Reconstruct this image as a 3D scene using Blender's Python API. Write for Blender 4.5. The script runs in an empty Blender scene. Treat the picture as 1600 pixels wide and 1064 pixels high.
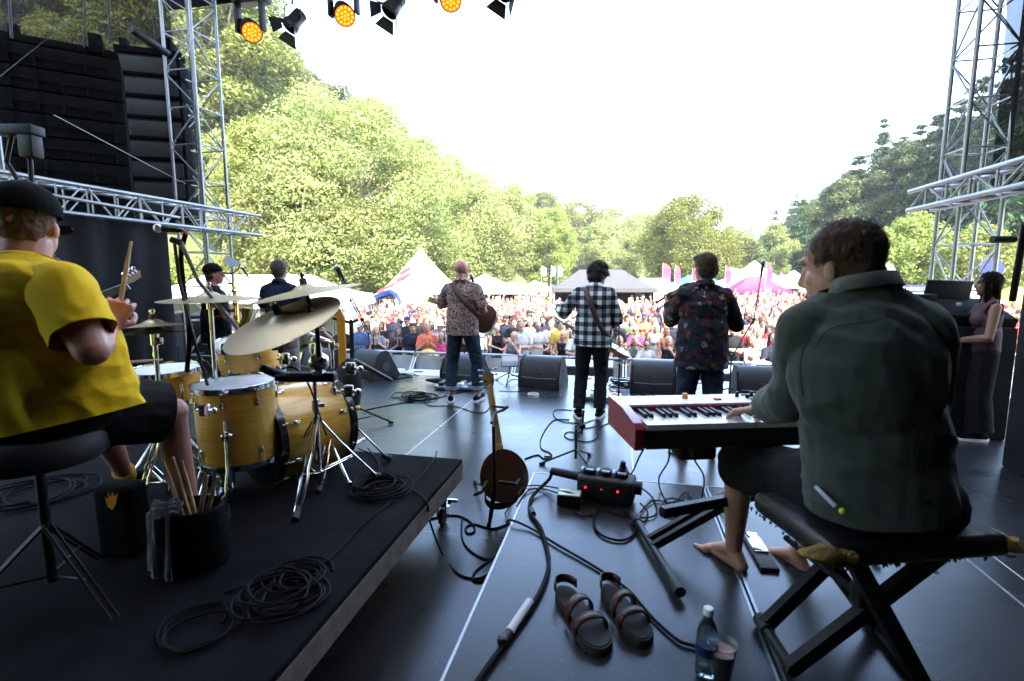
import bpy, bmesh, math, random
import numpy as np
from mathutils import Vector, Matrix, Quaternion, noise as mnoise
R_ = math.radians
scene = bpy.context.scene
# ------------------------------------------------------------------ camera, sky, sun, exposure
PITCH = R_(7.2); CAMZ = 1.6; FPX = 800.0
cam_d = bpy.data.cameras.new('camera'); cam = bpy.data.objects.new('camera', cam_d)
scene.collection.objects.link(cam); scene.camera = cam
cam.location = (0, 0, CAMZ); cam.rotation_euler = (R_(90) - PITCH, 0, 0)
cam_d.sensor_width = 36; cam_d.lens = 18.0; cam_d.clip_start = 0.05; cam_d.clip_end = 2000
cam_d.dof.use_dof = True; cam_d.dof.focus_distance = 8.0; cam_d.dof.aperture_fstop = 3.4
world = bpy.data.worlds.new("World"); scene.world = world; world.use_nodes = True
SUN_AZ, SUN_EL = R_(158), R_(47)          # azimuth from +Y towards +X
wn = world.node_tree; wn.nodes.clear()
sky = wn.nodes.new('ShaderNodeTexSky'); sky.sky_type = 'NISHITA'; sky.sun_disc = False
sky.sun_elevation = SUN_EL; sky.sun_rotation = SUN_AZ
sky.air_density = 1.0; sky.dust_density = 1.6; sky.ozone_density = 1.0; sky.altitude = 0
bg = wn.nodes.new('ShaderNodeBackground'); bg.inputs['Strength'].default_value = 0.15
wo = wn.nodes.new('ShaderNodeOutputWorld')
wn.links.new(sky.outputs[0], bg.inputs[0]); wn.links.new(bg.outputs[0], wo.inputs[0])
sun_d = bpy.data.lights.new('sun', 'SUN'); sun_d.energy = 2.05; sun_d.angle = R_(0.5); sun_d.color = (1, .93, .82)
sun = bpy.data.objects.new('sun', sun_d); scene.collection.objects.link(sun)
sdir = Vector((math.sin(SUN_AZ) * math.cos(SUN_EL), math.cos(SUN_AZ) * math.cos(SUN_EL), math.sin(SUN_EL)))
sun.rotation_euler = sdir.to_track_quat('Z', 'Y').to_euler(); sun.location = (20, -10, 30)
scene.view_settings.view_transform = 'Standard'; scene.view_settings.look = 'None'
scene.view_settings.gamma = 1.0; scene.view_settings.exposure = 3.8
scene.cycles.use_denoising = True
scene.cycles.max_bounces = 6; scene.cycles.transparent_max_bounces = 12
scene.cycles.caustics_reflective = False; scene.cycles.caustics_refractive = False
rnd = random.Random(7)
# ------------------------------------------------------------------ measuring helpers
FWD = Vector((0, math.cos(PITCH), -math.sin(PITCH))); UPV = Vector((0, math.sin(PITCH), math.cos(PITCH)))
def P(px, py, z=None, d=None):
    """point of the place seen at photo pixel (px,py): on the level z, or d metres ahead"""
    r = FWD + Vector((1, 0, 0)) * ((px - 800) / FPX) + UPV * (-(py - 532) / FPX)
    t = (z - CAMZ) / r.z if z is not None else d / r.y
    return Vector((0, 0, CAMZ)) + r * t
YAW = R_(12)
SR = Vector((math.cos(YAW), -math.sin(YAW), 0)); SF = Vector((math.sin(YAW), math.cos(YAW), 0))
def S(u, v, z=0): return SR * u + SF * v + Vector((0, 0, z))
# ------------------------------------------------------------------ objects
def link(o): scene.collection.objects.link(o); return o
def tag(o, label=None, cat=None, group=None, kind=None):
    if label: o['label'] = label
    if cat: o['category'] = cat
    if group: o['group'] = group
    if kind: o['kind'] = kind
    return o
def thing(name, label, cat, loc=(0, 0, 0), group=None, rz=0):
    o = link(bpy.data.objects.new(name, None)); o.location = loc; o.rotation_euler.z = rz
    o.empty_display_size = .1
    return tag(o, label, cat, group)
def wloc(o):
    v = Vector((0, 0, 0))
    while o is not None: v += Vector(o.location); o = o.parent
    return v
def newobj(name, me, parent=None, origin=None):
    """me holds world coordinates; the object sits at its parent's base or at origin"""
    o = link(bpy.data.objects.new(name, me))
    org = wloc(parent) if parent is not None else Vector(origin or (0, 0, 0))
    if org.length > 0: me.transform(Matrix.Translation(-org))
    if parent is not None: o.parent = parent
    else: o.location = org
    return o
def kids(o): return [c for c in list(scene.objects) if c.parent == o]
CH = {}
def copy_tree(src, loc, rz=0, label=None, group=None, tree=None):
    def rec(o, par):
        c = link(o.copy())
        if par is not None: c.parent = par
        for k in tree.get(o, []): rec(k, c)
        return c
    c = rec(src, None); c.location = loc; c.rotation_euler.z = rz
    if label: c['label'] = label
    if group: c['group'] = group
    return c
def tree_of(src):
    t = {}; st = [src]
    allk = list(scene.objects)
    while st:
        o = st.pop(); k = [c for c in allk if c.parent == o]
        if k: t[o] = k; st += k
    return t
def frame(dirv, side=None):
    w = Vector(dirv).normalized()
    a = Vector(side) if side is not None else (Vector((0, 0, 1)) if abs(w.z) < .9 else Vector((1, 0, 0)))
    u = a - w * a.dot(w)
    if u.length < 1e-5: u = w.orthogonal()
    u.normalize(); v = w.cross(u); return u, v, w
def smoothpath(pts, n=6, closed=False):
    pts = [Vector(p) for p in pts]; out = []
    N = len(pts)
    rng = range(N) if closed else range(N - 1)
    for i in rng:
        g = (lambda k: pts[k % N]) if closed else (lambda k: pts[max(0, min(N - 1, k))])
        p0, p1, p2, p3 = g(i - 1), g(i), g(i + 1), g(i + 2)
        for k in range(n):
            t = k / n
            out.append(.5 * ((2 * p1) + (-p0 + p2) * t + (2 * p0 - 5 * p1 + 4 * p2 - p3) * t * t + (-p0 + 3 * p1 - 3 * p2 + p3) * t ** 3))
    if not closed: out.append(pts[-1])
    return out
class MB:
    def __init__(s): s.v = []; s.f = []; s.mi = []; s.m = 0
    def add(s, vs, fs):
        b = len(s.v); s.v += [tuple(x) for x in vs]; s.f += [tuple(b + i for i in f) for f in fs]; s.mi += [s.m] * len(fs); return s
    def box(s, c, size, X=None, Z=None, taper=1.0):
        c = Vector(c); hx, hy, hz = [a / 2 for a in size]
        z = Vector(Z).normalized() if Z is not None else Vector((0, 0, 1))
        x = Vector(X) if X is not None else (Vector((1, 0, 0)) if abs(z.x) < .9 else Vector((0, 1, 0)))
        x = (x - z * x.dot(z)).normalized(); y = z.cross(x)
        vs = []
        for dz in (-1, 1):
            t = taper if dz > 0 else 1
            for dx, dy in ((-1, -1), (1, -1), (1, 1), (-1, 1)): vs.append(c + x * dx * hx * t + y * dy * hy * t + z * dz * hz)
        return s.add(vs, [(3, 2, 1, 0), (4, 5, 6, 7), (0, 1, 5, 4), (1, 2, 6, 5), (2, 3, 7, 6), (3, 0, 4, 7)])
    def rbox(s, c, size, X=None, Z=None, b=.01, seg=2):
        """bevelled box"""
        bm = bmesh.new(); bmesh.ops.create_cube(bm, size=1)
        bmesh.ops.scale(bm, vec=size, verts=bm.verts)
        bmesh.ops.bevel(bm, geom=bm.edges[:], offset=b, segments=seg, affect='EDGES', profile=.5)
        z = Vector(Z).normalized() if Z is not None else Vector((0, 0, 1))
        x = Vector(X) if X is not None else (Vector((1, 0, 0)) if abs(z.x) < .9 else Vector((0, 1, 0)))
        x = (x - z * x.dot(z)).normalized(); y = z.cross(x)
        bm.verts.index_update()
        s.add([Vector(c) + x * v.co.x + y * v.co.y + z * v.co.z for v in bm.verts], [[v.index for v in f.verts] for f in bm.faces]); bm.free(); return s
    def tube(s, pts, r, seg=8, closed=False, caps=True):
        pts = [Vector(p) for p in pts]; n = len(pts); rs = r if isinstance(r, (list, tuple)) else [r] * n
        u = None; vs = []; fs = []
        for i, p in enumerate(pts):
            a = pts[(i - 1) % n] if (closed or i > 0) else p; b = pts[(i + 1) % n] if (closed or i < n - 1) else p
            w = (b - a)
            w = w.normalized() if w.length > 1e-9 else Vector((0, 0, 1))
            if u is None: u = frame(w)[0]
            u = u - w * u.dot(w)
            u = u.normalized() if u.length > 1e-6 else frame(w)[0]
            q = w.cross(u)
            for k in range(seg):
                t = 2 * math.pi * k / seg; vs.append(p + (u * math.cos(t) + q * math.sin(t)) * rs[i])
        for i in range(n if closed else n - 1):
            j = (i + 1) % n
            for k in range(seg): fs.append((i * seg + k, i * seg + (k + 1) % seg, j * seg + (k + 1) % seg, j * seg + k))
        if caps and not closed:
            fs.append(tuple(range(seg))[::-1]); fs.append(tuple((n - 1) * seg + k for k in range(seg)))
        return s.add(vs, fs)
    def cyl(s, p0, p1, r0, r1=None, seg=12): return s.tube([p0, p1], [r0, r0 if r1 is None else r1], seg)
    def lathe(s, prof, c=(0, 0, 0), axis=(0, 0, 1), seg=32, X=None, sx=1, sy=1):
        """prof: (radius, height) pairs"""
        u, v, w = frame(axis, X); c = Vector(c); vs = []; fs = []; n = len(prof)
        for r, h in prof:
            for k in range(seg):
                t = 2 * math.pi * k / seg; vs.append(c + w * h + u * r * math.cos(t) * sx + v * r * math.sin(t) * sy)
        for i in range(n - 1):
            for k in range(seg): fs.append((i * seg + k, i * seg + (k + 1) % seg, (i + 1) * seg + (k + 1) % seg, (i + 1) * seg + k))
        if prof[0][0] > 1e-6: fs.append(tuple(range(seg))[::-1])
        if prof[-1][0] > 1e-6: fs.append(tuple((n - 1) * seg + k for k in range(seg)))
        return s.add(vs, fs)
    def ell(s, c, a, b=None, cc=None, seg=14, rings=9, axes=None):
        if b is None: b = cc = a
        X, Y, Z = axes if axes else (Vector((1, 0, 0)), Vector((0, 1, 0)), Vector((0, 0, 1)))
        c = Vector(c); vs = [c - Z * cc]; fs = []
        for i in range(1, rings):
            t = math.pi * i / rings
            for k in range(seg):
                q = 2 * math.pi * k / seg
                vs.append(c + X * (a * math.sin(t) * math.cos(q)) + Y * (b * math.sin(t) * math.sin(q)) - Z * (cc * math.cos(t)))
        vs.append(c + Z * cc)
        for k in range(seg): fs.append((0, 1 + (k + 1) % seg, 1 + k))
        for i in range(rings - 2):
            for k in range(seg): fs.append((1 + i * seg + k, 1 + i * seg + (k + 1) % seg, 1 + (i + 1) * seg + (k + 1) % seg, 1 + (i + 1) * seg + k))
        L = len(vs) - 1
        for k in range(seg): fs.append((L, L - seg + k, L - seg + (k + 1) % seg))
        return s.add(vs, fs)
    def cap(s, p0, p1, r0, r1=None, side=None, flat=1.0, seg=12):
        """tapered capsule; flat scales its thickness across the side direction"""
        r1 = r0 if r1 is None else r1
        p0, p1 = Vector(p0), Vector(p1); u, v, w = frame(p1 - p0 if (p1 - p0).length > 1e-6 else (0, 0, 1), side)
        vs = []; fs = []; rows = []
        for i in range(4): t = math.pi / 2 * (i + .35) / 4; rows.append((p0 - w * r0 * math.cos(t), r0 * math.sin(t)))
        rows.append((p0, r0)); rows.append((p1, r1))
        for i in range(3, -1, -1): t = math.pi / 2 * (i + .35) / 4; rows.append((p1 + w * r1 * math.cos(t), r1 * math.sin(t)))
        for c, r in rows:
            for k in range(seg):
                q = 2 * math.pi * k / seg; vs.append(c + u * r * math.cos(q) + v * r * flat * math.sin(q))
        n = len(rows)
        for i in range(n - 1):
            for k in range(seg): fs.append((i * seg + k, i * seg + (k + 1) % seg, (i + 1) * seg + (k + 1) % seg, (i + 1) * seg + k))
        fs.append(tuple(range(seg))[::-1]); fs.append(tuple((n - 1) * seg + k for k in range(seg)))
        return s.add(vs, fs)
    def prism(s, poly, X, Y, o, depth):
        """2-D outline poly in the plane (X,Y) at o, thickened by depth along X x Y"""
        X = Vector(X); Y = Vector(Y); N = X.cross(Y).normalized(); o = Vector(o); n = len(poly)
        vs = [o + X * a + Y * b for a, b in poly] + [o + X * a + Y * b + N * depth for a, b in poly]
        fs = [tuple(range(n))[::-1], tuple(range(n, 2 * n))] + [(i, (i + 1) % n, n + (i + 1) % n, n + i) for i in range(n)]
        return s.add(vs, fs)
    def mesh(s, name, mats, smooth=True, angle=40):
        me = bpy.data.meshes.new(name); me.from_pydata(s.v, [], s.f)
        for m in (mats if isinstance(mats, (list, tuple)) else [mats]): me.materials.append(m)
        if s.mi and max(s.mi) > 0: me.polygons.foreach_set('material_index', s.mi)
        if smooth:
            me.polygons.foreach_set('use_smooth', [True] * len(me.polygons)); me.set_sharp_from_angle(angle=R_(angle))
        me.update(); return me
    def build(s, name, mats, parent=None, smooth=True, origin=None, angle=40):
        return newobj(name, s.mesh(name, mats, smooth, angle), parent, origin)
def single(name, mb, mats, label, cat, group=None, origin=None, smooth=True, angle=40):
    if origin is None:
        a = np.array(mb.v); origin = ((a[:, 0].min() + a[:, 0].max()) / 2, (a[:, 1].min() + a[:, 1].max()) / 2, a[:, 2].min())
    return tag(mb.build(name, mats, None, smooth, origin, angle), label, cat, group)
# ------------------------------------------------------------------ materials
def mat(name, col=(.5, .5, .5), rough=.5, metal=0, bump=None, vary=None, coat=0, spec=.5, emit=None, alpha=None, trans=0, objcol=False, sheen=0, rvary=0, coords='Object', sss=0):
    m = bpy.data.materials.new(name); m.use_nodes = True; nt = m.node_tree; b = nt.nodes['Principled BSDF']
    c4 = (*col, 1); b.inputs['Base Color'].default_value = c4; b.inputs['Roughness'].default_value = rough
    b.inputs['Metallic'].default_value = metal; b.inputs['Specular IOR Level'].default_value = spec
    b.inputs['Coat Weight'].default_value = coat; b.inputs['Transmission Weight'].default_value = trans
    if sheen: b.inputs['Sheen Weight'].default_value = sheen
    if sss:
        b.inputs['Subsurface Weight'].default_value = sss; b.inputs['Subsurface Scale'].default_value = .01
    if emit: b.inputs['Emission Color'].default_value = (*emit[0], 1); b.inputs['Emission Strength'].default_value = emit[1]
    if alpha is not None: b.inputs['Alpha'].default_value = alpha
    N = nt.nodes.new; L = nt.links.new
    tc = None
    if bump or vary or rvary: tc = N('ShaderNodeTexCoord').outputs[coords]
    src = None
    if objcol:
        src = N('ShaderNodeObjectInfo').outputs['Color']; L(src, b.inputs['Base Color'])
    if vary:                                   # (scale, amount[, detail])
        n = N('ShaderNodeTexNoise'); n.inputs['Scale'].default_value = vary[0]; n.inputs['Detail'].default_value = vary[2] if len(vary) > 2 else 5; L(tc, n.inputs['Vector'])
        r = N('ShaderNodeMapRange'); r.inputs['From Min'].default_value = .3; r.inputs['From Max'].default_value = .7
        r.inputs['To Min'].default_value = 1 - vary[1]; r.inputs['To Max'].default_value = 1 + vary[1]; L(n.outputs['Fac'], r.inputs['Value'])
        mx = N('ShaderNodeMix'); mx.data_type = 'RGBA'; mx.blend_type = 'MULTIPLY'; mx.inputs['Factor'].default_value = 1
        mx.inputs['A'].default_value = c4
        if src: L(src, mx.inputs['A'])
        L(r.outputs[0], mx.inputs['B']); L(mx.outputs['Result'], b.inputs['Base Color'])
    if rvary:
        n = N('ShaderNodeTexNoise'); n.inputs['Scale'].default_value = 2.5; n.inputs['Detail'].default_value = 6; L(tc, n.inputs['Vector'])
        r = N('ShaderNodeMapRange'); r.inputs['From Min'].default_value = .3; r.inputs['From Max'].default_value = .7
        r.inputs['To Min'].default_value = max(.02, rough - rvary); r.inputs['To Max'].default_value = rough + rvary; L(n.outputs['Fac'], r.inputs['Value']); L(r.outputs[0], b.inputs['Roughness'])
    if bump:                                   # (scale, strength[, distance, stretch])
        n = N('ShaderNodeTexNoise'); n.inputs['Scale'].default_value = bump[0]; n.inputs['Detail'].default_value = 6
        if len(bump) > 3:
            mp = N('ShaderNodeMapping'); mp.inputs['Scale'].default_value = bump[3]; L(tc, mp.inputs['Vector']); L(mp.outputs[0], n.inputs['Vector'])
        else: L(tc, n.inputs['Vector'])
        bp = N('ShaderNodeBump'); bp.inputs['Strength'].default_value = bump[1]; bp.inputs['Distance'].default_value = bump[2] if len(bump) > 2 else .01
        L(n.outputs['Fac'], bp.inputs['Height']); L(bp.outputs[0], b.inputs['Normal'])
    return m
M = {}
M['alu'] = mat('aluminium', (.33, .34, .36), .42, .85, bump=(60, .1), vary=(4, .15))
M['steel'] = mat('galvanised_steel', (.5, .51, .52), .4, .8, vary=(6, .2))
M['chrome'] = mat('chrome', (.75, .75, .77), .12, 1, vary=(9, .08))
M['blackmetal'] = mat('black_painted_metal', (.012, .012, .013), .42, .2, spec=.4, vary=(8, .3), rvary=.1)
M['blackplastic'] = mat('black_plastic', (.012, .012, .014), .5, spec=.3, vary=(6, .25), bump=(150, .08))
M['rubber'] = mat('black_rubber', (.022, .022, .024), .6, vary=(8, .2))
M['cable'] = mat('cable_rubber', (.005, .005, .006), .7, spec=.12)
M['black_cloth'] = mat('black_stage_cloth', (.012, .012, .013), .95, spec=.1, vary=(3, .3), bump=(8, .3, .02))
M['carpet'] = mat('black_felt_carpet', (.009, .009, .010), .95, spec=.05, vary=(5, .35), bump=(220, .5, .004), rvary=.03)
M['white_tent'] = mat('white_tent_canvas', (.6, .6, .6), .6, vary=(.7, .06), bump=(2.5, .25, .05))
M['grey_tent'] = mat('grey_tent_canvas', (.036, .035, .033), .7, vary=(.8, .08), bump=(3, .25, .05))
M['pale_tent'] = mat('pale_tent_canvas', (.15, .152, .165), .6, vary=(.7, .1), bump=(2.5, .3, .05))
M['inside_shade'] = mat('shaded_canvas_wall', (.01, .011, .012), .9, vary=(1, .2))  # near-black colour paints in the shade inside the canopy tent
M['white_paint'] = mat('white_paint', (.8, .8, .8), .45, vary=(10, .05))
M['wood_edge'] = mat('plywood_edge', (.15, .12, .09), .7, vary=(14, .35), bump=(60, .3, .002))
M['pink'] = mat('magenta_fabric', (.42, .006, .045), .6, vary=(1.5, .1))
M['skin'] = mat('skin', (.52, .27, .19), .5, vary=(14, .1), bump=(140, .12, .002), sss=.12)
M['skin_pink'] = mat('sunburnt_skin', (.55, .25, .19), .42, vary=(14, .12), bump=(140, .12, .002), sss=.12)
M['skin_any'] = mat('skin_tone', (.5, .3, .2), .5, objcol=True, vary=(20, .08))
M['eye'] = mat('eye_dark', (.03, .02, .02), .3)
M['lip'] = mat('lip', (.34, .10, .09), .5)
M['hair_any'] = mat('hair_tone', (.2, .1, .05), .6, objcol=True, vary=(30, .35), bump=(60, .8, .01, (3, 3, .4)))
M['cloth_any'] = mat('cotton_any', (.5, .5, .5), .85, objcol=True, vary=(6, .12), bump=(9, .5, .02), spec=.2)
M['denim'] = mat('dark_denim', (.02, .035, .06), .85, vary=(18, .35), bump=(12, .5, .012), spec=.2)
M['red'] = mat('red_plastic', (.5, .03, .03), .4)
M['yellow_plastic'] = mat('yellow_plastic', (.85, .35, .02), .4)
M['grey_plastic'] = mat('grey_plastic', (.3, .31, .32), .5, vary=(6, .1))
M['glass_dark'] = mat('dark_lens', (.01, .01, .012), .1, coat=.5)
# ================================================================== the setting
GZ = -1.3
FOOT = [(-31, -30), (-27, 10), (-22, 28), (-19, 45), (-11, 70), (6, 105), (40, 150), (95, 200), (170, 260)]
FOOTR = [(34, -30), (30, 10), (29, 35), (33, 60), (42, 95), (60, 130), (100, 170), (180, 230)]
def sdist(x, y, line):
    """signed distance to a polyline; positive on its left-hand side walking away"""
    best = 1e9; sg = 1
    for (ax, ay), (bx, by) in zip(line, line[1:]):
        dx, dy = bx - ax, by - ay; t = max(0, min(1, ((x - ax) * dx + (y - ay) * dy) / (dx * dx + dy * dy)))
        qx, qy = ax + dx * t, ay + dy * t; d = math.hypot(x - qx, y - qy)
        if d < best: best = d; sg = 1 if dx * (y - ay) - dy * (x - ax) > 0 else -1
    return best * sg
def hleft(x, y):
    d = sdist(x, y, FOOT)
    if d <= 0: return 0
    k = max(0, min(1, (y - 70) / 90)); H = 34 * (1 - k) + 17 * k; sl = 1.2 * (1 - k) + .75 * k
    return H * (1 - math.exp(-d * sl / H))
def hright(x, y):
    d = -sdist(x, y, FOOTR)
    if d <= 0: return 0
    H = 17
    return H * (1 - math.exp(-d * .7 / H))
def hfar(x, y):
    return max(0, 9 * (1 - math.exp(-(y - 190) / 40))) if y > 190 else 0
def terrain(x, y):
    return GZ + hleft(x, y) + hright(x, y) + hfar(x, y)
mg = mat('trodden_grass', (.10, .12, .045), .95, vary=(.35, .4), bump=(8, .6, .05), spec=.1)
mb = MB()
xs = [-600, -300, -180, -120] + list(range(-90, 131, 5)) + [160, 220, 350, 600]; ys = [-300, -120, -60] + list(range(-40, 241, 5)) + [270, 320, 420, 700]
vs = [(x, y, terrain(x, y) + (mnoise.noise((x * .06, y * .06, 0)) * .8 if terrain(x, y) > GZ + .5 else 0)) for y in ys for x in xs]
nx = len(xs); fs = [(j * nx + i, j * nx + i + 1, (j + 1) * nx + i + 1, (j + 1) * nx + i) for j in range(len(ys) - 1) for i in range(nx - 1)]
mb.add(vs, fs); g = mb.build('ground', mg); tag(g, kind='structure')

# ---- stage floor: film-faced plywood decks, joints every 2 m
def floor_mat(name, joints=True):
    m = mat(name, (.017, .017, .018), .30, vary=(1.3, .10), bump=(260, .10, .002), rvary=.05, spec=.3, coat=.22)
    nt = m.node_tree; N = nt.nodes.new; L = nt.links.new; b = nt.nodes['Principled BSDF']
    old = b.inputs['Base Color'].links[0].from_socket
    tc = N('ShaderNodeTexCoord'); sp = N('ShaderNodeSeparateXYZ'); L(tc.outputs['Object'], sp.inputs[0])
    def line(sock, off, period, w):
        a = N('ShaderNodeMath'); a.operation = 'ADD'; a.inputs[1].default_value = off + 200 * period; L(sock, a.inputs[0])
        d = N('ShaderNodeMath'); d.operation = 'DIVIDE'; d.inputs[1].default_value = period; L(a.outputs[0], d.inputs[0])
        f = N('ShaderNodeMath'); f.operation = 'FRACT'; L(d.outputs[0], f.inputs[0])
        c = N('ShaderNodeMath'); c.operation = 'LESS_THAN'; c.inputs[1].default_value = w / period; L(f.outputs[0], c.inputs[0]); return c.outputs[0]
    if joints:
        for k, (s, o, p, w, col) in enumerate(((sp.outputs[1], -.88, 2, .006, (.10, .10, .105, 1)), (sp.outputs[0], 1.87, 2, .010, (.55, .56, .58, 1)))):
            mx = N('ShaderNodeMix'); mx.data_type = 'RGBA'; L(line(s, o, p, w), mx.inputs['Factor']); L(old, mx.inputs['A']); mx.inputs['B'].default_value = col
            old = mx.outputs['Result']
    # scuffs
    n = N('ShaderNodeTexNoise'); n.inputs['Scale'].default_value = 7; n.inputs['Detail'].default_value = 9; n.inputs['Roughness'].default_value = .7; n.inputs['Distortion'].default_value = 1.5; L(tc.outputs['Object'], n.inputs['Vector'])
    r = N('ShaderNodeMapRange'); r.inputs['From Min'].default_value = .60; r.inputs['From Max'].default_value = .72; r.inputs['To Max'].default_value = .05; L(n.outputs['Fac'], r.inputs['Value'])
    mx = N('ShaderNodeMix'); mx.data_type = 'RGBA'; L(r.outputs[0], mx.inputs['Factor']); L(old, mx.inputs['A']); mx.inputs['B'].default_value = (.05, .05, .055, 1)
    n2 = N('ShaderNodeTexNoise'); n2.inputs['Scale'].default_value = 75; n2.inputs['Detail'].default_value = 3; L(tc.outputs['Object'], n2.inputs['Vector']); r2 = N('ShaderNodeMapRange'); r2.inputs['From Min'].default_value = .64; r2.inputs['From Max'].default_value = .72; r2.inputs['To Max'].default_value = .55; L(n2.outputs['Fac'], r2.inputs['Value']); m2 = N('ShaderNodeMix'); m2.data_type = 'RGBA'; L(r2.outputs[0], m2.inputs['Factor']); L(mx.outputs['Result'], m2.inputs['A']); m2.inputs['B'].default_value = (.10, .10, .10, 1); mx = m2
    L(mx.outputs['Result'], b.inputs['Base Color']); return m
def _cr(m): m.node_tree.nodes['Principled BSDF'].inputs['Coat Roughness'].default_value = .26; return m
M['floor'] = _cr(floor_mat('film_faced_plywood')); M['deck'] = _cr(floor_mat('film_faced_deck', False))
def rotobj(o): o.rotation_euler.z = -YAW; return o     # for meshes written in stage (u,v,z) axes
FV = 7.75
mb = MB(); mb.box((-1.2, (FV - 5) / 2, -.05), (15.2, FV + 5, .1)); o = rotobj(mb.build('stage_floor', M['floor'], smooth=False)); tag(o, kind='structure')
mb = MB(); mb.box((-1.2, FV - .02, -.72), (15.2, .03, 1.22)); o = rotobj(mb.build('stage_front_wall', M['black_cloth'], smooth=False)); tag(o, kind='structure')
ROOF = 6.75
mb = MB(); mb.box((-1.3, -1.0, ROOF + .1), (13.4, 8.0, .12)); mb.box((-1.3, 7.0, ROOF + .1), (13.4, 2.6, .12)); mb.box((-1.3, 8.28, 6.52), (13.4, .03, .5)); o = rotobj(mb.build('stage_roof', M['black_cloth'], smooth=False)); tag(o, kind='structure')  # roof, plus a front valance added out of view to block sky reflections
mtr_ = bpy.data.materials.new('fill_light_canvas'); mtr_.use_nodes = True; nt = mtr_.node_tree; nt.nodes.clear(); a_ = nt.nodes.new('ShaderNodeBsdfTranslucent'); a_.inputs[0].default_value = (.80, .84, .90, 1); b_ = nt.nodes.new('ShaderNodeBsdfDiffuse'); b_.inputs[0].default_value = (.6, .6, .6, 1); c_ = nt.nodes.new('ShaderNodeMixShader'); c_.inputs[0].default_value = .42; o_ = nt.nodes.new('ShaderNodeOutputMaterial')
nt.links.new(a_.outputs[0], c_.inputs[2]); nt.links.new(b_.outputs[0], c_.inputs[1]); nt.links.new(c_.outputs[0], o_.inputs[0])
mb = MB(); mb.add([(-8, 3.02, ROOF + .1), (5.4, 3.02, ROOF + .1), (5.4, 5.68, ROOF + .1), (-8, 5.68, ROOF + .1)], [(0, 1, 2, 3)]); o = rotobj(mb.build('added_fill_canvas', mtr_, smooth=False)); tag(o, kind='structure')  # translucent strip added overhead, out of view, to light the musicians' backs
mb = MB(); mb.box((-1.3, -4.6, ROOF / 2 - .6), (13.4, .06, ROOF + 1.4)); o = rotobj(mb.build('stage_back_wall', M['black_cloth'], smooth=False)); tag(o, kind='structure')
mb = MB(); mb.box((5.3, .2, ROOF / 2 - .3), (.06, 9.4, ROOF + .7)); mb.box((5.3, 6.2, 5.1), (.06, 2.5, 5)); o = rotobj(mb.build('stage_side_wall', M['black_cloth'], smooth=False)); tag(o, kind='structure')

# ---- keyboard decks (two, flush) and drum riser
def platform(name, label, u0, u1, v0, v1, h, topmat, cover=None, legs=(), nolegs=False):
    t = thing(name, label, 'stage deck', S((u0 + u1) / 2, (v0 + v1) / 2, 0))
    def bb(nm, mtr, boxes, bev=None):
        m = MB()
        for (c, s) in boxes:
            m.box(S(*c), s, X=SR)
        return m.build(nm, mtr, t, smooth=False)
    w, l = u1 - u0, v1 - v0; cu, cv = (u0 + u1) / 2, (v0 + v1) / 2
    o = bb('top', topmat, [((cu, cv, h - .012), (w - .022, l - .022, .022))])
    bb('edge_rail', M['alu'], [((u0 + .005, cv, h - .041), (.010, l, .083)), ((u1 - .005, cv, h - .041), (.010, l, .083)), ((cu, v0 + .005, h - .041), (w - .022, .010, .083)), ((cu, v1 - .005, h - .041), (w - .022, .010, .083))])
    for (lu, lv) in ((u0 + .1, v0 + .1), (u1 - .1, v0 + .1), (u0 + .1, v1 - .1), (u1 - .1, v1 - .1)):
        m = MB(); m.cyl(S(lu, lv, 0), S(lu, lv, h - .05), .024); m.build('leg', M['steel'], t)
    return t
platform('stage_deck', 'black topped deck with bright metal edge carrying the power box and the sandals', -.5, .495, .9, 3.0, .4, M['deck'])
platform('stage_deck', 'black topped deck under the padded bench with a water bottle beside its seam', .505, 1.48, .9, 3.0, .4, M['deck'])
t = thing('drum_riser', 'low wooden drum riser covered in black felt carpet, on caster legs', 'drum riser', S(-2.2, 1.2, 0))
m = MB(); m.rbox(S(-2.2, 1.13, .385), (2.40, 4.0, .03), X=SR, b=.008); m.build('carpet', M['carpet'], t)
m = MB(); m.box(S(-2.2, 1.13, .352), (2.404, 4.0, .034), X=SR); m.build('plywood_board', M['wood_edge'], t, smooth=False)
m = MB()
for k in (-1, 1): m.box(S(-2.2 + k * 1.19, 1.13, .30), (.02, 3.99, .07), X=SR); m.box(S(-2.2, 1.13 + k * 1.985, .30), (2.36, .02, .07), X=SR)
m.build('frame', M['wood_edge'], t, smooth=False)
for (lu, lv) in ((-1.1, 3.0), (-3.3, 3.0), (-1.1, -.7), (-3.3, -.7)):
    m = MB(); m.cyl(S(lu, lv, .13), S(lu, lv, .33), .03, seg=14); lg = m.build('leg', M['blackmetal'], t)
    m = MB(); m.cyl(S(lu - .012, lv, .052), S(lu + .016, lv, .052), .052, seg=20); m.build('caster_wheel', M['rubber'], lg)
    m = MB(); m.box(S(lu - .03, lv, .085), (.006, .05, .1), X=SR); m.box(S(lu + .034, lv, .085), (.006, .05, .1), X=SR); m.box(S(lu, lv, .136), (.11, .09, .008), X=SR); m.box(S(lu + .06, lv + .03, .15), (.07, .012, .02), X=SR); m.box(S(lu - .05, lv + .04, .13), (.05, .012, .02), X=SR); m.build('caster_fork', M['chrome'], lg, smooth=False)

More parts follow.
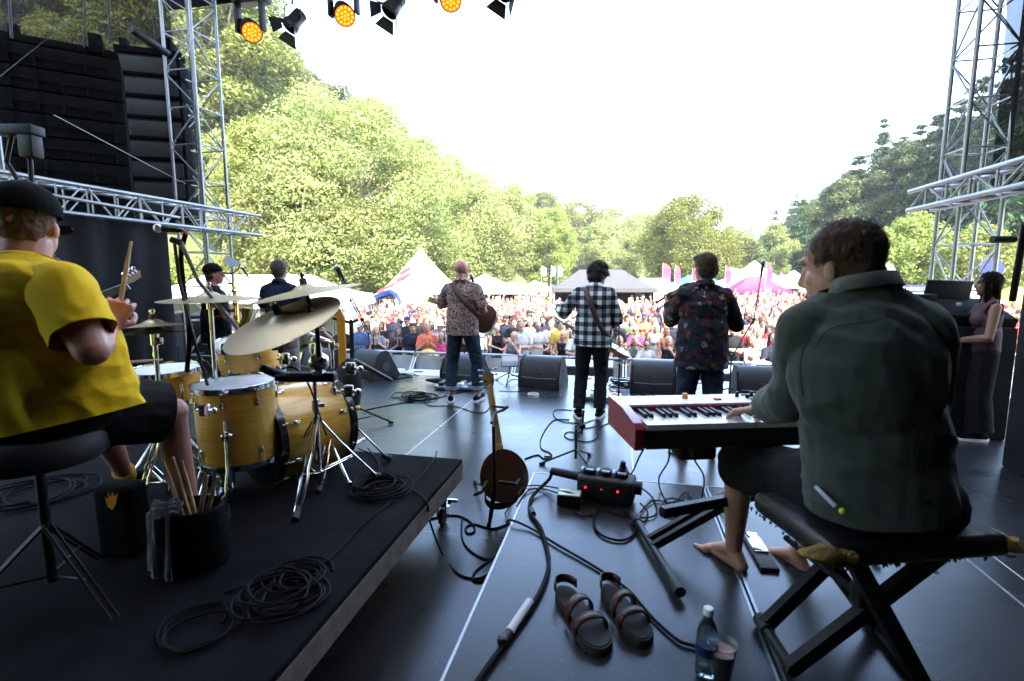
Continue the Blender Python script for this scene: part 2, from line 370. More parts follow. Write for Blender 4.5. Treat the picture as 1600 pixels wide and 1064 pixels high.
# ---- trusses
def lattice_truss(name, label, p0, p1, w, h, up, bay=.5, chord=.025, brace=.011, planar=False, M_=None):
    p0, p1 = Vector(p0), Vector(p1); ax = (p1 - p0); Ln = ax.length; ax.normalize(); u = Vector(up); u = (u - ax * u.dot(ax)).normalized(); s = ax.cross(u)
    t = thing(name, label, 'truss', p0); cs = [s * a * w / 2 + u * b * h / 2 for a, b in ((-1, -1), (1, -1), (1, 1), (-1, 1))]
    for c in cs: m = MB(); m.cyl(p0 + c, p1 + c, chord, seg=12); m.build('chord', M_ or M['alu'], t)
    n = max(1, round(Ln / bay)); st = Ln / n; m = MB()
    for f in range(4):
        a, b = cs[f], cs[(f + 1) % 4]
        for i in range(n):
            q0 = p0 + ax * (i * st + .02); q1 = p0 + ax * ((i + 1) * st - .02)
            x, y = (a, b) if (i + f) % 2 == 0 else (b, a)
            m.cyl(q0 + x, q1 + y, brace, seg=6)
            m.cyl(q0 + a, q0 + b, brace, seg=6)
    m.build('lattice', M_ or M['alu'], t); return t
lattice_truss('truss_tower', 'bright aluminium lattice tower rising beside the hanging loudspeaker columns', Vector((-4.92, 8.35, -1.3)), Vector((-4.92, 8.35, 9.5)), .5, .5, SF, bay=.55)
lattice_truss('truss_tower', 'thin aluminium lattice tower cut by the picture edge above the black camera bracket', Vector((-5.75, 5.55, -1.3)), Vector((-5.75, 5.55, 9.5)), .42, .42, SF, bay=.5)
TRt = Vector((5.40, 6.2, -1.3))
lattice_truss('truss_tower', 'grey aluminium lattice tower standing behind the seated keyboard player', TRt, TRt + Vector((0, 0, 10.8)), .42, .42, SF, bay=.55)
q0 = P(-60, 278, 2.44 - .12); a = Vector((-4.72, 4.2, 2.36)); b = Vector((-4.02, 8.1, 2.36))
lattice_truss('side_truss', 'horizontal aluminium truss holding up the black curtain behind the drummer', a, b, .29, .29, (0, 0, 1), bay=.3, chord=.022, brace=.009)
lattice_truss('side_truss', 'horizontal aluminium truss reaching out past the grey lattice tower', S(3.03, 3.6, 2.37), S(3.03, 6.25, 2.37), .22, .19, (0, 0, 1), bay=.33, chord=.024, brace=.011)
m = MB(); m.cyl(P(82, 306, d=5.0), P(280, 341, d=6.25), .02, seg=10); single('drape_pole', m, M['alu'], 'plain aluminium pole under the curtain truss', 'pole')
m = MB(); m.cyl(Vector((3.0, 0, 2.28)) + SF * 3.9 - Vector((0, .2, 0)) + SR * .3, S(4.9, 4.4, 2.2), .03); single('cross_pipe', m, M['blackmetal'], 'black horizontal pipe with a bright clamp running behind the woman', 'pipe')
# curtain with folds
def drape(name, label, a, b, z0, z1, mtr, amp=.05, n=120, waves=14, rows=14, cat='curtain', ph=0):
    a, b = Vector(a), Vector(b); d = (b - a); nrm = Vector((-d.y, d.x, 0)).normalized(); vs = []; fs = []
    for j in range(rows + 1):
        for i in range(n + 1):
            t = i / n; z = z0 + (z1 - z0) * j / rows
            o = math.sin(t * waves * 6.28 + ph + .5 * math.sin(t * 9 + j * .2)) * amp * (.6 + .5 * (1 - j / rows)) + mnoise.noise((t * 8, j * .25, 3)) * amp * .8
            vs.append(a + d * t + nrm * o + Vector((0, 0, z - a.z)))
    for j in range(rows):
        for i in range(n): fs.append((j * (n + 1) + i, j * (n + 1) + i + 1, (j + 1) * (n + 1) + i + 1, (j + 1) * (n + 1) + i))
    m = MB(); m.add(vs, fs); o = m.build(name, mtr, None, origin=((a + b) / 2).to_tuple()[:2] + (z0,)); tag(o, label, cat)
    md = o.modifiers.new('thick', 'SOLIDIFY'); md.thickness = .006; return o
M['grey_drape'] = mat('charcoal_stage_molton', (.022, .022, .024), .95, spec=.05, vary=(2, .2), bump=(90, .3, .004))
drape('stage_curtain', 'charcoal grey curtain hanging from the side truss beside the flight cases', (-4.75, 4.0, 0), (-4.24, 6.4, 0), .05, 2.25, M['grey_drape'], amp=.035, waves=6)
drape('stage_curtain', 'black cloth masking the stage wing behind the keyboard player', S(3.45, 1.0), S(3.45, 3.4), 0, 5.2, M['black_cloth'], amp=.05, waves=9)
# see-through scrim
def scrim_mat(name, open_, col):
    m = bpy.data.materials.new(name); m.use_nodes = True; nt = m.node_tree; nt.nodes.clear(); N = nt.nodes.new; L = nt.links.new
    o = N('ShaderNodeOutputMaterial'); mx = N('ShaderNodeMixShader'); t = N('ShaderNodeBsdfTransparent'); d = N('ShaderNodeBsdfDiffuse'); d.inputs[0].default_value = (*col, 1)
    n = N('ShaderNodeTexNoise'); n.inputs['Scale'].default_value = 1.2; tc = N('ShaderNodeTexCoord'); L(tc.outputs['Object'], n.inputs['Vector'])
    r = N('ShaderNodeMapRange'); r.inputs['To Min'].default_value = open_ - .06; r.inputs['To Max'].default_value = open_ + .06; L(n.outputs['Fac'], r.inputs['Value'])
    L(r.outputs[0], mx.inputs[0]); L(d.outputs[0], mx.inputs[1]); L(t.outputs[0], mx.inputs[2]); L(mx.outputs[0], o.inputs[0]); return m
M['scrim'] = scrim_mat('black_net_scrim', .36, (.03, .03, .035))
M['scrim_dense'] = scrim_mat('dense_black_net', .14, (.012, .012, .014))
drape('scrim_net', 'see-through black net stretched behind the hanging loudspeakers', (-8.6, 4.8, 0), (-5.80, 9.3, 0), 2.3, 9.5, M['scrim'], amp=.03, waves=4, cat='net')
m = MB(); n = 16; m.add([Vector((5.66 - .42 * j / n, 6.25, 2.5 + 6.5 * j / n)).lerp(Vector((4.9, 4.2, 2.5 + 6.5 * j / n)), i / n) + Vector((.10 * math.sin(i * .9 + j * .3), 0, 0)) for j in range(n + 1) for i in range(n + 1)], [(j * (n + 1) + i, j * (n + 1) + i + 1, (j + 1) * (n + 1) + i + 1, (j + 1) * (n + 1) + i) for j in range(n) for i in range(n)]); single('scrim_net', m, M['scrim_dense'], 'sagging black net hanging beside the grey lattice tower', 'net')
# ---- hanging line arrays
M['array'] = mat('black_loudspeaker_paint', (.004, .0045, .005), .85, spec=.05, vary=(7, .2), bump=(90, .3, .003))
M['grille'] = mat('speaker_grille', (.008, .009, .010), .7, bump=(500, .6, .003))
def line_array(label, top, X, n, w, h, dep, curve, back=False):
    X = Vector(X).normalized(); Yd = Vector((-X.y, X.x, 0)) * -1     # Yd points to the listener side we see
    t = thing('line_array_speaker', label, 'loudspeaker', top); z = Vector(top); ang = 0
    m = MB(); m.rbox(z + Vector((0, 0, .10)), (w * .96, dep * .5, .09), X=X, b=.01); m.rbox(z + Vector((0, 0, .17)) + X * w * .3, (.14, dep * .9, .22), X=X, b=.01); m.rbox(z + Vector((0, 0, .17)) - X * w * .36, (.1, .16, .2), X=X, b=.01); m.build('hanging_frame', M['array'], t)
    for i in range(n):
        ang += curve * (i / n); Z = Vector((0, 0, 1)) * math.cos(ang) - Yd * math.sin(ang); z = z - Z * (h / 2)
        m = MB(); m.rbox(z, (w, dep, h * .93), X=X, Z=Z, b=.012); o = m.build('cabinet', M['array'], t)
        Yl = Z.cross(X)
        if not back:
            m = MB(); m.rbox(z - Yl * (dep / 2 + .004), (w * .9, .012, h * .72), X=X, Z=Z, b=.004); m.build('grille', M['grille'], o)
        else:
            m = MB()
            for k in (-.4, -.2, 0, .2, .4): m.box(z - Yl * (dep / 2 + .01) + X * w * k, (.03, .03, h * .9), X=X, Z=Z)
            m.box(z - Yl * (dep / 2 + .022), (w * .85, .006, .03), X=X, Z=Z)
            m.build('rigging_bar', M['array'], o, smooth=False)
        z = z - Z * (h / 2)
    return t
line_array('column of eight black loudspeaker cabinets hanging next to the bright lattice tower', P(236, 96, d=8.4), (1, .3, 0), 8, .92, .31, .55, .03)
line_array('wide black loudspeaker column hanging behind the camera bracket and truss', P(98, 90, d=7.0), (1, .65, 0), 9, 1.22, .27, .6, .02, back=True)
for pts, lab in (([P(243, 78, d=8.4), P(243, 78, d=8.4) + Vector((0, 0, 3))], 'chain above the narrow loudspeaker column'), ([P(170, 70, d=7), P(172, -60, d=7)], 'chain above the wide loudspeaker column'), ([P(132, 75, d=7), P(132, -60, d=7)], 'steel chain lifting the wide loudspeaker column near its hoist')):
    m = MB(); m.cyl(*pts, .01, seg=6); single('hoist_chain', m, M['blackmetal'], 'dark steel ' + lab, 'chain')
m = MB(); m.cyl(P(205, 46, d=7.5), P(262, 85, d=8.1), .05, seg=10); single('cable_snake', m, M['blackmetal'], 'thick black cable sleeve reaching out over the narrow loudspeaker column', 'cable')
for pts, lab, r in (([P(0, 120, d=5.5), P(150, 0, d=8)], 'thin black guy line crossing above the loudspeakers', .004), ([P(84, 180, d=6.2), P(245, 265, d=6.2), P(290, 288, d=6.5)], 'thin pale wire crossing the dark loudspeakers', .003), ([P(18, 60, d=5.1), P(14, 0, d=5.1), P(0, -60, d=5.1)], 'black cable hanging down the lattice tower', .012)):
    m = MB(); m.tube(pts, r, 6); single('guy_wire', m, M['blackmetal'] if 'black' in lab else M['steel'], lab, 'wire')
# camera bracket upper left
c = P(28, 205, d=3.9)
t = thing('surveillance_camera', 'black bracket and clamp hanging over the cap of the drummer', 'bracket', c)
m = MB(); m.rbox(c, (.30, .12, .07), b=.01); m.rbox(c + Vector((.08, 0, -.11)), (.11, .10, .17), b=.015); m.build('housing', M['blackplastic'], t)
m = MB()
for dx in (-.05, .03): m.tube([c + Vector((dx, 0, -.04)), c + Vector((dx * 2.2, 0, -.22)), c + Vector((dx * 1.2 + .02, 0, -.36))], .016, 8)
m.rbox(c + Vector((.01, 0, -.38)), (.11, .09, .06), b=.01); m.build('yoke', M['blackmetal'], t)
# ---- lamps on the front truss
FT = P(388, 20, d=7.95); fz = 5.72
def ft(px):
    """point under the front truss at picture column px"""
    a = (px - 800) / 800; x0, y0 = FT.x, FT.y; k = -SR.y / SR.x
    for _ in range(20):
        yy = y0 - (a_x(px) - x0) * k if False else None
    # x = a*f', solve along the truss line x = x0 + s*SR.x, y = y0 + s*SR.y
    f = lambda s: (lambda x, y: 800 + 800 * x / (y * math.cos(PITCH) - (fz - CAMZ) * math.sin(PITCH)) - px)(x0 + s * SR.x, y0 + s * SR.y)
    lo, hi = -5, 12
    for _ in range(60):
        mid = (lo + hi) / 2
        if f(mid) < 0: lo = mid
        else: hi = mid
    return Vector((x0 + lo * SR.x, y0 + lo * SR.y, 0))
A0, A1 = ft(255), ft(1750)
lattice_truss('lighting_truss', 'dark lighting truss above the stage front carrying the lamps', A0 + Vector((0, 0, 6.05)), A1 + Vector((0, 0, 6.05)), .3, .3, (0, 0, 1), bay=.33, M_=M['blackmetal'])
M['amber'] = mat('lit_amber_lens', (.9, .3, .02), .3, emit=((1, .16, .003), .1))
M['amber2'] = mat('lit_amber_dot', (1, .6, .1), .3, emit=((1, .27, .02), .2))
def moving_head(label, px, py):
    b = ft(px); t = thing('moving_head_lamp', label, 'stage lamp', (b.x, b.y, 5.9)); base = Vector((b.x, b.y, 0))
    # lens centre from picture row
    y = b.y; r = (532 - py) / 800; zc = CAMZ + y * (math.sin(-PITCH) + r * math.cos(PITCH)) / (math.cos(PITCH) + r * math.sin(PITCH)); c = Vector((b.x, y, zc))
    top = c.z + .42
    m = MB(); m.rbox((c.x, c.y, top + .03), (.50, .34, .13), X=SR, b=.03); m.rbox((c.x, c.y, top + .11), (.38, .24, .06), X=SR, b=.02); m.build('base', M['blackplastic'], t)
    m = MB()
    for k in (-1, 1): m.rbox(c + SR * k * .20 + Vector((0, 0, .2)), (.05, .12, .46), X=SR, b=.02)
    m.rbox(c + Vector((0, 0, .40)), (.45, .10, .05), X=SR, b=.02); m.build('yoke', M['blackplastic'], t)
    d = (Vector((0, 0, CAMZ)) - c); d = (d.normalized() + Vector((.15, 0, -.35))).normalized()
    m = MB(); m.lathe([(.03, -.28), (.10, -.25), (.125, -.1), (.142, .02), (.145, .10), (.13, .105)], c, d, 28); hd = m.build('head', M['blackplastic'], t)
    m = MB(); m.lathe([(.001, .108), (.13, .106)], c, d, 28); m.m = 0; ln = m.build('lens', M['amber'], hd)
    m = MB(); u, v, w = frame(d)
    for rr, n in ((0, 1), (.047, 6), (.099, 12)):
        for k in range(n): q = 6.283 * k / n; m.ell(c + w * .108 + (u * math.cos(q) + v * math.sin(q)) * rr, .017, seg=8, rings=5)
    m.build('emitter', M['amber2'], hd)
    m = MB(); m.cyl(Vector((c.x, c.y, top + .1)), Vector((c.x, c.y, 5.98)), .03); m.build('clamp', M['blackmetal'], t)
    for q in (hd,): pass
    return t
moving_head('moving head lamp with glowing amber lens next to the lattice tower', 388, 48)
moving_head('moving head lamp with glowing amber lens between two barn door lamps', 535, 22)
moving_head('moving head lamp of which only the amber lens rim shows', 702, -2)
def par_can(label, px, py, k=1):
    b = ft(px); y = b.y; r = (532 - py) / 800; zc = CAMZ + y * (math.sin(-PITCH) + r * math.cos(PITCH)) / (math.cos(PITCH) + r * math.sin(PITCH)); c = Vector((b.x, y, zc))
    t = thing('barn_door_lamp', label, 'stage lamp', c); d = Vector((-.35, -.25, -.55)).normalized(); u, v, w = frame(d)
    m = MB(); m.lathe([(.04, -.20), (.095, -.18), (.10, 0), (.115, .02), (.115, .10), (.10, .10), (.09, .02), (.001, .0)], c, d, 20); m.build('can', M['blackmetal'], t)
    for a in range(4):
        q = 1.57 * a + .5; n = u * math.cos(q) + v * math.sin(q); s = w.cross(n); o = c + w * .11 + n * .11; out = (w * .75 + n * .66).normalized()
        m = MB(); m.add([o - s * .08, o + s * .08, o + out * .15 + s * .15, o + out * .15 - s * .15, o - s * .08 + n * .004, o + s * .08 + n * .004, o + out * .15 + s * .15 + n * .004, o + out * .15 - s * .15 + n * .004], [(0, 1, 2, 3), (7, 6, 5, 4), (0, 4, 5, 1), (1, 5, 6, 2), (2, 6, 7, 3), (3, 7, 4, 0)])
        m.build('barn_door', M['blackmetal'], t, smooth=False)
    m = MB(); m.tube([c + s_ for s_ in (SR * -.13, SR * -.13 + Vector((0, 0, .25)), SR * .13 + Vector((0, 0, .25)), SR * .13)], .008, 6); m.cyl(c + Vector((0, 0, .25)), (c.x, c.y, 5.95), .015); m.build('bracket', M['blackmetal'], t)
par_can('small black barn door lamp hanging just above the hillside treetops', 455, 36)
par_can('small black barn door lamp beside the second amber lamp', 612, 12)
par_can('barn door lamp with only one lower flap in view', 792, -16)
# ================================================================== trees
def leaf_mat(name, c1, c2, tr=.5, yellow=(.35, .40, .05)):
    m = bpy.data.materials.new(name); m.use_nodes = True; nt = m.node_tree; nt.nodes.clear(); N = nt.nodes.new; L = nt.links.new
    o = N('ShaderNodeOutputMaterial'); mx = N('ShaderNodeMixShader'); t = N('ShaderNodeBsdfTranslucent'); d = N('ShaderNodeBsdfPrincipled'); d.inputs['Roughness'].default_value = .55; d.inputs['Specular IOR Level'].default_value = .3
    g = N('ShaderNodeNewGeometry'); oi = N('ShaderNodeObjectInfo'); r = N('ShaderNodeMix'); r.data_type = 'RGBA'
    r.inputs['A'].default_value = (*c1, 1); r.inputs['B'].default_value = (*c2, 1); L(g.outputs['Random Per Island'], r.inputs['Factor'])
    h = N('ShaderNodeHueSaturation'); mr = N('ShaderNodeMapRange'); mr.inputs['To Min'].default_value = .72; mr.inputs['To Max'].default_value = 1.3; L(oi.outputs['Random'], mr.inputs['Value']); L(mr.outputs[0], h.inputs['Value'])
    mh = N('ShaderNodeMapRange'); mh.inputs['To Min'].default_value = .485; mh.inputs['To Max'].default_value = .52; L(oi.outputs['Random'], mh.inputs['Value']); L(mh.outputs[0], h.inputs['Hue'])
    L(r.outputs['Result'], h.inputs['Color']); L(h.outputs[0], d.inputs['Base Color']); L(h.outputs[0], t.inputs[0])
    mx.inputs[0].default_value = tr; L(d.outputs[0], mx.inputs[1]); L(t.outputs[0], mx.inputs[2]); L(mx.outputs[0], o.inputs[0]); return m
M['leaf'] = leaf_mat('broad_leaves', (.11, .14, .024), (.24, .265, .06), .4)
M['leaf_pale'] = leaf_mat('pale_willow_leaves', (.15, .18, .045), (.26, .285, .10), .38)
M['leaf_dark'] = leaf_mat('dark_leaves', (.045, .07, .02), (.105, .135, .04), .22)
M['needle'] = leaf_mat('spruce_needles', (.02, .045, .014), (.05, .09, .025), .2)
M['bark'] = mat('bark', (.12, .09, .065), .9, vary=(5, .4), bump=(16, .8, .03, (1, 1, .2)))
M['bark_pale'] = mat('pale_bark', (.26, .22, .17), .9, vary=(5, .35), bump=(16, .8, .03, (1, 1, .2)))
def leafcards(centers, norms, size, rs, asp=1.7, droop=0):
    """many small pointed leaf sprays, numpy"""
    n = len(centers); a = rs.normal(size=(n, 3)); a[:, 2] -= droop; a /= np.linalg.norm(a, axis=1)[:, None]
    nn = norms + rs.normal(size=(n, 3)) * .6; b = np.cross(a, nn); b /= (np.linalg.norm(b, axis=1)[:, None] + 1e-9)
    s = size * rs.uniform(.6, 1.4, n)[:, None]
    v = np.stack([centers - a * s * asp * .5, centers + b * s * .42, centers + a * s * asp * .5, centers - b * s * .42], 1).reshape(-1, 3)
    return v
def mesh_quads(name, v, mtr):
    n = len(v) // 4; me = bpy.data.meshes.new(name); me.vertices.add(n * 4); me.vertices.foreach_set('co', v.astype(np.float32).ravel())
    me.loops.add(n * 4); me.loops.foreach_set('vertex_index', np.arange(n * 4, dtype=np.int32)); me.polygons.add(n)
    me.polygons.foreach_set('loop_start', np.arange(0, n * 4, 4, dtype=np.int32)); me.polygons.foreach_set('loop_total', np.full(n, 4, dtype=np.int32))
    me.materials.append(mtr); me.update(); me.validate(); return me
def broad_tree(name, h, w, seed, leaf, bark, n=14000, size=.26, base=.28, clumps=34, lean=0, droop=0, shape=1.0, clump_r=.2):
    """tapered trunk with limbs reaching into separate leaf clumps"""
    rs = np.random.RandomState(seed); rr = random.Random(seed); m = MB()
    top = Vector((lean, 0, h * .8)); tr = [Vector((0, 0, -.3)), Vector((rr.uniform(-.2, .2), rr.uniform(-.2, .2), h * .25)), Vector((lean * .4 + rr.uniform(-.3, .3), rr.uniform(-.3, .3), h * .5)), top]
    tp = smoothpath(tr, 5); r0 = h * .022; m.tube(tp, [r0 * (1 - .85 * i / (len(tp) - 1)) + .01 for i in range(len(tp))], 8)
    cl = []
    for i in range(clumps):
        k = (i + .5) / clumps; zt = base + (1 - base) * k; prof = (math.sin(math.pi * min(1, (k * .86 + .13))) ** .6) * shape
        ang = i * 2.4 + rr.uniform(-.5, .5); rad = w / 2 * prof * rr.uniform(.35, .95)
        c = Vector((math.cos(ang) * rad + lean * k, math.sin(ang) * rad, h * min(zt, .95) - h * .03 * rr.random())); cr = w * clump_r * rr.uniform(.65, 1.25) * (.6 + .5 * prof)
        cl.append((c, cr)); j = min(len(tp) - 2, int(len(tp) * (.25 + .6 * k))); s = tp[j]
        mid = (s + c) / 2 + Vector((0, 0, -h * .02)); m.tube([s, mid, c], [r0 * .38, r0 * .22, r0 * .06], 5)
    vol = np.array([cr ** 2.2 for _, cr in cl]); cnt = (vol / vol.sum() * n).astype(int); C = []; Nn = []
    for (c, cr), k in zip(cl, cnt):
        d = rs.normal(size=(k, 3)); d /= np.linalg.norm(d, axis=1)[:, None]; rad = cr * rs.uniform(.35, 1.0, k) ** .5
        lump = 1 + .28 * np.sin(d[:, 0] * 5 + seed) * np.cos(d[:, 1] * 6 + c.x) + .15 * np.sin(d[:, 2] * 9)
        p = d * (rad * lump)[:, None]; p[:, 2] *= .72
        C.append(p + np.array(c)); Nn.append(d)
    v = leafcards(np.concatenate(C), np.concatenate(Nn), size, rs, droop=droop)
    tm = m.mesh(name + '_trunk', bark); cm = mesh_quads(name + '_crown', v, leaf); return tm, cm
def conifer(name, h, w, seed, leaf, bark, n=12000, size=.2):
    rs = np.random.RandomState(seed); rr = random.Random(seed); m = MB(); m.tube([(0, 0, -.3), (0, 0, h)], [h * .016, .02], 8); C = []; Nn = []; whorls = int(h * 1.5)
    tot = sum((1 - i / whorls) + .08 for i in range(whorls))
    for i in range(whorls):
        k = i / whorls; z = h * (.12 + .87 * k); L_ = w / 2 * (1 - k) ** .8 * rr.uniform(.55, 1.2) + .15; nb = 8; z += rr.uniform(-.25, .25)
        per = int(n * ((1 - k) + .08) / tot / nb)
        for b in range(nb):
            if rr.random() < .07: continue
            a = 6.283 * b / nb + i * .9 + rr.uniform(-.3, .3); L2 = L_ * rr.uniform(.5, 1.25); e = Vector((math.cos(a) * L2, math.sin(a) * L2, z - L2 * .38)); m.tube([(0, 0, z), e], [.035, .008], 4)
            t = rs.uniform(.12, 1.03, per); P0 = np.array([0, 0, z]); c = P0 + (np.array(e) - P0) * t[:, None]; sp = .13 + .22 * L2 * (1 - np.abs(t - .5))
            off = rs.normal(size=(per, 3)) * sp[:, None] * np.array([1, 1, .35]); off[:, 2] -= np.abs(off[:, 2]) * .8; C.append(c + off); Nn.append(np.tile([0, 0, 1.], (per, 1)))
    v = leafcards(np.concatenate(C), np.concatenate(Nn), size, rs, asp=2.2, droop=.6)
    return m.mesh(name + '_trunk', bark), mesh_quads(name + '_crown', v, leaf)
TREES = {
 'big': broad_tree('big', 13, 12, 3, M['leaf_pale'], M['bark_pale'], n=120000, size=.092, base=.2, clumps=60, droop=.35, clump_r=.15),
 'b1': broad_tree('b1', 12, 8, 11, M['leaf'], M['bark'], n=44000, size=.12, base=.2, clump_r=.17),
 'b2': broad_tree('b2', 14, 7.5, 12, M['leaf'], M['bark_pale'], n=44000, size=.12, base=.3, clumps=30, clump_r=.17),
 'b3': broad_tree('b3', 11, 9, 13, M['leaf_pale'], M['bark'], n=45000, size=.12, base=.15, clumps=40, clump_r=.16),
 'b4': broad_tree('b4', 13, 6.5, 14, M['leaf_dark'], M['bark'], n=38000, size=.12, base=.3, clumps=28, clump_r=.18),
 'oak': broad_tree('oak', 13.5, 12.5, 21, M['leaf'], M['bark'], n=80000, size=.13, base=.14, clumps=55, clump_r=.16),
 'maple': broad_tree('maple', 7.5, 6, 22, M['leaf'], M['bark'], n=20000, size=.14, base=.18, clumps=40, clump_r=.17),
 'birch': broad_tree('birch', 12, 5, 23, M['leaf_pale'], M['bark_pale'], n=13000, size=.16, base=.25, clumps=30, droop=1.2, clump_r=.2),
 'shrub': broad_tree('shrub', 3.6, 4.5, 24, M['leaf'], M['bark'], n=7000, size=.14, base=.02, clumps=22, clump_r=.22),
 'spruce': conifer('spruce', 17, 6.5, 31, M['needle'], M['bark'], n=20000, size=.17),
 'spruce2': conifer('spruce2', 14, 5, 32, M['needle'], M['bark'], n=16000, size=.17),
}
TN = {'big': 'broadleaf_tree', 'b1': 'broadleaf_tree', 'b2': 'broadleaf_tree', 'b3': 'broadleaf_tree', 'b4': 'broadleaf_tree', 'oak': 'oak_tree', 'maple': 'maple_tree', 'birch': 'birch_tree', 'shrub': 'bush', 'spruce': 'spruce_tree', 'spruce2': 'spruce_tree'}
def plant(kind, x, y, sc=1, rz=None, label=None, group=None, z=None, sz=None):
    tm, cm = TREES[kind]; o = link(bpy.data.objects.new(TN[kind], None)); o.location = (x, y, terrain(x, y) if z is None else z); o.rotation_euler.z = rnd.uniform(0, 6.28) if rz is None else rz; o.scale = (sc, sc, sz or sc)
    tag(o, label, 'bush' if kind == 'shrub' else 'tree', group)
    for nm, me in (('trunk', tm), ('crown', cm)): c = link(bpy.data.objects.new(nm, me)); c.parent = o
    return o
def tree_at(kind, px, top, d, h=None, label=None, rz=None, group=None, w=1):
    """tree d metres away whose top shows at picture row top"""
    q = P(px, top, d=d); g0 = terrain(q.x, q.y); H = q.z - g0; base_h = {'big': 13, 'b1': 12, 'b2': 14, 'b3': 11, 'b4': 13, 'oak': 13.5, 'maple': 7.5, 'birch': 12, 'shrub': 3.6, 'spruce': 17, 'spruce2': 14}[kind]
    s = H / base_h; return plant(kind, q.x, q.y, s * w, rz, label, group, sz=s)
# nearest ones, one by one
tree_at('big', 560, 160, 33, label='large pale feathery tree in full sun behind the star tent', rz=.4, w=1.15)
tree_at('b3', 470, 215, 31, label='pale rounded tree directly behind the man in the navy shirt', rz=2)
tree_at('b2', 400, 190, 33, label='tall leafy tree on the slope above the capped saxophone player', rz=1)
tree_at('b1', 655, 250, 46, label='round sunlit tree above the white star tent', rz=1.7)
tree_at('b3', 740, 285, 52, label='pale leafy tree behind the bald guitarist', rz=.7)
tree_at('birch', 800, 300, 58, label='slim pale birch right of the bald guitarist')
tree_at('b1', 860, 325, 62, label='bushy tree above the peak of the dark canopy tent')
tree_at('birch', 935, 345, 66, label='pale drooping birch above the curly haired guitarist')
tree_at('birch', 985, 365, 62, label='small pale birch between the canopy tent and the big oak')
tree_at('oak', 1078, 305, 52, label='big round oak with a dense crown standing above the feather flags', rz=.3, w=1.08)
tree_at('b4', 1170, 372, 60, label='darker green tree between the oak and the magenta tent')
tree_at('birch', 1215, 345, 62, label='pale drooping birch behind the white tent peaks')
tree_at('b4', 1190, 392, 50, label='low dark tree just behind the magenta tent')
tree_at('spruce2', 1256, 306, 66, label='lone narrow spruce rising above the keyboard player forehead')
tree_at('b4', 1318, 276, 50, label='tall grey-green tree behind the head of the keyboard player')
tree_at('maple', 1425, 338, 30, label='yellow-green maple left of the grey lattice tower', rz=1)
tree_at('maple', 1545, 352, 27, label='yellow-green maple showing through the grey lattice tower', rz=3)
tree_at('maple', 1375, 372, 38, label='yellow-green maple close behind the collar of the keyboard player', rz=2)
for i, (px, tp, d, w) in enumerate(((1345, 236, 52, 1), (1385, 225, 56, 1), (1405, 215, 50, 1), (1440, 190, 48, 1.05), (1470, 170, 44, 1), (1505, 150, 42, 1.1), (1540, 110, 40, 1), (1585, 80, 36, 1.1), (1640, 40, 34, 1), (1365, 262, 60, 1), (1620, 120, 42, 1), (1495, 195, 52, 1), (1428, 225, 60, 1))):
    lab = ['spruce at the low end of the dark conifer slope', 'spruce second up the dark conifer slope', 'narrow spruce third up the conifer slope', 'spruce in the middle of the dark conifer slope', 'dark spruce touching the lattice tower edge', 'dark spruce seen through the lattice tower', 'dark spruce between the lattice tower and the net', 'tall dark spruce seen through the black net', 'tallest dark spruce at the picture edge', 'small spruce behind the grey-green tree', 'spruce behind the black net beside the tallest one', 'spruce behind the lattice tower braces', 'far spruce in a gap of the conifer slope'][i]
    tree_at('spruce' if i % 2 else 'spruce2', px, tp, d, label=lab, w=w * 1.25)
for px, d, lab in ((40, 40, 'tree seen through the net above the wide loudspeaker column'), (120, 42, 'tree behind the net near the cable hoist'), (190, 44, 'tree behind the net between both loudspeaker columns'), (255, 44, 'tree behind the net above the narrow loudspeaker column'), (310, 46, 'tall tree directly behind the bright lattice tower')): tree_at('b2', px, -90, d, label=lab, w=1.2)
for px, tp, d, k, lab in ((352, -15, 50, 'b2', 'tall tree on the slope whose crown touches the first amber lamp'), (395, 48, 55, 'b1', 'leafy tree on the ridge under the first amber lamp'), (438, 92, 60, 'b3', 'pale tree on the ridge under the small barn door lamp'), (480, 106, 64, 'b4', 'dark green treetop standing out of the ridge line'), (520, 128, 68, 'b4', 'dark treetop with loose twigs on the ridge line'), (560, 150, 74, 'b1', 'green treetop on the ridge just above the large pale tree'), (610, 190, 80, 'b2', 'treetop on the falling ridge between two dark treetops'), (655, 212, 86, 'b4', 'dark pointed treetop halfway down the ridge line'), (700, 240, 92, 'b1', 'rounded treetop low on the falling ridge line'), (750, 268, 98, 'b3', 'pale treetop low on the falling ridge line'), (800, 285, 106, 'b1', 'small treetop where the ridge line flattens'), (850, 297, 114, 'b2', 'small far treetop on the flat part of the ridge'), (905, 312, 120, 'b1', 'far treetop above the curly haired guitarist'), (960, 322, 128, 'b3', 'far pale treetop beside the crown of the oak'), (1000, 330, 130, 'b1', 'last far treetop before the crown of the oak')):
    tree_at(k, px, tp, d, label=lab)
# forest on the hills
def forest(area, step, kinds, label, group, scl=(.8, 1.2), cond=None, cap=400):
    out = []; (x0, x1), (y0, y1) = area; y = y0
    while y < y1:
        x = x0
        while x < x1:
            a, b = x + rnd.uniform(-.4, .4) * step, y + rnd.uniform(-.4, .4) * step; x += step
            if cond(a, b): out.append((a, b))
        y += step * .9
    return out
def inview(x, y, z, m=90):
    f = y * math.cos(PITCH) - (z - 1.6) * math.sin(PITCH)
    if f < 4: return False
    u = 800 + 800 * x / f; w = 532 - 800 * (y * math.sin(PITCH) + (z - 1.6) * math.cos(PITCH)) / f; return -m < u < 1600 + m and w > -m
pts = forest(((-90, 110), (24, 225)), 5.6, None, None, None, cond=lambda x, y: 2 < sdist(x, y, FOOT) < 32 and inview(x, y, terrain(x, y) + 10))
pts = [p for p in pts if p[1] < 80 or rnd.random() < .62][:285]
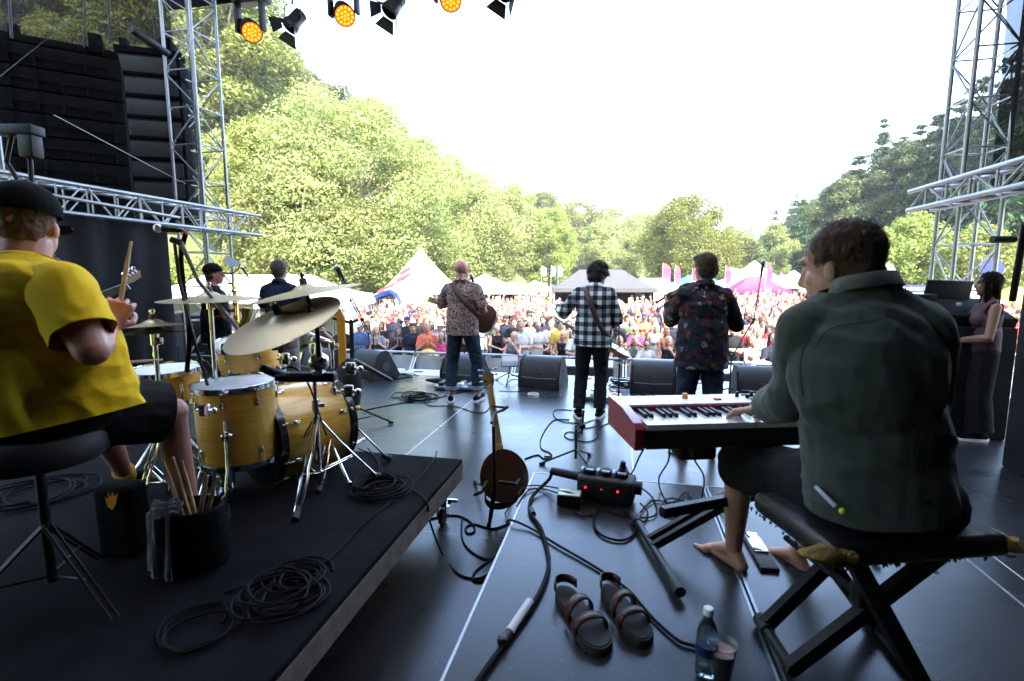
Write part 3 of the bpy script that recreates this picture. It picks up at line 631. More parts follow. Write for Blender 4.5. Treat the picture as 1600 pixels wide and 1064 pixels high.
kk = ['b1', 'b2', 'b3', 'b4', 'b1', 'b3', 'birch', 'b2', 'b1']
for (x, y) in pts:
    near = y < 62; k = rnd.choice(kk)
    lab = {'b1': 'green leafy tree', 'b2': 'tall green leafy tree', 'b3': 'pale rounded tree', 'b4': 'darker leafy tree', 'birch': 'slim pale birch'}[k] + (' within the steep sunlit wood beside the lattice tower' if near else ' in the distant part of the sunlit hillside wood')
    plant(k, x, y, rnd.uniform(.72, 1.02), label=lab, group=('trees of the steep near wood' if near else 'trees of the distant hillside wood'))
# foot of the near wood: bushes
for i in range(15):
    t = i / 14; x = -21.5 + t * 9.5 + rnd.uniform(-.6, .6); y = 30 + t * 36
    plant('shrub', x, y, rnd.uniform(.8, 1.15), label='rounded green bush along the foot of the sunlit wood', group='bushes at the foot of the wood')
ptr = forest(((26, 120), (28, 190)), 8.5, None, None, None, cond=lambda x, y: 5 < -sdist(x, y, FOOTR) < 34 and inview(x, y, terrain(x, y) + 10))[:70]
for (x, y) in ptr:
    k = rnd.choice(['spruce', 'spruce2', 'b4', 'spruce']); plant(k, x, y, rnd.uniform(.7, .95), label={'b4': 'dark broadleaf tree among the spruces of the shaded slope'}.get(k, 'dark spruce standing in the shaded conifer slope'), group='trees of the shaded slope')
# valley end
for i in range(26):
    x = 20 + i * 3.6 + rnd.uniform(-1.5, 1.5); y = 100 + rnd.uniform(-8, 14)
    plant(rnd.choice(['b1', 'b3', 'birch', 'b4']), x, y, rnd.uniform(.7, .95), label='leafy tree in the far tree row that closes the valley', group='far tree row')
# ================================================================== festival site: tents, flags, fences, barrier
def tent_roof(mb, c, ax, w, l, ze, zp, ridge=0.0, sag=.25, n=10, valance=.22):
    """pavilion roof: rises in a sagging curve to a peak (or a ridge of the given length)"""
    ax = Vector(ax).normalized(); ay = Vector((-ax.y, ax.x, 0)); c = Vector((c[0], c[1], 0)); rows = []
    for i in range(n + 1):
        t = i / n; k = (1 - t); z = ze + (zp - ze) * (t ** (1 + sag * 3)); ww, ll = w / 2 * k + ridge / 2 * t, l / 2 * k + .02; rows.append([c + ax * ww * a + ay * ll * b + Vector((0, 0, z)) for a, b in ((-1, -1), (0, -1), (1, -1), (1, 0), (1, 1), (0, 1), (-1, 1), (-1, 0))])
    vs = [v for r in rows for v in r]; fs = [(i * 8 + k, i * 8 + (k + 1) % 8, (i + 1) * 8 + (k + 1) % 8, (i + 1) * 8 + k) for i in range(n) for k in range(8)]
    mb.add(vs, fs)
    b = rows[0]; vs = b + [v - Vector((0, 0, valance)) for v in b]; mb.add(vs, [(k + 8, (k + 1) % 8 + 8, (k + 1) % 8, k) for k in range(8)])
def tent(name, label, px, d, w, l, ze, zp, roofm, ridge=0.0, sag=.25, yaw=0, walls=None, wallm=None, group=None, cat='tent'):
    q = P(px, 460, d=d); c = Vector((q.x, q.y, GZ)); ax = Vector((math.cos(yaw), math.sin(yaw), 0)); ay = Vector((-ax.y, ax.x, 0)); t = thing(name, label, cat, c, group)
    m = MB(); tent_roof(m, c, ax, w, l, GZ + ze, GZ + zp, ridge, sag); m.build('roof', roofm, t, angle=25)
    for a in (-1, 1):
        for b in (-1, 1):
            p = c + ax * a * w * .485 + ay * b * l * .485; m = MB(); m.cyl(p, p + Vector((0, 0, ze)), .03, seg=8); m.build('pole', M['alu'], t)
    if walls:
        m = MB()
        for s in walls: # back, left, right
            if s == 'b': m.box(c + ay * l * .47 + Vector((0, 0, ze / 2)), (w * .94, .02, ze), X=ax)
            if s == 'l': m.box(c - ax * w * .47 + Vector((0, 0, ze / 2)), (.02, l * .94, ze), X=ax)
            if s == 'r': m.box(c + ax * w * .47 + Vector((0, 0, ze / 2)), (.02, l * .94, ze), X=ax)
            if s == 'f': m.box(c - ay * l * .47 + Vector((0, 0, ze / 2)), (w * .94, .02, ze), X=ax)
        m.build('side_wall', wallm or roofm, t, smooth=False)
    return t, c, ax, ay
tent('marquee_tent', 'long white marquee roof behind the saxophone player and the navy shirt', 405, 22, 8.4, 5, 2.05, 2.92, M['white_tent'], ridge=4.5, sag=.15, walls='blr')
tent('marquee_tent', 'low white marquee end sloping down beside the metal fence', 500, 20, 3.2, 4, 1.95, 2.6, M['white_tent'], ridge=.3, sag=.3, walls='blr')
M['blue_cloth'] = mat('royal_blue_fabric', (.003, .014, .10), .6, vary=(2, .1)); M['red_cloth'] = mat('red_fabric', (.55, .03, .03), .6); M['paleblue'] = mat('pale_blue_fabric', (.45, .55, .72), .6)
M['orange'] = mat('orange_fabric', (.75, .3, .03), .6, vary=(2, .1)); M['teal'] = mat('teal_fabric', (.03, .28, .24), .6, vary=(2, .1)); M['purple'] = mat('violet_fabric', (.16, .05, .36), .6)
# star tent: one tall peak, sides swept to pegs
pk = P(657, 389, d=27); base = Vector((pk.x, pk.y, GZ)); t = thing('star_tent', 'white star shaped tent with red marks, blue arch edge and one tall pointed peak', 'tent', base)
arms = [math.radians(a) for a in (205, 275, 340, 50, 120)]; pts = [base + Vector((math.cos(a) * 5.0, math.sin(a) * 4.6, .05)) for a in arms]; m = MB(); n = 12; red = MB(); vs = []
for i in range(5):
    a, b = pts[i], pts[(i + 1) % 5]; g = []
    for r in range(n + 1):
        row = []; tt = r / n
        for c_ in range(9):
            s = c_ / 8; e = a.lerp(b, s); arch = math.sin(math.pi * s); e = e.lerp(base, .42 * arch) + Vector((0, 0, 2.05 * arch ** .8)); k = tt ** 1.0
            x = e.lerp(pk, k); x.z = e.z + (pk.z - e.z) * (tt ** 1.35); row.append(x)
        g.append(row)
    vv = [x for row in g for x in row]; m.add(vv, [(r * 9 + k, r * 9 + k + 1, (r + 1) * 9 + k + 1, (r + 1) * 9 + k) for r in range(n) for k in range(8)])
    e = MB(); e.tube([g[0][k] for k in range(9)], .05 if i != 0 else .16, 6, caps=True)
    e.build('edge_arch', M['blue_cloth'] if i == 0 else M['white_tent'], t)
    if i == 0: G0 = g
m.build('canopy', M['white_tent'], t, angle=60)
m = MB(); m.cyl(base, pk, .05); m.build('mast', M['alu'], t)
def on(g, r, c_): return g[int(r)][int(c_)] + (Vector((0, -.06, .03)))
for (r, c_, sx, sz, mt) in ((4.2, 2, .5, .34, 'red_cloth'), (5.2, 4, .42, .3, 'red_cloth'), (7.2, 3, .30, .26, 'red_cloth'), (3.2, 2, .42, .12, 'paleblue'), (8.8, 3, .3, .10, 'paleblue')):
    c0 = on(G0, r, c_); m = MB(); poly = [(math.cos(q) * sx * (1 + .35 * math.sin(3 * q)), math.sin(q) * sz * (1 + .3 * math.cos(2 * q))) for q in [k * .5236 for k in range(12)]]
    Xd = (G0[3][5] - G0[3][1]).normalized(); Yd = (G0[8][3] - G0[2][3]).normalized(); m.prism(poly, Xd, Yd, c0 - Xd.cross(Yd) * .0, .02); m.build('emblem', M[mt], t)
tent('party_tent', 'pale grey peaked tent behind the microphone of the bald guitarist', 758, 30, 5.4, 4.5, 2.1, 3.0, M['pale_tent'], sag=.2, walls='b', wallm=M['white_tent'])
tent('party_tent', 'small white tent beside the pale grey peaked tent', 800, 36, 2.6, 3, 1.9, 2.5, M['white_tent'], sag=.15)
tent('party_tent', 'small white tent deep in the site before the canopy tent', 836, 42, 2.6, 3, 1.9, 2.5, M['white_tent'], sag=.15)
t, c, ax, ay = tent('canopy_tent', 'large grey canopy tent with a dark open front behind the checked shirt', 938, 32, 6.0, 4.5, 2.15, 3.25, M['grey_tent'], ridge=2.6, sag=.05, yaw=-.06, walls='blr', wallm=M['inside_shade'])
tent('party_tent', 'white tent with a plain bright side wall adjoining the grey canopy tent', 1022, 35, 3.4, 4, 2.1, 2.7, M['white_tent'], ridge=1, walls='fblr')
tent('party_tent', 'teal tent roof with a white edge behind the violinist', 1088, 44, 5.0, 4, 2.0, 2.9, M['teal'], ridge=1.5, sag=.1)
tent('party_tent', 'small blue tent roof between the feather flags and the canopy tent', 1020, 46, 3, 3, 2.1, 2.7, M['blue_cloth'], sag=.1)
tent('pagoda_tent', 'white pointed pagoda tent behind the magenta counter wall', 1176, 40, 6.2, 6, 2.2, 4.05, M['white_tent'], sag=.35, walls='b')
t, c, ax, ay = tent('promo_tent', 'magenta tent with twin red peaks in front of the white pagoda tent', 1180, 36, 3.9, 2.2, 1.9, 2.85, M['pink'], ridge=1.2, sag=.1, walls='fblr')
m = MB()
for k, wd in ((-.9, .32), (.15, .5), (1.1, .26)): m.box(c + ax * k - ay * 1.06 + Vector((0, 0, 1.2)), (wd, .012, .07), X=ax)
m.build('lettering', M['white_paint'], t, smooth=False)
m = MB()
for k, w_ in ((-1.5, .2), (-1.2, .16)): m.box(c + ax * k - ay * 1.06 + Vector((0, 0, .9)), (w_, .012, .3), X=ax)
m.build('panel_mark', M['purple'], t, smooth=False)
tent('pagoda_tent', 'white pointed tent beside the tall purple flag', 1238, 40, 4.2, 4, 2.0, 3.3, M['white_tent'], sag=.25, walls='b')
tent('pagoda_tent', 'small grey tent peak between two white tents', 1218, 46, 3, 3, 2.0, 3.2, M['grey_tent'], sag=.2)
tent('pagoda_tent', 'white tent partly hidden by the face of the keyboard player', 1268, 38, 3, 3, 1.9, 2.7, M['white_tent'], sag=.2)
tent('promo_tent', 'blue edged awning with white lettering in front of the yellow-green maple', 1440, 24, 2.6, 2, 1.85, 2.1, M['white_tent'], ridge=1.6, sag=.05)
q = P(1425, 452, d=22.9); t = thing('banner', 'long blue banner with white lettering under the maple', 'banner', q)
m = MB(); m.box(q, (2.1, .03, .34), X=(1, -.15, 0)); m.build('cloth', M['blue_cloth'], t, smooth=False)
for i, k in enumerate((-.75, -.6, -.47, -.35, -.2, -.05, .08, .2, .33, .5, .62)): m = MB(); m.box(q + Vector((k, -.03 - k * .15, 0.0)), (.07 + .03 * (i % 3), .012, .1 + .04 * (i % 2)), X=(1, -.15, 0)); m.build('lettering', M['white_paint'], t, smooth=False)
tent('pagoda_tent', 'orange and white tent seen through the base of the grey lattice tower', 1478, 24, 2.8, 2.6, 1.75, 2.45, M['orange'], sag=.15, walls='b', wallm=M['white_tent'])
tent('pagoda_tent', 'white tent peak between the lattice tower and the oval flag', 1520, 22, 2.3, 2.4, 1.6, 2.5, M['white_tent'], sag=.2, walls='b', wallm=M['blue_cloth'])
tent('pagoda_tent', 'orange tent with a blue wall behind the shoulder of the woman', 1585, 22, 2.8, 2.6, 1.7, 2.5, M['orange'], sag=.15, walls='fb', wallm=M['blue_cloth'])
# feather and oval flags
def grad_mat(name, stops, zl, zh):
    m = mat(name, (.5, .5, .5), .6); nt = m.node_tree; N = nt.nodes.new; L = nt.links.new; tc = N('ShaderNodeTexCoord'); sp = N('ShaderNodeSeparateXYZ'); L(tc.outputs['Generated'], sp.inputs[0]); r = N('ShaderNodeValToRGB'); L(sp.outputs[2], r.inputs[0]); e = r.color_ramp.elements
    for i, (p_, c_) in enumerate(stops):
        x = e[i] if i < 2 else e.new(p_); x.position = p_; x.color = (*c_, 1)
    L(r.outputs[0], nt.nodes['Principled BSDF'].inputs['Base Color']); return m
M['flag_grad'] = grad_mat('orange_to_violet_flag', [(0, (.04, .12, .6)), (1, (.5, .07, .02)), (.3, (.1, .04, .3)), (.65, (.42, .02, .1))], 0, 1)
M['flag_pink'] = mat('pink_flag', (.40, .02, .10), .6, vary=(2, .15))
def flag(label, px, top, bot, d, wid, mtr, oval=False, lean=0):
    a = P(px, top, d=d); t = thing('feather_flag', label, 'flag', (a.x, a.y, GZ)); m = MB(); m.cyl((a.x, a.y, GZ), (a.x, a.y, a.z), .03, .012, 8); m.build('pole', M['grey_plastic'], t)
    b = P(px, bot, d=d); H = a.z - b.z; m = MB(); n = 12; pl = []
    for i in range(n + 1):
        k = i / n; w = wid * (math.sin(math.pi * k) ** .55 if oval else min(1, (1 - k) * 3.2) ** .5 * (.9 + .1 * k)); pl.append((w, b.z - GZ + H * k))
    poly = [(0.02, pl[0][1])] + pl + [(.02, pl[-1][1] + .01)]
    if oval: poly = [(-w * .5 + .3, z) for w, z in pl] + [(w * .5 + .3, z) for w, z in pl[::-1]][1:-1]
    m.prism(poly, (math.cos(.3), -math.sin(.3), 0), (0, 0, 1), (a.x + .02, a.y, GZ), .02); m.build('cloth', mtr, t); return t
for px, tp, bt, d, w, mt, lab in ((1036, 411, 448, 36, .55, 'flag_grad', 'tall orange to violet feather flag beside the white wall tent'), (1055, 414, 455, 36, .4, 'flag_grad', 'narrow orange feather flag second from the canopy tent'), (1082, 419, 440, 40, .5, 'flag_pink', 'pink feather flag next to the violin'), (1093, 417, 440, 40, .5, 'flag_pink', 'pink feather flag touching the hair of the violinist'), (1134, 415, 452, 36, .4, 'flag_grad', 'thin orange feather flag beside the teal square flag'), (1198, 409, 462, 30, .35, 'flag_grad', 'thin pink to blue feather flag in front of the magenta tent')):
    flag(lab, px, tp, bt, d, w, M[mt])
for px, lab in ((846, 'white feather flag at the far edge of the crowd by the small tents'), (861, 'white feather flag close to the peak of the canopy tent'), (872, 'white feather flag just behind the canopy tent eave')): flag(lab, px, 416, 432, 52, .5, M['white_tent'])
flag('teal square banner flag on a pole beside the violinist', 1140, 419, 437, 40, .9, M['paleblue'])
flag('pale blue oval flag peeking over the collar of the keyboard player', 1367, 411, 437, 20, .75, M['paleblue'], oval=True)
flag('large royal blue oval flag above the head of the woman', 1534, 404, 436, 18, .72, M['blue_cloth'], oval=True)
# metal site fence at far left of crowd
for i in range(7):
    c = P(546 + i * 0, 470, d=21) + Vector((i * .95 + .1, i * .25, 0)); c.z = GZ; t = thing('fence_panel', 'grey bar fence panel beside the star tent, %s' % ['nearest the marquee', 'second from the marquee', 'third from the marquee', 'fourth from the marquee', 'fifth from the marquee', 'just before the tent guy line', 'under the star tent arch'][i], 'fence', c, 'bar fence panels')
    m = MB(); m.tube([c + Vector((-.45, -.1, .05)), c + Vector((-.45, -.1, 1.9)), c + Vector((.45, .12, 1.9)), c + Vector((.45, .12, .05))], .02, 6); m.build('frame', M['steel'], t)
    m = MB()
    for k in range(1, 8): x = -.45 + .9 * k / 8; m.cyl(c + Vector((x, -.1 + .22 * k / 8, .1)), c + Vector((x, -.1 + .22 * k / 8, 1.88)), .006, seg=5)
    for z in (.7, 1.3): m.cyl(c + Vector((-.45, -.1, z)), c + Vector((.45, .12, z)), .006, seg=5)
    m.build('bars', M['steel'], t)
# crowd barrier, one metre sections along the pit
BV = 11.35; BZ = -.2
names_b = ['behind the white front boxes under the cymbals', 'behind the monitor nearest the yellow stand', 'where clapping fans lean', 'beside the yellow bag', 'behind the legs of the bald guitarist', 'behind the silver tablet', 'next to the low black stage block', 'behind the monitor before the curly haired guitarist', 'behind the legs of the curly haired guitarist', 'where a boy in a cap leans', 'where a blond woman rests her arms', 'behind the legs of the violinist', 'beside the white box top', 'behind the microphone stand of the violinist', 'behind the elbow of the keyboard player', 'hidden partly by the back of the keyboard player', 'behind the keyboard player', 'beyond the woman on stage', 'beside the arm of the woman on stage', 'at the picture edge']
for i in range(17):
    u = -6.6 + i * 1.22; c = S(u, BV, GZ); t = thing('crowd_barrier', 'steel crowd barrier section ' + names_b[i], 'barrier', c, 'pit barrier sections')
    m = MB(); m.tube([S(u - .59, BV, BZ), S(u + .59, BV, BZ)], .032, 10); m.build('top_rail', M['alu'], t)
    m = MB(); m.box(S(u, BV - .01, (GZ + BZ) / 2), (1.16, .008, BZ - GZ - .14), X=SR); m.build('panel', M['grey_plastic'], t, smooth=False)
    m = MB()
    for k in (-.58, 0, .58): m.cyl(S(u + k, BV - .03, GZ), S(u + k, BV - .03, BZ), .02, seg=8)
    for k in (-.58, .58): m.cyl(S(u + k, BV - .03, BZ - .1), S(u + k, BV - 1.0, GZ + .03), .018, seg=8)
    m.box(S(u, BV - .5, GZ + .012), (1.18, .98, .012), X=SR); m.build('frame', M['alu'], t)
# flat grey front boxes in the pit
for i, (u, w) in enumerate(((-4.6, 1.15), (-3.35, 1.15), (-2.1, 1.15), (-.85, 1.15), (.4, 1.15), (1.65, 1.15), (2.9, 1.15), (4.2, 1.15))):
    if i == 3: z = .0
    t = thing('pit_box', 'pale grey flat topped box in the pit, ' + ['left of the yellow clipped stand', 'behind the monitor with the round side', 'with dark hand holes under the yellow bag', 'below the low black stage block', 'behind the curly haired guitarist', 'behind the monitor beside the violinist', 'behind the violinist', 'behind the keyboard player'][i].replace('left of', 'close to'), 'box', S(u, 8.45, GZ), 'pale boxes in the pit')
    m = MB(); m.rbox(S(u, 8.5, -.72), (w, 1.15, 1.12), X=SR, b=.02); m.build('body', mat('pale_grey_paint', (.42, .43, .44), .5, vary=(5, .12)) if i == 0 else bpy.data.materials['pale_grey_paint'], t)
    for (a, b_) in ((-.3, .3), (.3, .3), (-.3, -.32), (.3, -.32)):
        m = MB(); m.rbox(S(u + a, 8.5 + b_, -.158), (.17, .1, .012), X=SR, b=.004); m.build('hand_hole', M['blackplastic'], t)
t = thing('stage_block', 'low black stage block with a pale worn top near the tablet', 'stage block', S(-.85, 9.2, GZ))
m = MB(); m.rbox(S(-.85, 9.7, -.66), (1.5, .8, 1.2), X=SR, b=.02); m.build('body', M['blackplastic'], t); m = MB(); m.box(S(-.85, 9.7, -.045), (1.46, .76, .02), X=SR); m.build('top', M['grey_plastic'], t, smooth=False)
t = thing('stage_block', 'black block with a white top where a crowd member sits beside the violinist', 'stage block', S(2.15, 9.2, GZ))
m = MB(); m.rbox(S(2.1, 9.6, -.66), (1.5, .8, 1.2), X=SR, b=.02); m.build('body', M['blackplastic'], t); m = MB(); m.box(S(2.1, 9.6, -.045), (1.5, .8, .025), X=SR); m.build('top', M['white_paint'], t, smooth=False)
# yellow bag on the barrier
c = P(668, 556, d=12.2); m = MB(); rs_ = random.Random(4)
m.ell(c, .28, .12, .17, 20, 12); m.v = [tuple(Vector(v) + Vector((mnoise.noise(Vector(v) * 9), mnoise.noise(Vector(v) * 9 + Vector((5, 5, 5))), mnoise.noise(Vector(v) * 9 + Vector((9, 1, 2))))) * .06) for v in m.v]
single('plastic_bag', m, mat('yellow_bag', (.75, .6, .12), .4, bump=(14, .6, .02)), 'crumpled pale yellow bag tied to the pit barrier', 'bag')
# ================================================================== people: one skin surface each, clothes as parts
def remesh(mb, voxel, it=4, fac=.5, name='m', mats=(), disp=None):
    me = mb.mesh('tmp', []); o = link(bpy.data.objects.new('tmp', me))
    r = o.modifiers.new('r', 'REMESH'); r.mode = 'VOXEL'; r.voxel_size = voxel; r.use_smooth_shade = True
    s = o.modifiers.new('s', 'SMOOTH'); s.factor = fac; s.iterations = it
    dg = bpy.context.evaluated_depsgraph_get(); out = bpy.data.meshes.new_from_object(o.evaluated_get(dg)); out.name = name
    bpy.data.objects.remove(o); bpy.data.meshes.remove(me); out.materials.clear()
    for m in mats: out.materials.append(m)
    if disp:
        n = len(out.vertices); co = np.empty(n * 3, np.float32); out.vertices.foreach_get('co', co); co = co.reshape(-1, 3)
        nr = np.empty(n * 3, np.float32); out.vertices.foreach_get('normal', nr); nr = nr.reshape(-1, 3)
        d = np.array([disp(Vector(c)) for c in co.tolist()], np.float32); co = co + nr * d[:, None]; out.vertices.foreach_set('co', co.ravel()); out.update()
    out.polygons.foreach_set('use_smooth', [True] * len(out.polygons)); return out
def cut(me, cuts):
    bm = bmesh.new(); bm.from_mesh(me)
    for ct in cuts:
        co, no, rad = ct[:3]; cy = ct[3] if len(ct) > 3 else 9; co = Vector(co); no = Vector(no).normalized(); fs = []
        for f in bm.faces:
            q = f.calc_center_median() - co
            if q.length < rad and (q - no * q.dot(no)).length < cy: fs.append(f)
        g = set(fs); [g.update(f.edges) for f in fs]; [g.update(f.verts) for f in fs]
        bmesh.ops.bisect_plane(bm, geom=list(g), plane_co=co, plane_no=no, clear_outer=True)
    left = set(bm.verts); isl = []
    while left:
        st = [left.pop()]; g = [st[0]]
        while st:
            for e in st.pop().link_edges:
                for w in e.verts:
                    if w in left: left.discard(w); st.append(w); g.append(w)
        isl.append(g)
    if len(isl) > 1:
        big = max(isl, key=len); bmesh.ops.delete(bm, geom=[w for g in isl if g is not big for w in g], context='VERTS')
    bm.to_mesh(me); bm.free(); return me
def wrinkle(amp, fq=7, st=(1, 1, 1.9), seed=0, tw=.55):
    o = Vector((seed, seed * .7, 1.3))
    def f(c):
        p = Vector((c.x * st[0], c.y * st[1], (c.z + c.x * tw + .05 * mnoise.noise(c * 5)) * st[2])) * fq + o; a = mnoise.noise(p); b = mnoise.noise(p * 2.3 + o)
        return amp * (1 - abs(a) * 2.4 + .35 * b)
    return f
def hand(mb, wr, d, n, thumb, curl=.5, s=1.0, spread=.10, r=.0085, gap=.021, fingers=None):
    """five separate fingers; d: pointing direction, n: palm normal, thumb: vector to the thumb side"""
    d = Vector(d).normalized(); n = Vector(n); n = (n - d * n.dot(d)).normalized(); t = Vector(thumb); t = (t - d * t.dot(d) - n * t.dot(n)).normalized(); wr = Vector(wr)
    mb.cap(wr - d * .015 * s, wr + d * .02 * s, .026 * s, .03 * s, side=t, flat=.72)
    L_ = [.072, .080, .074, .058]
    for i in range(4):
        off = (1.5 - i) * gap * s; k = wr + d * (.088 - abs(i - 1.2) * .004) * s + t * off; mb.cap(wr + d * .02 * s + t * off * .6, k, .014 * s, .0125 * s, side=t, flat=.85)
        cu = curl if fingers is None else fingers[i]; ang = 0; p = k; dd = (d + t * (1.5 - i) * spread).normalized()
        for sg, bend in ((.46, 1.1), (.30, 1.35), (.24, .9)):
            ang += cu * bend; v = (dd * math.cos(ang) + n * math.sin(ang)); q = p + v * L_[i] * sg * s; mb.cap(p, q, r * s, r * .9 * s, seg=8); p = q
    p = wr + d * .022 * s + t * .026 * s; v = (d * .55 + t * .75 + n * .35 * (1 + curl)).normalized(); q = p + v * .036 * s; mb.cap(wr + d * .012 * s + t * .012 * s, q, .015 * s, .0115 * s, seg=8)
    v2 = (d * .9 + t * (.45 - .6 * curl) + n * (.25 + .7 * curl)).normalized(); q2 = q + v2 * .03 * s; mb.cap(q, q2, .0108 * s, .010 * s, seg=8); q3 = q2 + (v2 + n * curl * .5 - t * curl * .3).normalized() * .026 * s; mb.cap(q2, q3, .010 * s, .0085 * s, seg=8)
def headp(mb, c, F, U, s=1.0, jaw=1.0, ears=True):
    F = Vector(F).normalized(); U = Vector(U); U = (U - F * U.dot(F)).normalized(); R = F.cross(U); ax = (R, F, U); c = Vector(c)
    mb.ell(c + U * .032 * s - F * .016 * s, .076 * s, .096 * s, .090 * s, axes=ax, seg=20, rings=14)
    mb.ell(c - U * .035 * s + F * .022 * s, .060 * s * jaw, .068 * s, .080 * s, axes=ax, seg=16, rings=12)
    mb.ell(c - U * .060 * s + F * .0 * s, .058 * s * jaw, .060 * s, .048 * s, axes=ax)
    mb.ell(c - U * .100 * s + F * .060 * s, .026 * s, .022 * s, .018 * s, axes=ax)
    mb.cap(c + F * .088 * s + U * .012 * s, c + F * .103 * s - U * .026 * s, .008 * s, .012 * s, seg=8)
    mb.ell(c + F * .094 * s - U * .034 * s, .016 * s, .011 * s, .009 * s, axes=ax, seg=8, rings=6)
    mb.cap(c + F * .078 * s + U * .034 * s - R * .034 * s, c + F * .078 * s + U * .034 * s + R * .034 * s, .012 * s, seg=8)
    mb.ell(c + F * .086 * s - U * .066 * s, .025 * s, .011 * s, .010 * s, axes=ax, seg=10, rings=6)
    for k in (-1, 1): mb.ell(c + F * .056 * s - U * .020 * s + R * k * .032 * s, .024 * s, .022 * s, .026 * s, axes=ax, seg=10, rings=8)
    if ears:
        for k in (-1, 1): mb.ell(c + R * k * .079 * s - F * .008 * s - U * .008 * s, .009 * s, .017 * s, .028 * s, axes=ax, seg=10, rings=8)
def bodyaxes(J):
    X = (J['shR'] - J['shL']).normalized(); Z = (J['neck'] - J['pelvis']).normalized(); X = (X - Z * X.dot(Z)).normalized(); return X, Z.cross(X), Z
def torso(mb, J, g=1.0, inf=0.0, s=1.0, belly=0, fem=False):
    X, Y, Z = bodyaxes(J); pe, nk = J['pelvis'], J['neck']; ax = (X, Y, Z); L = (nk - pe).length
    mid = J.get('waist', pe.lerp(nk, .38)); ch = J.get('chest', pe.lerp(nk, .70)); i = inf
    mb.ell(pe, .160 * g * s + i, .118 * g * s + i, .13 * s + i, axes=ax, seg=20, rings=12)
    mb.ell(mid + Y * belly * .5, (.132 if fem else .146) * g * s + i, .108 * g * s + i + belly, .17 * s + i, axes=ax, seg=20, rings=12)
    mb.ell(ch, .160 * g * s + i, .112 * g * s + i, .18 * s + i, axes=ax, seg=20, rings=12)
    shl, shr = J['shL'], J['shR']; r = .052 * s * (.5 + .5 * g) + i
    mb.cap(shl.lerp(nk, .12), shr.lerp(nk, .12), r, side=Y, flat=.92, seg=14)
    mb.cap(shl + (ch - shl) * .35, shr + (ch - shr) * .35, r * 1.25, seg=14)
    for sh in (shl, shr): mb.cap(nk + Z * .008, sh.lerp(nk, .25), .050 * s + i * .6, .047 * s + i * .9, seg=10)
    if fem:
        for k in (-1, 1): mb.ell(ch + X * k * .07 * s + Y * .085 * s - Z * .02, .06 * s + i, .055 * s + i, .06 * s + i, axes=ax)
def arm(mb, J, sd, inf=0, s=1.0, g=1.0, to='wr'):
    sh, el, wr = J['sh' + sd], J['el' + sd], J['wr' + sd]; a = g * s
    mb.cap(sh, el, .050 * a + inf, .039 * a + inf, seg=14); m = el.lerp(wr, .3); mb.cap(el, m, .038 * a + inf, .039 * a + inf, seg=12); mb.cap(m, wr, .038 * a + inf, .0255 * a + inf, side=J.get('wside'), flat=.88, seg=12)
def leg(mb, J, sd, inf=0, s=1.0, g=1.0):
    h, k, an = J['hip' + sd], J['kn' + sd], J['an' + sd]; a = g * s
    mb.cap(h, k, .086 * a + inf, .054 * a + inf, seg=16); d = (an - k); side = J.get('calf', Vector((0, -1, 0)))
    c = k + d * .28 + side * .012; mb.cap(k, c, .053 * a + inf, .054 * a + inf, seg=14); mb.cap(c, an, .054 * a + inf, .034 * a + inf, seg=14)
    mb.ell(k - side * .012, .052 * a + inf, seg=12, rings=8)
def foot(mb, an, td, s=1.0, toes=False):
    """bare foot from the ankle; td points to the toes on the ground"""
    td = Vector(td).normalized(); side = td.cross(Vector((0, 0, 1))).normalized(); gz = an.z - .075 * s; an = Vector(an)
    heel = Vector((an.x, an.y, gz + .028 * s)) - td * .045 * s; ball = Vector((an.x, an.y, gz + .022 * s)) + td * .12 * s
    mb.cap(an, heel, .034 * s, .028 * s); mb.cap(heel, ball, .028 * s, .024 * s, side=side, flat=.9); mb.cap(an + td * .01, ball + Vector((0, 0, .004)), .034 * s, .020 * s, side=side, flat=.9)
    mb.cap(ball - side * .026 * s, ball + side * .026 * s, .022 * s, .019 * s)
    if toes:
        for i in range(5):
            k = (i - 2) * .019 * s; L_ = [.058, .052, .046, .040, .032][i]; p = ball + side * k * (1 if toes > 0 else -1) - td * abs(i) * .004; q = p + td * L_ * s; q.z = gz + .011 * s; mb.cap(p, q, .011 * s, (.0125 if i == 0 else .0085) * s, seg=8)
def strands(me, n, length, w, flow, seed=0, spread=.35, keep=None, lift=.35):
    """short tapered locks rooted on a hair surface"""
    rs = random.Random(seed); polys = me.polygons; V = []; F_ = []
    for i in range(n):
        p = polys[rs.randrange(len(polys))]; c = p.center.copy()
        if keep and not keep(c): continue
        nn = p.normal; f = flow(c) if callable(flow) else Vector(flow); f = f - nn * f.dot(nn)
        if f.length < 1e-4: f = nn.orthogonal()
        f.normalize(); d = (f + nn * lift + Vector((rs.uniform(-1, 1), rs.uniform(-1, 1), rs.uniform(-1, 1))) * spread).normalized(); L_ = length * rs.uniform(.5, 1.3); s = d.cross(nn)
        s = s.normalized() * w * rs.uniform(.6, 1.4) if s.length > 1e-5 else Vector((w, 0, 0)); a = c - nn * .004; m = c + d * L_ * .5 + nn * .002; e = c + d * L_ - nn * L_ * .25; b = len(V); V += [a - s, a + s, m + s * .7, m - s * .7, e]; F_ += [(b, b + 1, b + 2, b + 3), (b + 3, b + 2, b + 4)]
    return V, F_
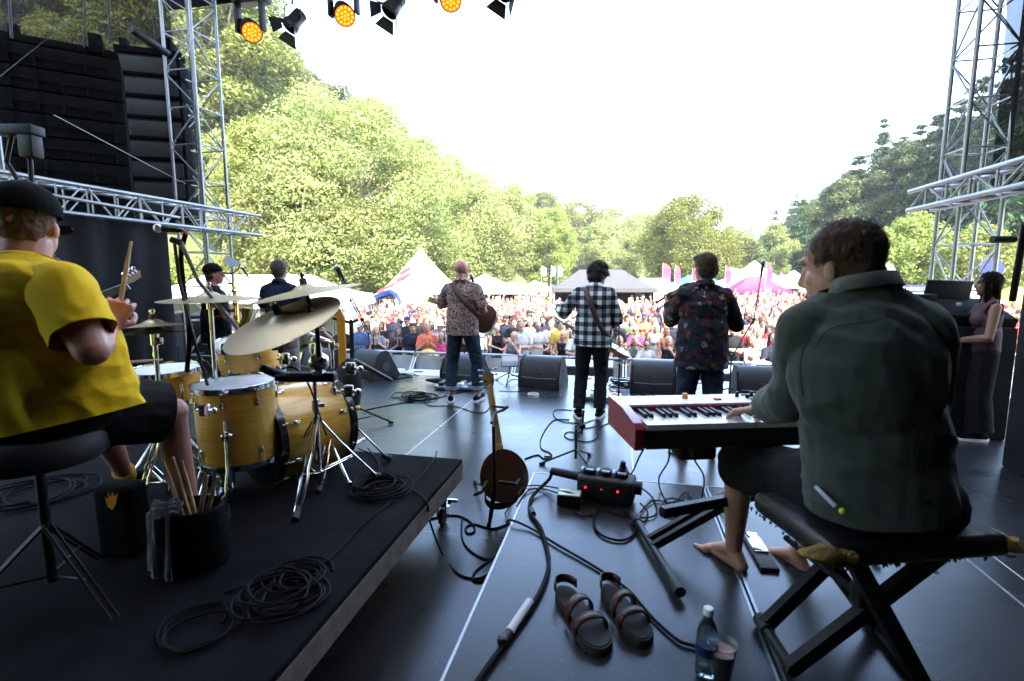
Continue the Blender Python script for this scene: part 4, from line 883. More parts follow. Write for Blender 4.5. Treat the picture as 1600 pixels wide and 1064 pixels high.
def hair(J, kind, s=1.0, voxel=.007, extra=2500, seed=1, mtr=None, name='hair', L=.03, w=.0016, mess=.35):
    c, F, U = J['head'], J['face'].normalized(), J['up']; U = (U - F * U.dot(F)).normalized(); R = F.cross(U); ax = (R, F, U); m = MB()
    m.ell(c + U * .048 * s - F * .026 * s, .086 * s, .098 * s, .088 * s, axes=ax, seg=20, rings=14)
    if kind in ('short', 'crop'):
        k = 1 if kind == 'short' else .95; m.ell(c - U * .01 * s - F * .048 * s, .078 * s * k, .064 * s, .078 * s, axes=ax)
    if kind == 'mop':
        m.ell(c - U * .005 * s - F * .045 * s, .090 * s, .072 * s, .085 * s, axes=ax); m.ell(c + U * .09 * s + F * .03 * s, .075 * s, .06 * s, .04 * s, axes=ax)
    if kind == 'curly':
        m.ell(c + U * .06 * s - F * .03 * s, .105 * s, .112 * s, .100 * s, axes=ax); m.ell(c - U * .02 * s - F * .055 * s, .095 * s, .07 * s, .08 * s, axes=ax)
        q = random.Random(3)
        for i in range(60):
            a, b = q.uniform(0, 6.28), q.uniform(-.3, 1.5); v = (R * math.cos(a) * math.cos(b) + F * math.sin(a) * math.cos(b) + U * math.sin(b)); p = c + U * .055 * s - F * .03 * s + v * .105 * s
            if (p - c).dot(F) > .07 and (p - c).dot(U) < .06: continue
            m.ell(p, .024 * s, seg=8, rings=6)
    if kind in ('long', 'bob', 'tail'):
        m.ell(c - U * .01 * s - F * .045 * s, .086 * s, .068 * s, .088 * s, axes=ax)
        if kind == 'tail': m.cap(c + U * .06 * s - F * .12 * s, c - U * .12 * s - F * .13 * s, .028 * s, .014 * s); m.ell(c + U * .06 * s - F * .11 * s, .035 * s)
        else:
            lo = .30 if kind == 'long' else .13
            for k in (-1, 1): m.cap(c + R * k * .07 * s + F * .01 * s + U * .03 * s, c + R * k * .085 * s - F * .0 * s - U * lo * s + Vector((0, 0, -.02)), .030 * s, .026 * s, side=F, flat=.75)
            m.cap(c - F * .07 * s, c - F * .085 * s - U * lo * s, .07 * s, .06 * s, side=R, flat=.55)
    me = remesh(m, voxel, 2, .5, name, [mtr], disp=lambda p: .006 * mnoise.noise(p * 45) + .003 * mnoise.noise(p * 110))
    if extra:
        def flow(p):
            q = p - (c + U * .12 * s - F * .04 * s); return (q * 1.0 - U * .12) if kind != 'curly' else Vector((mnoise.noise(p * 60), mnoise.noise(p * 60 + Vector((7, 0, 0))), mnoise.noise(p * 60 + Vector((0, 9, 0)))))
        V, Fc = strands(me, extra, L * s, w * s, flow, seed, mess)
        base = len(me.vertices); bm = bmesh.new(); bm.from_mesh(me); nv = [bm.verts.new(v) for v in V]
        for f in Fc:
            try: bm.faces.new([nv[i] for i in f])
            except ValueError: pass
        bm.to_mesh(me); bm.free(); me.polygons.foreach_set('use_smooth', [True] * len(me.polygons))
    return me
def capmesh(J, s=1.0, mtr=None, back=False, voxel=.006):
    c, F, U = J['head'], J['face'].normalized(), J['up']; U = (U - F * U.dot(F)).normalized(); R = F.cross(U); m = MB(); o = c + U * .05 * s - F * .02 * s
    m.ell(o, .088 * s, .105 * s, .085 * s, axes=(R, F, U), seg=24, rings=16)
    me = remesh(m, voxel, 2, .4, 'cap', [mtr]); cut(me, [(c + U * .035 * s, -U, .4)])
    b = -1 if back else 1; pr = MB(); pl = [(math.cos(q) * .075 * s, .085 * s + math.sin(q) * .085 * s) for q in [k * math.pi / 10 for k in range(11)]]
    pr.prism(pl, R, (F * b - U * .18).normalized(), c + U * .040 * s, -.006)
    bm = bmesh.new(); bm.from_mesh(me); vs = [bm.verts.new(v) for v in pr.v]; [bm.faces.new([vs[i] for i in f]) for f in pr.f]; bm.to_mesh(me); bm.free(); return me
def shirt(J, g=1.0, sleeve='short', hem=.12, inf=.018, s=1.0, voxel=.008, wr=.006, mats=(), belly=0, fem=False, collar=True, seed=0, sl=None, loose=0, armg=1.0, neckr=.075, low=0, split=False):
    extra = []
    X, Y, Z = bodyaxes(J); m = MB(); torso(m, J, g, inf, s, belly, fem); pe = J['pelvis']
    m.cap(pe.lerp(J['neck'], .3), pe - Z * (hem + .05), .155 * g * s + inf + loose * .5, .160 * g * s + inf + loose, side=X, flat=.76, seg=20)
    cuts = [(pe - Z * hem, -Z, .6), (J['neck'] + Z * (.03 - low), Z, neckr * 1.6)]
    for sd in 'LR':
        sh, el, w = J['sh' + sd], J['el' + sd], J['wr' + sd]; i2 = inf * .9
        if sleeve == 'short':
            e = sh.lerp(el, sl or .78); d = (el - sh).normalized()
            if split:
                q = MB(); q.cap(sh, e + d * .03, .054 * armg * s + i2, .054 * armg * s + i2, seg=18); q.cap(J['neck'].lerp(sh, .5), sh, .05 * s + i2, .054 * armg * s + i2, seg=14); extra.append(cut(remesh(q, voxel, 5, .5, 'sleeve', mats, disp=wrinkle(wr * .7, 8, seed=seed + 3)), [(e, d, .6)])); m.cap(sh, sh + d * .06, .05 * s + i2, seg=14); continue
            m.cap(sh, e + d * .03, .052 * armg * s + i2, .054 * armg * s + i2, seg=14); cuts.append((e, d, .2, .054 * armg * s + i2 + .035))
        elif sleeve == 'long':
            k = sl or .93; e = el.lerp(w, k); d = (w - el).normalized(); m.cap(sh, el, .051 * armg * s + i2, .042 * armg * s + i2, seg=14); m.cap(el, e + d * .03, .043 * armg * s + i2, .032 * armg * s + i2, seg=14); cuts.append((e, d, .09))
        else:
            d = (el - sh).normalized(); cuts.append((sh.lerp(J['neck'], .02), (sh - J['neck']).normalized(), .09))
    me = remesh(m, voxel, 5, .5, 'shirt', mats, disp=wrinkle(wr, 6, seed=seed) if wr else None); cut(me, cuts)
    for x in extra:
        bm = bmesh.new(); bm.from_mesh(me); bm.from_mesh(x); bm.to_mesh(me); bm.free()
    if collar:
        cm = MB(); n = J['neck'] + Z * .012; rr = neckr * s; pts = []
        for k in range(24): q = 6.283 * k / 24; pts.append(n + X * rr * math.cos(q) + Y * rr * .95 * math.sin(q) - Z * (.018 * math.sin(q)))
        hgt = .045 if collar == 'shirt' else .012; seg = []
        for k in range(24): seg += [pts[k], pts[k] + Z * hgt * .6 - (pts[k] - n) * .12, pts[k] + Z * hgt + (pts[k] - n) * .02, pts[k] + (pts[k] - n) * .22 + Z * hgt * .15]
        fs = [(k * 4 + j, ((k + 1) % 24) * 4 + j, ((k + 1) % 24) * 4 + j + 1, k * 4 + j + 1) for k in range(24) for j in range(3)]
        bm = bmesh.new(); bm.from_mesh(me); vs = [bm.verts.new(v) for v in seg]; [bm.faces.new([vs[i] for i in f]) for f in fs]; bm.to_mesh(me); bm.free()
    me.polygons.foreach_set('use_smooth', [True] * len(me.polygons)); return me
def trousers(J, g=1.0, inf=.014, s=1.0, voxel=.009, to=1.0, wr=.005, mats=(), seed=3, wide=0, waist=.12):
    """to: 1 reaches the ankle, .5 the knee"""
    X, Y, Z = bodyaxes(J); m = MB(); pe = J['pelvis']; m.ell(pe - Z * .01, .150 * g * s + inf, .112 * g * s + inf, .15 * s, axes=(X, Y, Z), seg=18, rings=12); cuts = [(pe + Z * waist, Z, .4)]
    for sd in 'LR':
        h, k, an = J['hip' + sd], J['kn' + sd], J['an' + sd]
        if to > .55:
            m.cap(h, k, .088 * g * s + inf, .058 * s + inf + wide * .5, seg=16); e = k.lerp(an, (to - .5) * 2); d = (an - k).normalized(); m.cap(k, e + d * .03, .057 * s + inf + wide * .5, .045 * s + inf + wide, seg=16); cuts.append((e, d, .15))
        else:
            e = h.lerp(k, to * 2); d = (k - h).normalized(); m.cap(h, e + d * .03, .090 * g * s + inf, .072 * s * g + inf + wide, seg=16); cuts.append((e, d, .2))
    me = remesh(m, voxel, 5, .5, 'trousers', mats, disp=wrinkle(wr, 8, seed=seed)); cut(me, cuts); me.polygons.foreach_set('use_smooth', [True] * len(me.polygons)); return me
def shoe(mb, sole, an, td, s=1.0):
    td = Vector((td[0], td[1], 0)).normalized(); side = td.cross(Vector((0, 0, 1))); gz = an.z - .082 * s; a = Vector((an.x, an.y, gz))
    mb.cap(a - td * .055 * s + Vector((0, 0, .045)), a + td * .15 * s + Vector((0, 0, .038)), .038 * s, .034 * s, side=side, flat=.85); mb.cap(an + Vector((0, 0, .0)), a + Vector((0, 0, .05)), .042 * s, .042 * s); mb.cap(an, a + td * .08 * s + Vector((0, 0, .05)), .036 * s, .032 * s)
    poly = []
    for k in range(20): q = 6.283 * k / 20; poly.append((math.cos(q) * .145 * s + .045 * s, math.sin(q) * .045 * s * (1.1 if math.cos(q) > 0 else .9)))
    sole.prism(poly, td, side, a + Vector((0, 0, .026 * s)), .026 * s)
def std_pose(base, yaw, H=1.75, arms=None, lean=0, stance=.11, step=0, headyaw=0, nod=0, tilt=0):
    """local axes: x to the person's right, y ahead, z up"""
    k = H / 1.75; base = Vector(base); f = Vector((math.sin(yaw), math.cos(yaw), 0)); r = Vector((math.cos(yaw), -math.sin(yaw), 0))
    def W(x, y, z): return base + (r * x + f * (y + lean * max(0, z - .9)) + Vector((0, 0, z))) * k
    J = dict(head=W(0, .025, 1.635), neck=W(0, 0, 1.475), chest=W(0, .005, 1.29), pelvis=W(0, 0, .965))
    for sd, q in (('L', -1), ('R', 1)):
        J['sh' + sd] = W(q * .172, -.005, 1.405); J['el' + sd] = W(q * .235, -.03, 1.13); J['wr' + sd] = W(q * .24, .06, .89)
        J['hip' + sd] = W(q * .088, 0, .92); J['kn' + sd] = W(q * (stance * .95), .03 + q * step * .5, .50); J['an' + sd] = W(q * stance, -.01 + q * step, .082)
    if arms:
        for kk, v in arms.items(): J[kk] = W(*v)
    hy = yaw + headyaw; J['face'] = Vector((math.sin(hy) * math.cos(nod), math.cos(hy) * math.cos(nod), -math.sin(nod))); J['up'] = Vector((math.sin(hy) * math.sin(nod), math.cos(hy) * math.sin(nod), math.cos(nod))) + r * tilt
    J['_W'] = W; J['_f'] = f; J['_r'] = r; J['_k'] = k; J['calf'] = -f; return J
def skin_body(J, hands, g=1.0, s=1.0, voxel=.0055, mats=None, feet=None, jaw=1.0, belly=0, fem=False, torso_inf=-.004, armg=1.0, legg=1.0, paint=True, it=3, hr=.0085, gap=.021, neckr=.054):
    m = MB(); torso(m, J, g, torso_inf, s, belly * .8, fem)
    for sd in 'LR':
        arm(m, J, sd, 0, s, armg); leg(m, J, sd, -.002, s, legg)
        h = hands.get(sd); d0 = (J['wr' + sd] - J['el' + sd]).normalized()
        if h: hand(m, J['wr' + sd], h.get('d', d0), h['n'], h['t'], h.get('curl', .5), s * h.get('s', 1), r=hr, gap=gap, fingers=h.get('f'), spread=h.get('spread', .1))
        if feet and feet.get(sd): foot(m, J['an' + sd], feet[sd], s, toes=feet.get('toes', 0) and (1 if sd == 'L' else -1) * feet['toes'])
    headp(m, J['head'], J['face'], J['up'], s, jaw); U = J['up'].normalized()
    m.cap(J['head'] - U * .06 * s - J['face'].normalized() * .028 * s, J['neck'] - Vector((0, 0, .02)), neckr * s, (neckr + .006) * s, seg=14)
    me = remesh(m, voxel, it, .5, 'person', mats or [M['skin'], M['eye'], M['lip']])
    if paint:
        F = J['face'].normalized(); U = (U - F * U.dot(F)).normalized(); R = F.cross(U); c = J['head']; sp = [(c + F * .086 * s + U * .010 * s + R * k * .030 * s, .0125 * s, 1) for k in (-1, 1)] + [(c + F * .094 * s - U * .066 * s + R * k * .011 * s, .011 * s, 2) for k in (-1, 0, 1)]
        for p in me.polygons:
            pc = p.center
            if (pc - c).length > .14 * s: continue
            for q, rr, i in sp:
                if (pc - q).length < rr * (1.4 if i == 1 else 1): p.material_index = i
    return me
def person(me, label, J, group=None, cat='person', origin=None):
    b = origin or Vector((J['pelvis'].x, J['pelvis'].y, min(J['anL'].z, J['anR'].z) - .08)); o = newobj('person', me, None, b); return tag(o, label, cat, group)
def attach(nm, me, root): return newobj(nm, me, root)
from mathutils.bvhtree import BVHTree
def seam(me, root, pts, nm, r=.0016, gap=.004):
    """stitched seam laid on the cloth: two fine ridges"""
    off = wloc(root); bv = BVHTree.FromPolygons([v.co + off for v in me.vertices], [tuple(p.vertices) for p in me.polygons]); m = MB(); sp = smoothpath(pts, 10); A_, B_ = [], []
    for p in sp:
        q, n, _, _ = bv.find_nearest(p)
        if q is None: continue
        A_.append(q + n * .0006); B_.append(q + n * .0006 + Vector((0, 0, -gap)))
    m.tube(A_, r, 5); m.tube(B_, r * .6, 5); return newobj(nm, m.mesh(nm, me.materials[0]), root)
# ================================================================== the people on stage
Zu = Vector((0, 0, 1)); M['skin_shade'] = mat('shaded_skin', (.28, .14, .09), .5, vary=(14, .1))  # darker copy of skin, with the shade on the woman painted in
# ---- keyboard player, seated with his back to us
J = dict(head=P(1310, 421, d=1.45), neck=P(1352, 466, d=1.34), pelvis=P(1368, 742, d=1.36), chest=P(1352, 585, d=1.32), waist=P(1368, 675, d=1.34),
 shL=P(1264, 512, d=1.38), shR=P(1438, 512, d=1.30), elL=P(1236, 622, d=1.52), wrL=P(1190, 638, d=1.73), elR=P(1440, 640, d=1.40), wrR=P(1380, 640, d=1.66),
 hipL=P(1330, 775, d=1.46), hipR=P(1440, 785, d=1.42), knL=P(1152, 722, d=1.95), anL=P(1146, 858, d=2.02), knR=P(1310, 760, d=1.93), anR=P(1243, 866, d=2.03),
 face=Vector((-.60, .80, -.16)), up=Vector((-.12, .06, 1)), calf=Vector((.15, -1, 0)))
me = skin_body(J, dict(L=dict(d=(-.55, .75, -.28), n=(0, -.2, -1), t=(.9, .45, 0), curl=.42, s=1.0), R=dict(n=(0, 0, -1), t=(-1, 0, 0), curl=.4)), g=.98, feet=dict(L=(-.42, 1, 0), R=(-.5, 1, 0), toes=1), voxel=.0045, neckr=.06)
kp = person(me, 'seated keyboard player from behind in a dark green shirt, black shorts and bare feet', J)
M['green_shirt'] = mat('dark_green_cotton', (.05, .06, .052), .9, vary=(3, .15), bump=(6, .6, .04, (1, 1, .35)), spec=.2, sheen=.2)
sh = shirt(J, .98, 'long', hem=.09, inf=.022, voxel=.0065, wr=.007, mats=[M['green_shirt']], collar='shirt', seed=2, sl=.70, loose=.0, armg=1.1, neckr=.07); attach('shirt', sh, kp); seam(sh, kp, [P(1266, 545, d=1.3), P(1300, 515, d=1.28), P(1350, 505, d=1.25), P(1400, 508, d=1.24), P(1436, 540, d=1.24)], 'yoke_seam'); seam(sh, kp, [P(1268, 520, d=1.33), P(1258, 560, d=1.33), P(1270, 610, d=1.33)], 'sleeve_seam')
M['black_shorts'] = mat('black_shorts', (.014, .014, .016), .9, vary=(5, .25), bump=(8, .7, .02), spec=.2)
attach('shorts', trousers(J, 1.0, to=.485, wide=.012, mats=[M['black_shorts']], inf=.018), kp)
M['hair_brown'] = mat('brown_hair', (.10, .05, .024), .5, vary=(40, .45), bump=(90, 1, .01, (3, 3, .5)))
attach('hair', hair(J, 'short', .97, voxel=.006, extra=16000, mtr=M['hair_brown'], L=.015, w=.001, mess=.14), kp)
# shirt tail showing a patterned hem and a yellow toggle
m = MB(); m.tube([P(1275, 760, d=1.34), P(1290, 775, d=1.30), P(1305, 790, d=1.28)], .006, 6); attach('drawcord', m.mesh('drawcord', M['paleblue']), kp)
m = MB(); m.ell(P(1316, 798, d=1.25), .008); attach('toggle', m.mesh('toggle', mat('lime_plastic', (.55, .7, .03), .4)), kp)
# ---- drummer, seated, yellow shirt
J = dict(head=P(44, 356, d=1.86), neck=P(28, 418, d=1.80), pelvis=P(88, 624, d=1.78), chest=P(8, 490, d=1.74), waist=P(34, 570, d=1.78),
 shL=P(-72, 448, d=1.62), shR=P(96, 455, d=1.70), elL=P(-110, 560, d=1.8), wrL=P(30, 600, d=2.0), elR=P(143, 546, d=1.64), wrR=P(170, 514, d=1.86),
 hipL=P(20, 640, d=1.86), hipR=P(118, 640, d=1.84), knL=P(165, 668, d=2.36), anL=P(196, 742, d=2.62), knR=P(268, 642, d=2.12), anR=P(300, 800, d=2.27),
 face=Vector((-.34, .94, -.1)), up=Vector((.05, 0, 1)), calf=Vector((-.5, -.6, 0)))
me = skin_body(J, dict(R=dict(d=(.22, .35, .9), n=(-.5, .8, -.2), t=(.6, .2, .6), curl=.95, s=1.08), L=dict(n=(0, 0, -1), t=(1, 0, 0), curl=.9)), g=1.3, s=1.05, belly=.03, feet=dict(L=(.3, 1, 0), R=(.3, 1, 0)), mats=[M['skin_pink'], M['eye'], M['lip']], armg=1.28, legg=1.05, jaw=1.15, voxel=.0055, neckr=.072)
dr = person(me, 'seated drummer in a yellow shirt, black shorts and black cap holding a raised stick', J)
M['yellow_shirt'] = mat('yellow_cotton', (.86, .54, .010), .85, vary=(3, .05), bump=(5, .5, .02, (1, 1, 2.5)), spec=.2)
sh = shirt(J, 1.34, 'short', hem=.08, inf=.022, s=1.05, voxel=.008, wr=.009, mats=[M['yellow_shirt']], belly=.03, collar=True, seed=5, sl=.76, loose=.0, armg=1.30, split=True, neckr=.082); attach('shirt', sh, dr); seam(sh, dr, [P(112, 440, d=1.75), P(104, 480, d=1.7), P(108, 525, d=1.72)], 'sleeve_seam')
attach('shorts', trousers(J, 1.2, to=.43, wide=.016, mats=[M['black_shorts']], inf=.022, s=1.05, waist=.08), dr)
M['cap_black'] = mat('black_cap_cotton', (.005, .005, .006), .9, spec=.1, vary=(9, .2), bump=(120, .3, .003))
attach('cap', capmesh(J, 1.16, M['cap_black']), dr)
M['hair_fair'] = mat('short_fair_hair', (.12, .065, .035), .7, vary=(40, .3), bump=(90, .6, .006))
attach('hair', hair(J, 'crop', 1.0, voxel=.006, extra=1500, mtr=M['hair_fair'], L=.008, w=.001), dr)
m = MB(); m.cap(J['head'] + J['face'].normalized() * .075 - Zu * .085, J['head'] + J['face'].normalized() * .02 - Zu * .09 + Vector((.05, -.05, 0)), .038, .032)
attach('beard', remesh(m, .006, 2, .5, 'beard', [M['hair_fair']], disp=lambda p: .004 * mnoise.noise(p * 80)), dr)
for sd, td in (('L', (.3, 1, 0)), ('R', (.3, 1, 0))):
    a, b = MB(), MB(); shoe(a, b, J['an' + sd], td, 1.06); r_ = attach('shoe', remesh(a, .007, 3, .5, 'shoe', [M['cap_black']]), dr); nb = newobj('sole', b.mesh('sole', M['blackplastic']), r_)
m = MB(); m.lathe([(.050, -.02), (.049, .03), (.052, .05)], J['anL'] + Zu * .0, (J['knL'] - J['anL']).normalized(), 18); attach('sock', m.mesh('sock', mat('ochre_sock', (.65, .4, .03), .9, bump=(80, .4, .004))), dr)
def stick(label, a, b, r=.0078):
    a, b = Vector(a), Vector(b); d = b - a; m = MB(); m.tube([a, a + d * .01, a + d * .7, a + d * .93, a + d * .965, a + d * .99, b], [r * .7, r, r, r * .55, r * .68, r * .6, r * .25], 12)
    return single('drumstick', m, M['stick'], label, 'drumstick')
M['stick'] = mat('hickory', (.60, .40, .20), .5, vary=(10, .15), bump=(60, .15, .002))
hp = J['wrR'] + Vector((.22, .35, .9)).normalized() * .085 + Vector((-.02, .03, .0))
stick('wooden drumstick raised in the fist of the drummer', P(182, 508, d=1.88), P(205, 378, d=2.02))
stick('wooden drumstick lying level above the snare drum', P(150, 569, d=2.2), P(254, 561, d=2.62))
# ---- helper for standing musicians
def musician(label, base, yaw, H, arms, hands, top, bottom, hairk, feetd=(.2, 1), g=1.0, shoes=None, skinm='skin', voxel=.0065, belly=0, fem=False, bare=False, **kw):
    J = std_pose(base, yaw, H, arms, **kw); k = J['_k']
    f, r = J['_f'], J['_r']; fd = {'L': f * 1 - r * .25, 'R': f * 1 + r * .25}
    me = skin_body(J, hands(J), g, k, voxel, [M[skinm], M['eye'], M['lip']], feet=dict(L=fd['L'], R=fd['R'], toes=1) if bare else None, belly=belly, fem=fem)
    o = person(me, label, J, origin=Vector(base))
    attach('shirt', shirt(J, s=k, fem=fem, belly=belly, **top), o)
    if bottom: attach('trousers', trousers(J, s=k, **bottom), o)
    if shoes:
        for sd in 'LR':
            a, b = MB(), MB(); shoe(a, b, J['an' + sd], fd[sd], k); q = attach('shoe', remesh(a, .007, 3, .5, 'shoe', [M['cap_black']]), o); newobj('sole', b.mesh('sole', M['white_paint']), q)
    if hairk: attach('hair', hair(J, s=k, **hairk), o)
    return o, J
# prints
def print_mat(name, kind):
    m = mat(name, (.5, .5, .5), .85, bump=(9, .5, .02), spec=.2); nt = m.node_tree; N = nt.nodes.new; L = nt.links.new; b = nt.nodes['Principled BSDF']; tc = N('ShaderNodeTexCoord').outputs['Object']
    def ramp(sock, stops, interp='CONSTANT'):
        r = N('ShaderNodeValToRGB'); r.color_ramp.interpolation = interp; L(sock, r.inputs[0]); e = r.color_ramp.elements
        while len(e) < len(stops): e.new(.5)
        for x, (p_, c_) in zip(e, stops): x.position = p_; x.color = (*c_, 1)
        return r.outputs[0]
    if kind == 'animal':
        n = N('ShaderNodeTexNoise'); n.inputs['Scale'].default_value = 58; n.inputs['Detail'].default_value = 2; n.inputs['Distortion'].default_value = 1.2; L(tc, n.inputs['Vector']); L(ramp(n.outputs['Fac'], [(0, (.03, .022, .025)), (.47, (.36, .24, .21)), (.56, (.46, .32, .28))]), b.inputs['Base Color'])
    elif kind == 'check':
        sp = N('ShaderNodeSeparateXYZ'); mp = N('ShaderNodeMapping'); mp.inputs['Rotation'].default_value = (0, 0, .2); L(tc, mp.inputs['Vector']); L(mp.outputs[0], sp.inputs[0])
        def st(s, sc, off=0):
            a = N('ShaderNodeMath'); a.operation = 'MULTIPLY_ADD'; a.inputs[1].default_value = sc; a.inputs[2].default_value = 100 + off; L(s, a.inputs[0]); f = N('ShaderNodeMath'); f.operation = 'FRACT'; L(a.outputs[0], f.inputs[0]); g_ = N('ShaderNodeMath'); g_.operation = 'GREATER_THAN'; g_.inputs[1].default_value = .5; L(f.outputs[0], g_.inputs[0]); return g_.outputs[0]
        ad = N('ShaderNodeMath'); ad.operation = 'ADD'; L(st(sp.outputs[0], 10.5), ad.inputs[0]); L(st(sp.outputs[2], 10.5), ad.inputs[1]); dv = N('ShaderNodeMath'); dv.operation = 'MULTIPLY'; dv.inputs[1].default_value = .5; L(ad.outputs[0], dv.inputs[0])
        L(ramp(dv.outputs[0], [(0, (.012, .013, .018)), (.3, (.13, .15, .18)), (.8, (.72, .74, .76))]), b.inputs['Base Color'])
    elif kind == 'floral':
        v = N('ShaderNodeTexVoronoi'); v.inputs['Scale'].default_value = 21; v.inputs['Randomness'].default_value = 1; n0 = N('ShaderNodeTexNoise'); n0.inputs['Scale'].default_value = 20; L(tc, n0.inputs['Vector']); mxv = N('ShaderNodeMix'); mxv.data_type = 'VECTOR'; mxv.inputs['Factor'].default_value = .06; L(tc, mxv.inputs[4]); L(n0.outputs['Color'], mxv.inputs[5]); L(mxv.outputs[1], v.inputs['Vector'])
        cr = N('ShaderNodeSeparateColor'); L(v.outputs['Color'], cr.inputs[0]); pal = ramp(cr.outputs[0], [(0, (.03, .04, .055)), (.22, (.13, .02, .03)), (.42, (.05, .03, .05)), (.55, (.20, .08, .02)), (.68, (.05, .03, .06)), (.78, (.28, .28, .30)), (.86, (.02, .035, .04))])
        th = N('ShaderNodeMath'); th.operation = 'LESS_THAN'; th.inputs[1].default_value = .55; L(v.outputs['Distance'], th.inputs[0]); n = N('ShaderNodeTexNoise'); n.inputs['Scale'].default_value = 70; L(tc, n.inputs['Vector']); t2 = N('ShaderNodeMath'); t2.operation = 'GREATER_THAN'; t2.inputs[1].default_value = .44; L(n.outputs['Fac'], t2.inputs[0]); mu = N('ShaderNodeMath'); mu.operation = 'MULTIPLY'; L(th.outputs[0], mu.inputs[0]); L(t2.outputs[0], mu.inputs[1])
        mx = N('ShaderNodeMix'); mx.data_type = 'RGBA'; mx.inputs['A'].default_value = (.014, .018, .026, 1); L(mu.outputs[0], mx.inputs['Factor']); L(pal, mx.inputs['B']); L(mx.outputs['Result'], b.inputs['Base Color'])
    return m
M['animal'] = print_mat('beige_black_print_cotton', 'animal'); M['check'] = print_mat('black_white_check_cotton', 'check'); M['floral'] = print_mat('dark_floral_cotton', 'floral')
M['black_tee'] = mat('black_cotton', (.008, .008, .009), .9, vary=(4, .2), bump=(7, .6, .03), spec=.2)
M['navy_tee'] = mat('navy_cotton', (.008, .014, .035), .9, vary=(4, .2), bump=(7, .6, .03), spec=.2)
M['grey_trouser'] = mat('light_grey_trouser', (.22, .20, .20), .9, vary=(8, .15), bump=(10, .6, .02), spec=.2)
M['black_jean'] = mat('black_denim', (.013, .013, .016), .9, vary=(16, .3), bump=(12, .6, .015), spec=.2)
hand_front = lambda J: {sd: dict(d=J['_f'] * .3 + Zu * -.3 + J['_r'] * (.6 if sd == 'L' else -.6), n=-J['_f'], t=Zu, curl=.7) for sd in 'LR'}
# bald guitarist
bald, JB = musician('bald guitarist in a beige and black patterned shirt and rolled up dark jeans', (-.625, 6.43, 0), .12, 1.78,
 dict(elL=(-.31, .16, 1.18), wrL=(-.44, .38, 1.30), elR=(.28, -.02, 1.14), wrR=(.16, .24, 1.08), anL=(-.16, -.02, .085), anR=(.17, .05, .085), knL=(-.14, .03, .5), knR=(.17, .06, .5)),
 hand_front, dict(g=1.10, sleeve='short', hem=.12, mats=[M['animal']], voxel=.008, wr=.006, collar='shirt', seed=3, loose=.015, sl=.85, armg=1.15), dict(g=1.02, mats=[M['denim']], to=.93, wide=.012), None, g=1.08, shoes=True, headyaw=.55, nod=.05, skinm='skin_pink')
M['sock'] = mat('red_white_sock', (.6, .05, .08), .9); 
nt = M['sock'].node_tree; ck = nt.nodes.new('ShaderNodeTexChecker'); ck.inputs['Scale'].default_value = 55; ck.inputs['Color1'].default_value = (.6, .03, .08, 1); ck.inputs['Color2'].default_value = (.75, .75, .75, 1); tcn = nt.nodes.new('ShaderNodeTexCoord'); nt.links.new(tcn.outputs['Object'], ck.inputs[0]); nt.links.new(ck.outputs[0], nt.nodes['Principled BSDF'].inputs['Base Color'])
for sd in 'LR':
    a = JB['an' + sd]; m = MB(); m.lathe([(.043, -.02), (.043, .05), (.05, .13)], a, (JB['kn' + sd] - a), 18); attach('sock', m.mesh('sock', M['sock']), bald)
    m = MB(); k = a.lerp(JB['kn' + sd], .17); m.lathe([(.07, -.005), (.078, .0), (.079, .045), (.072, .05)], k, (JB['kn' + sd] - a), 20); attach('rolled_cuff', m.mesh('cuff', mat('pale_denim', (.22, .25, .30), .9) if sd == 'L' else bpy.data.materials['pale_denim']), bald)
c = JB['head']; F = JB['face'].normalized(); Rr = F.cross(JB['up']).normalized(); m = MB()
for q in (-1, 1):
    m.tube([c + F * .10 + Rr * q * .012, c + F * .10 + Rr * q * .055, c + F * .092 + Rr * q * .07 + Zu * .0], .004, 6); m.tube([c + F * .095 + Rr * q * .03 + Zu * .018, c + F * .1 + Rr * q * .05 - Zu * .012, c + F * .1 + Rr * q * .015 - Zu * .012, c + F * .1 + Rr * q * .012 + Zu * .015, c + F * .095 + Rr * q * .06 + Zu * .018], .003, 6); m.tube([c + F * .092 + Rr * q * .07, c + Rr * q * .086 + F * .0], .0035, 6)
attach('glasses', m.mesh('glasses', M['blackplastic']), bald)
# curly haired guitarist
plaid, JP = musician('curly haired guitarist in a black and white checked shirt and black jeans', (.90, 5.67, 0), .18, 1.74,
 dict(head=(.05, .09, 1.585), neck=(.02, .03, 1.455), elL=(-.34, .12, 1.17), wrL=(-.42, .36, 1.25), elR=(.27, .02, 1.12), wrR=(.18, .26, 1.02), knL=(-.12, .07, .5), anL=(-.14, -.02, .085), knR=(.10, .10, .5), anR=(.09, .03, .085)),
 hand_front, dict(g=1.12, sleeve='long', hem=.13, mats=[M['check']], voxel=.0075, wr=.006, collar='shirt', seed=8, loose=.02, sl=.7, armg=1.1), dict(g=.98, mats=[M['black_jean']], to=.97, wide=.008), dict(kind='curly', mtr=mat('black_curls', (.010, .008, .007), .6, bump=(60, 1, .01)), extra=6000, L=.03, w=.0014, mess=1.0), shoes=True, headyaw=.6, nod=.45)
# violinist
viol, JV = musician('violinist in a dark floral shirt and dark jeans standing behind the red keyboard', (1.655, 4.42, 0), .05, 1.77,
 dict(elL=(-.21, .22, 1.18), wrL=(-.20, .46, 1.38), elR=(.30, .05, 1.16), wrR=(.36, .30, 1.14)), hand_front,
 dict(g=1.14, sleeve='long', hem=.16, mats=[M['floral']], voxel=.007, wr=.007, collar='shirt', seed=11, loose=.03, sl=.6, armg=1.12), dict(g=1.04, mats=[M['denim']], to=.62, wide=.012), dict(kind='mop', mtr=M['hair_brown'], extra=9000, L=.022, w=.0011), g=1.08, bare=True, headyaw=-.35, nod=.05, stance=.13)
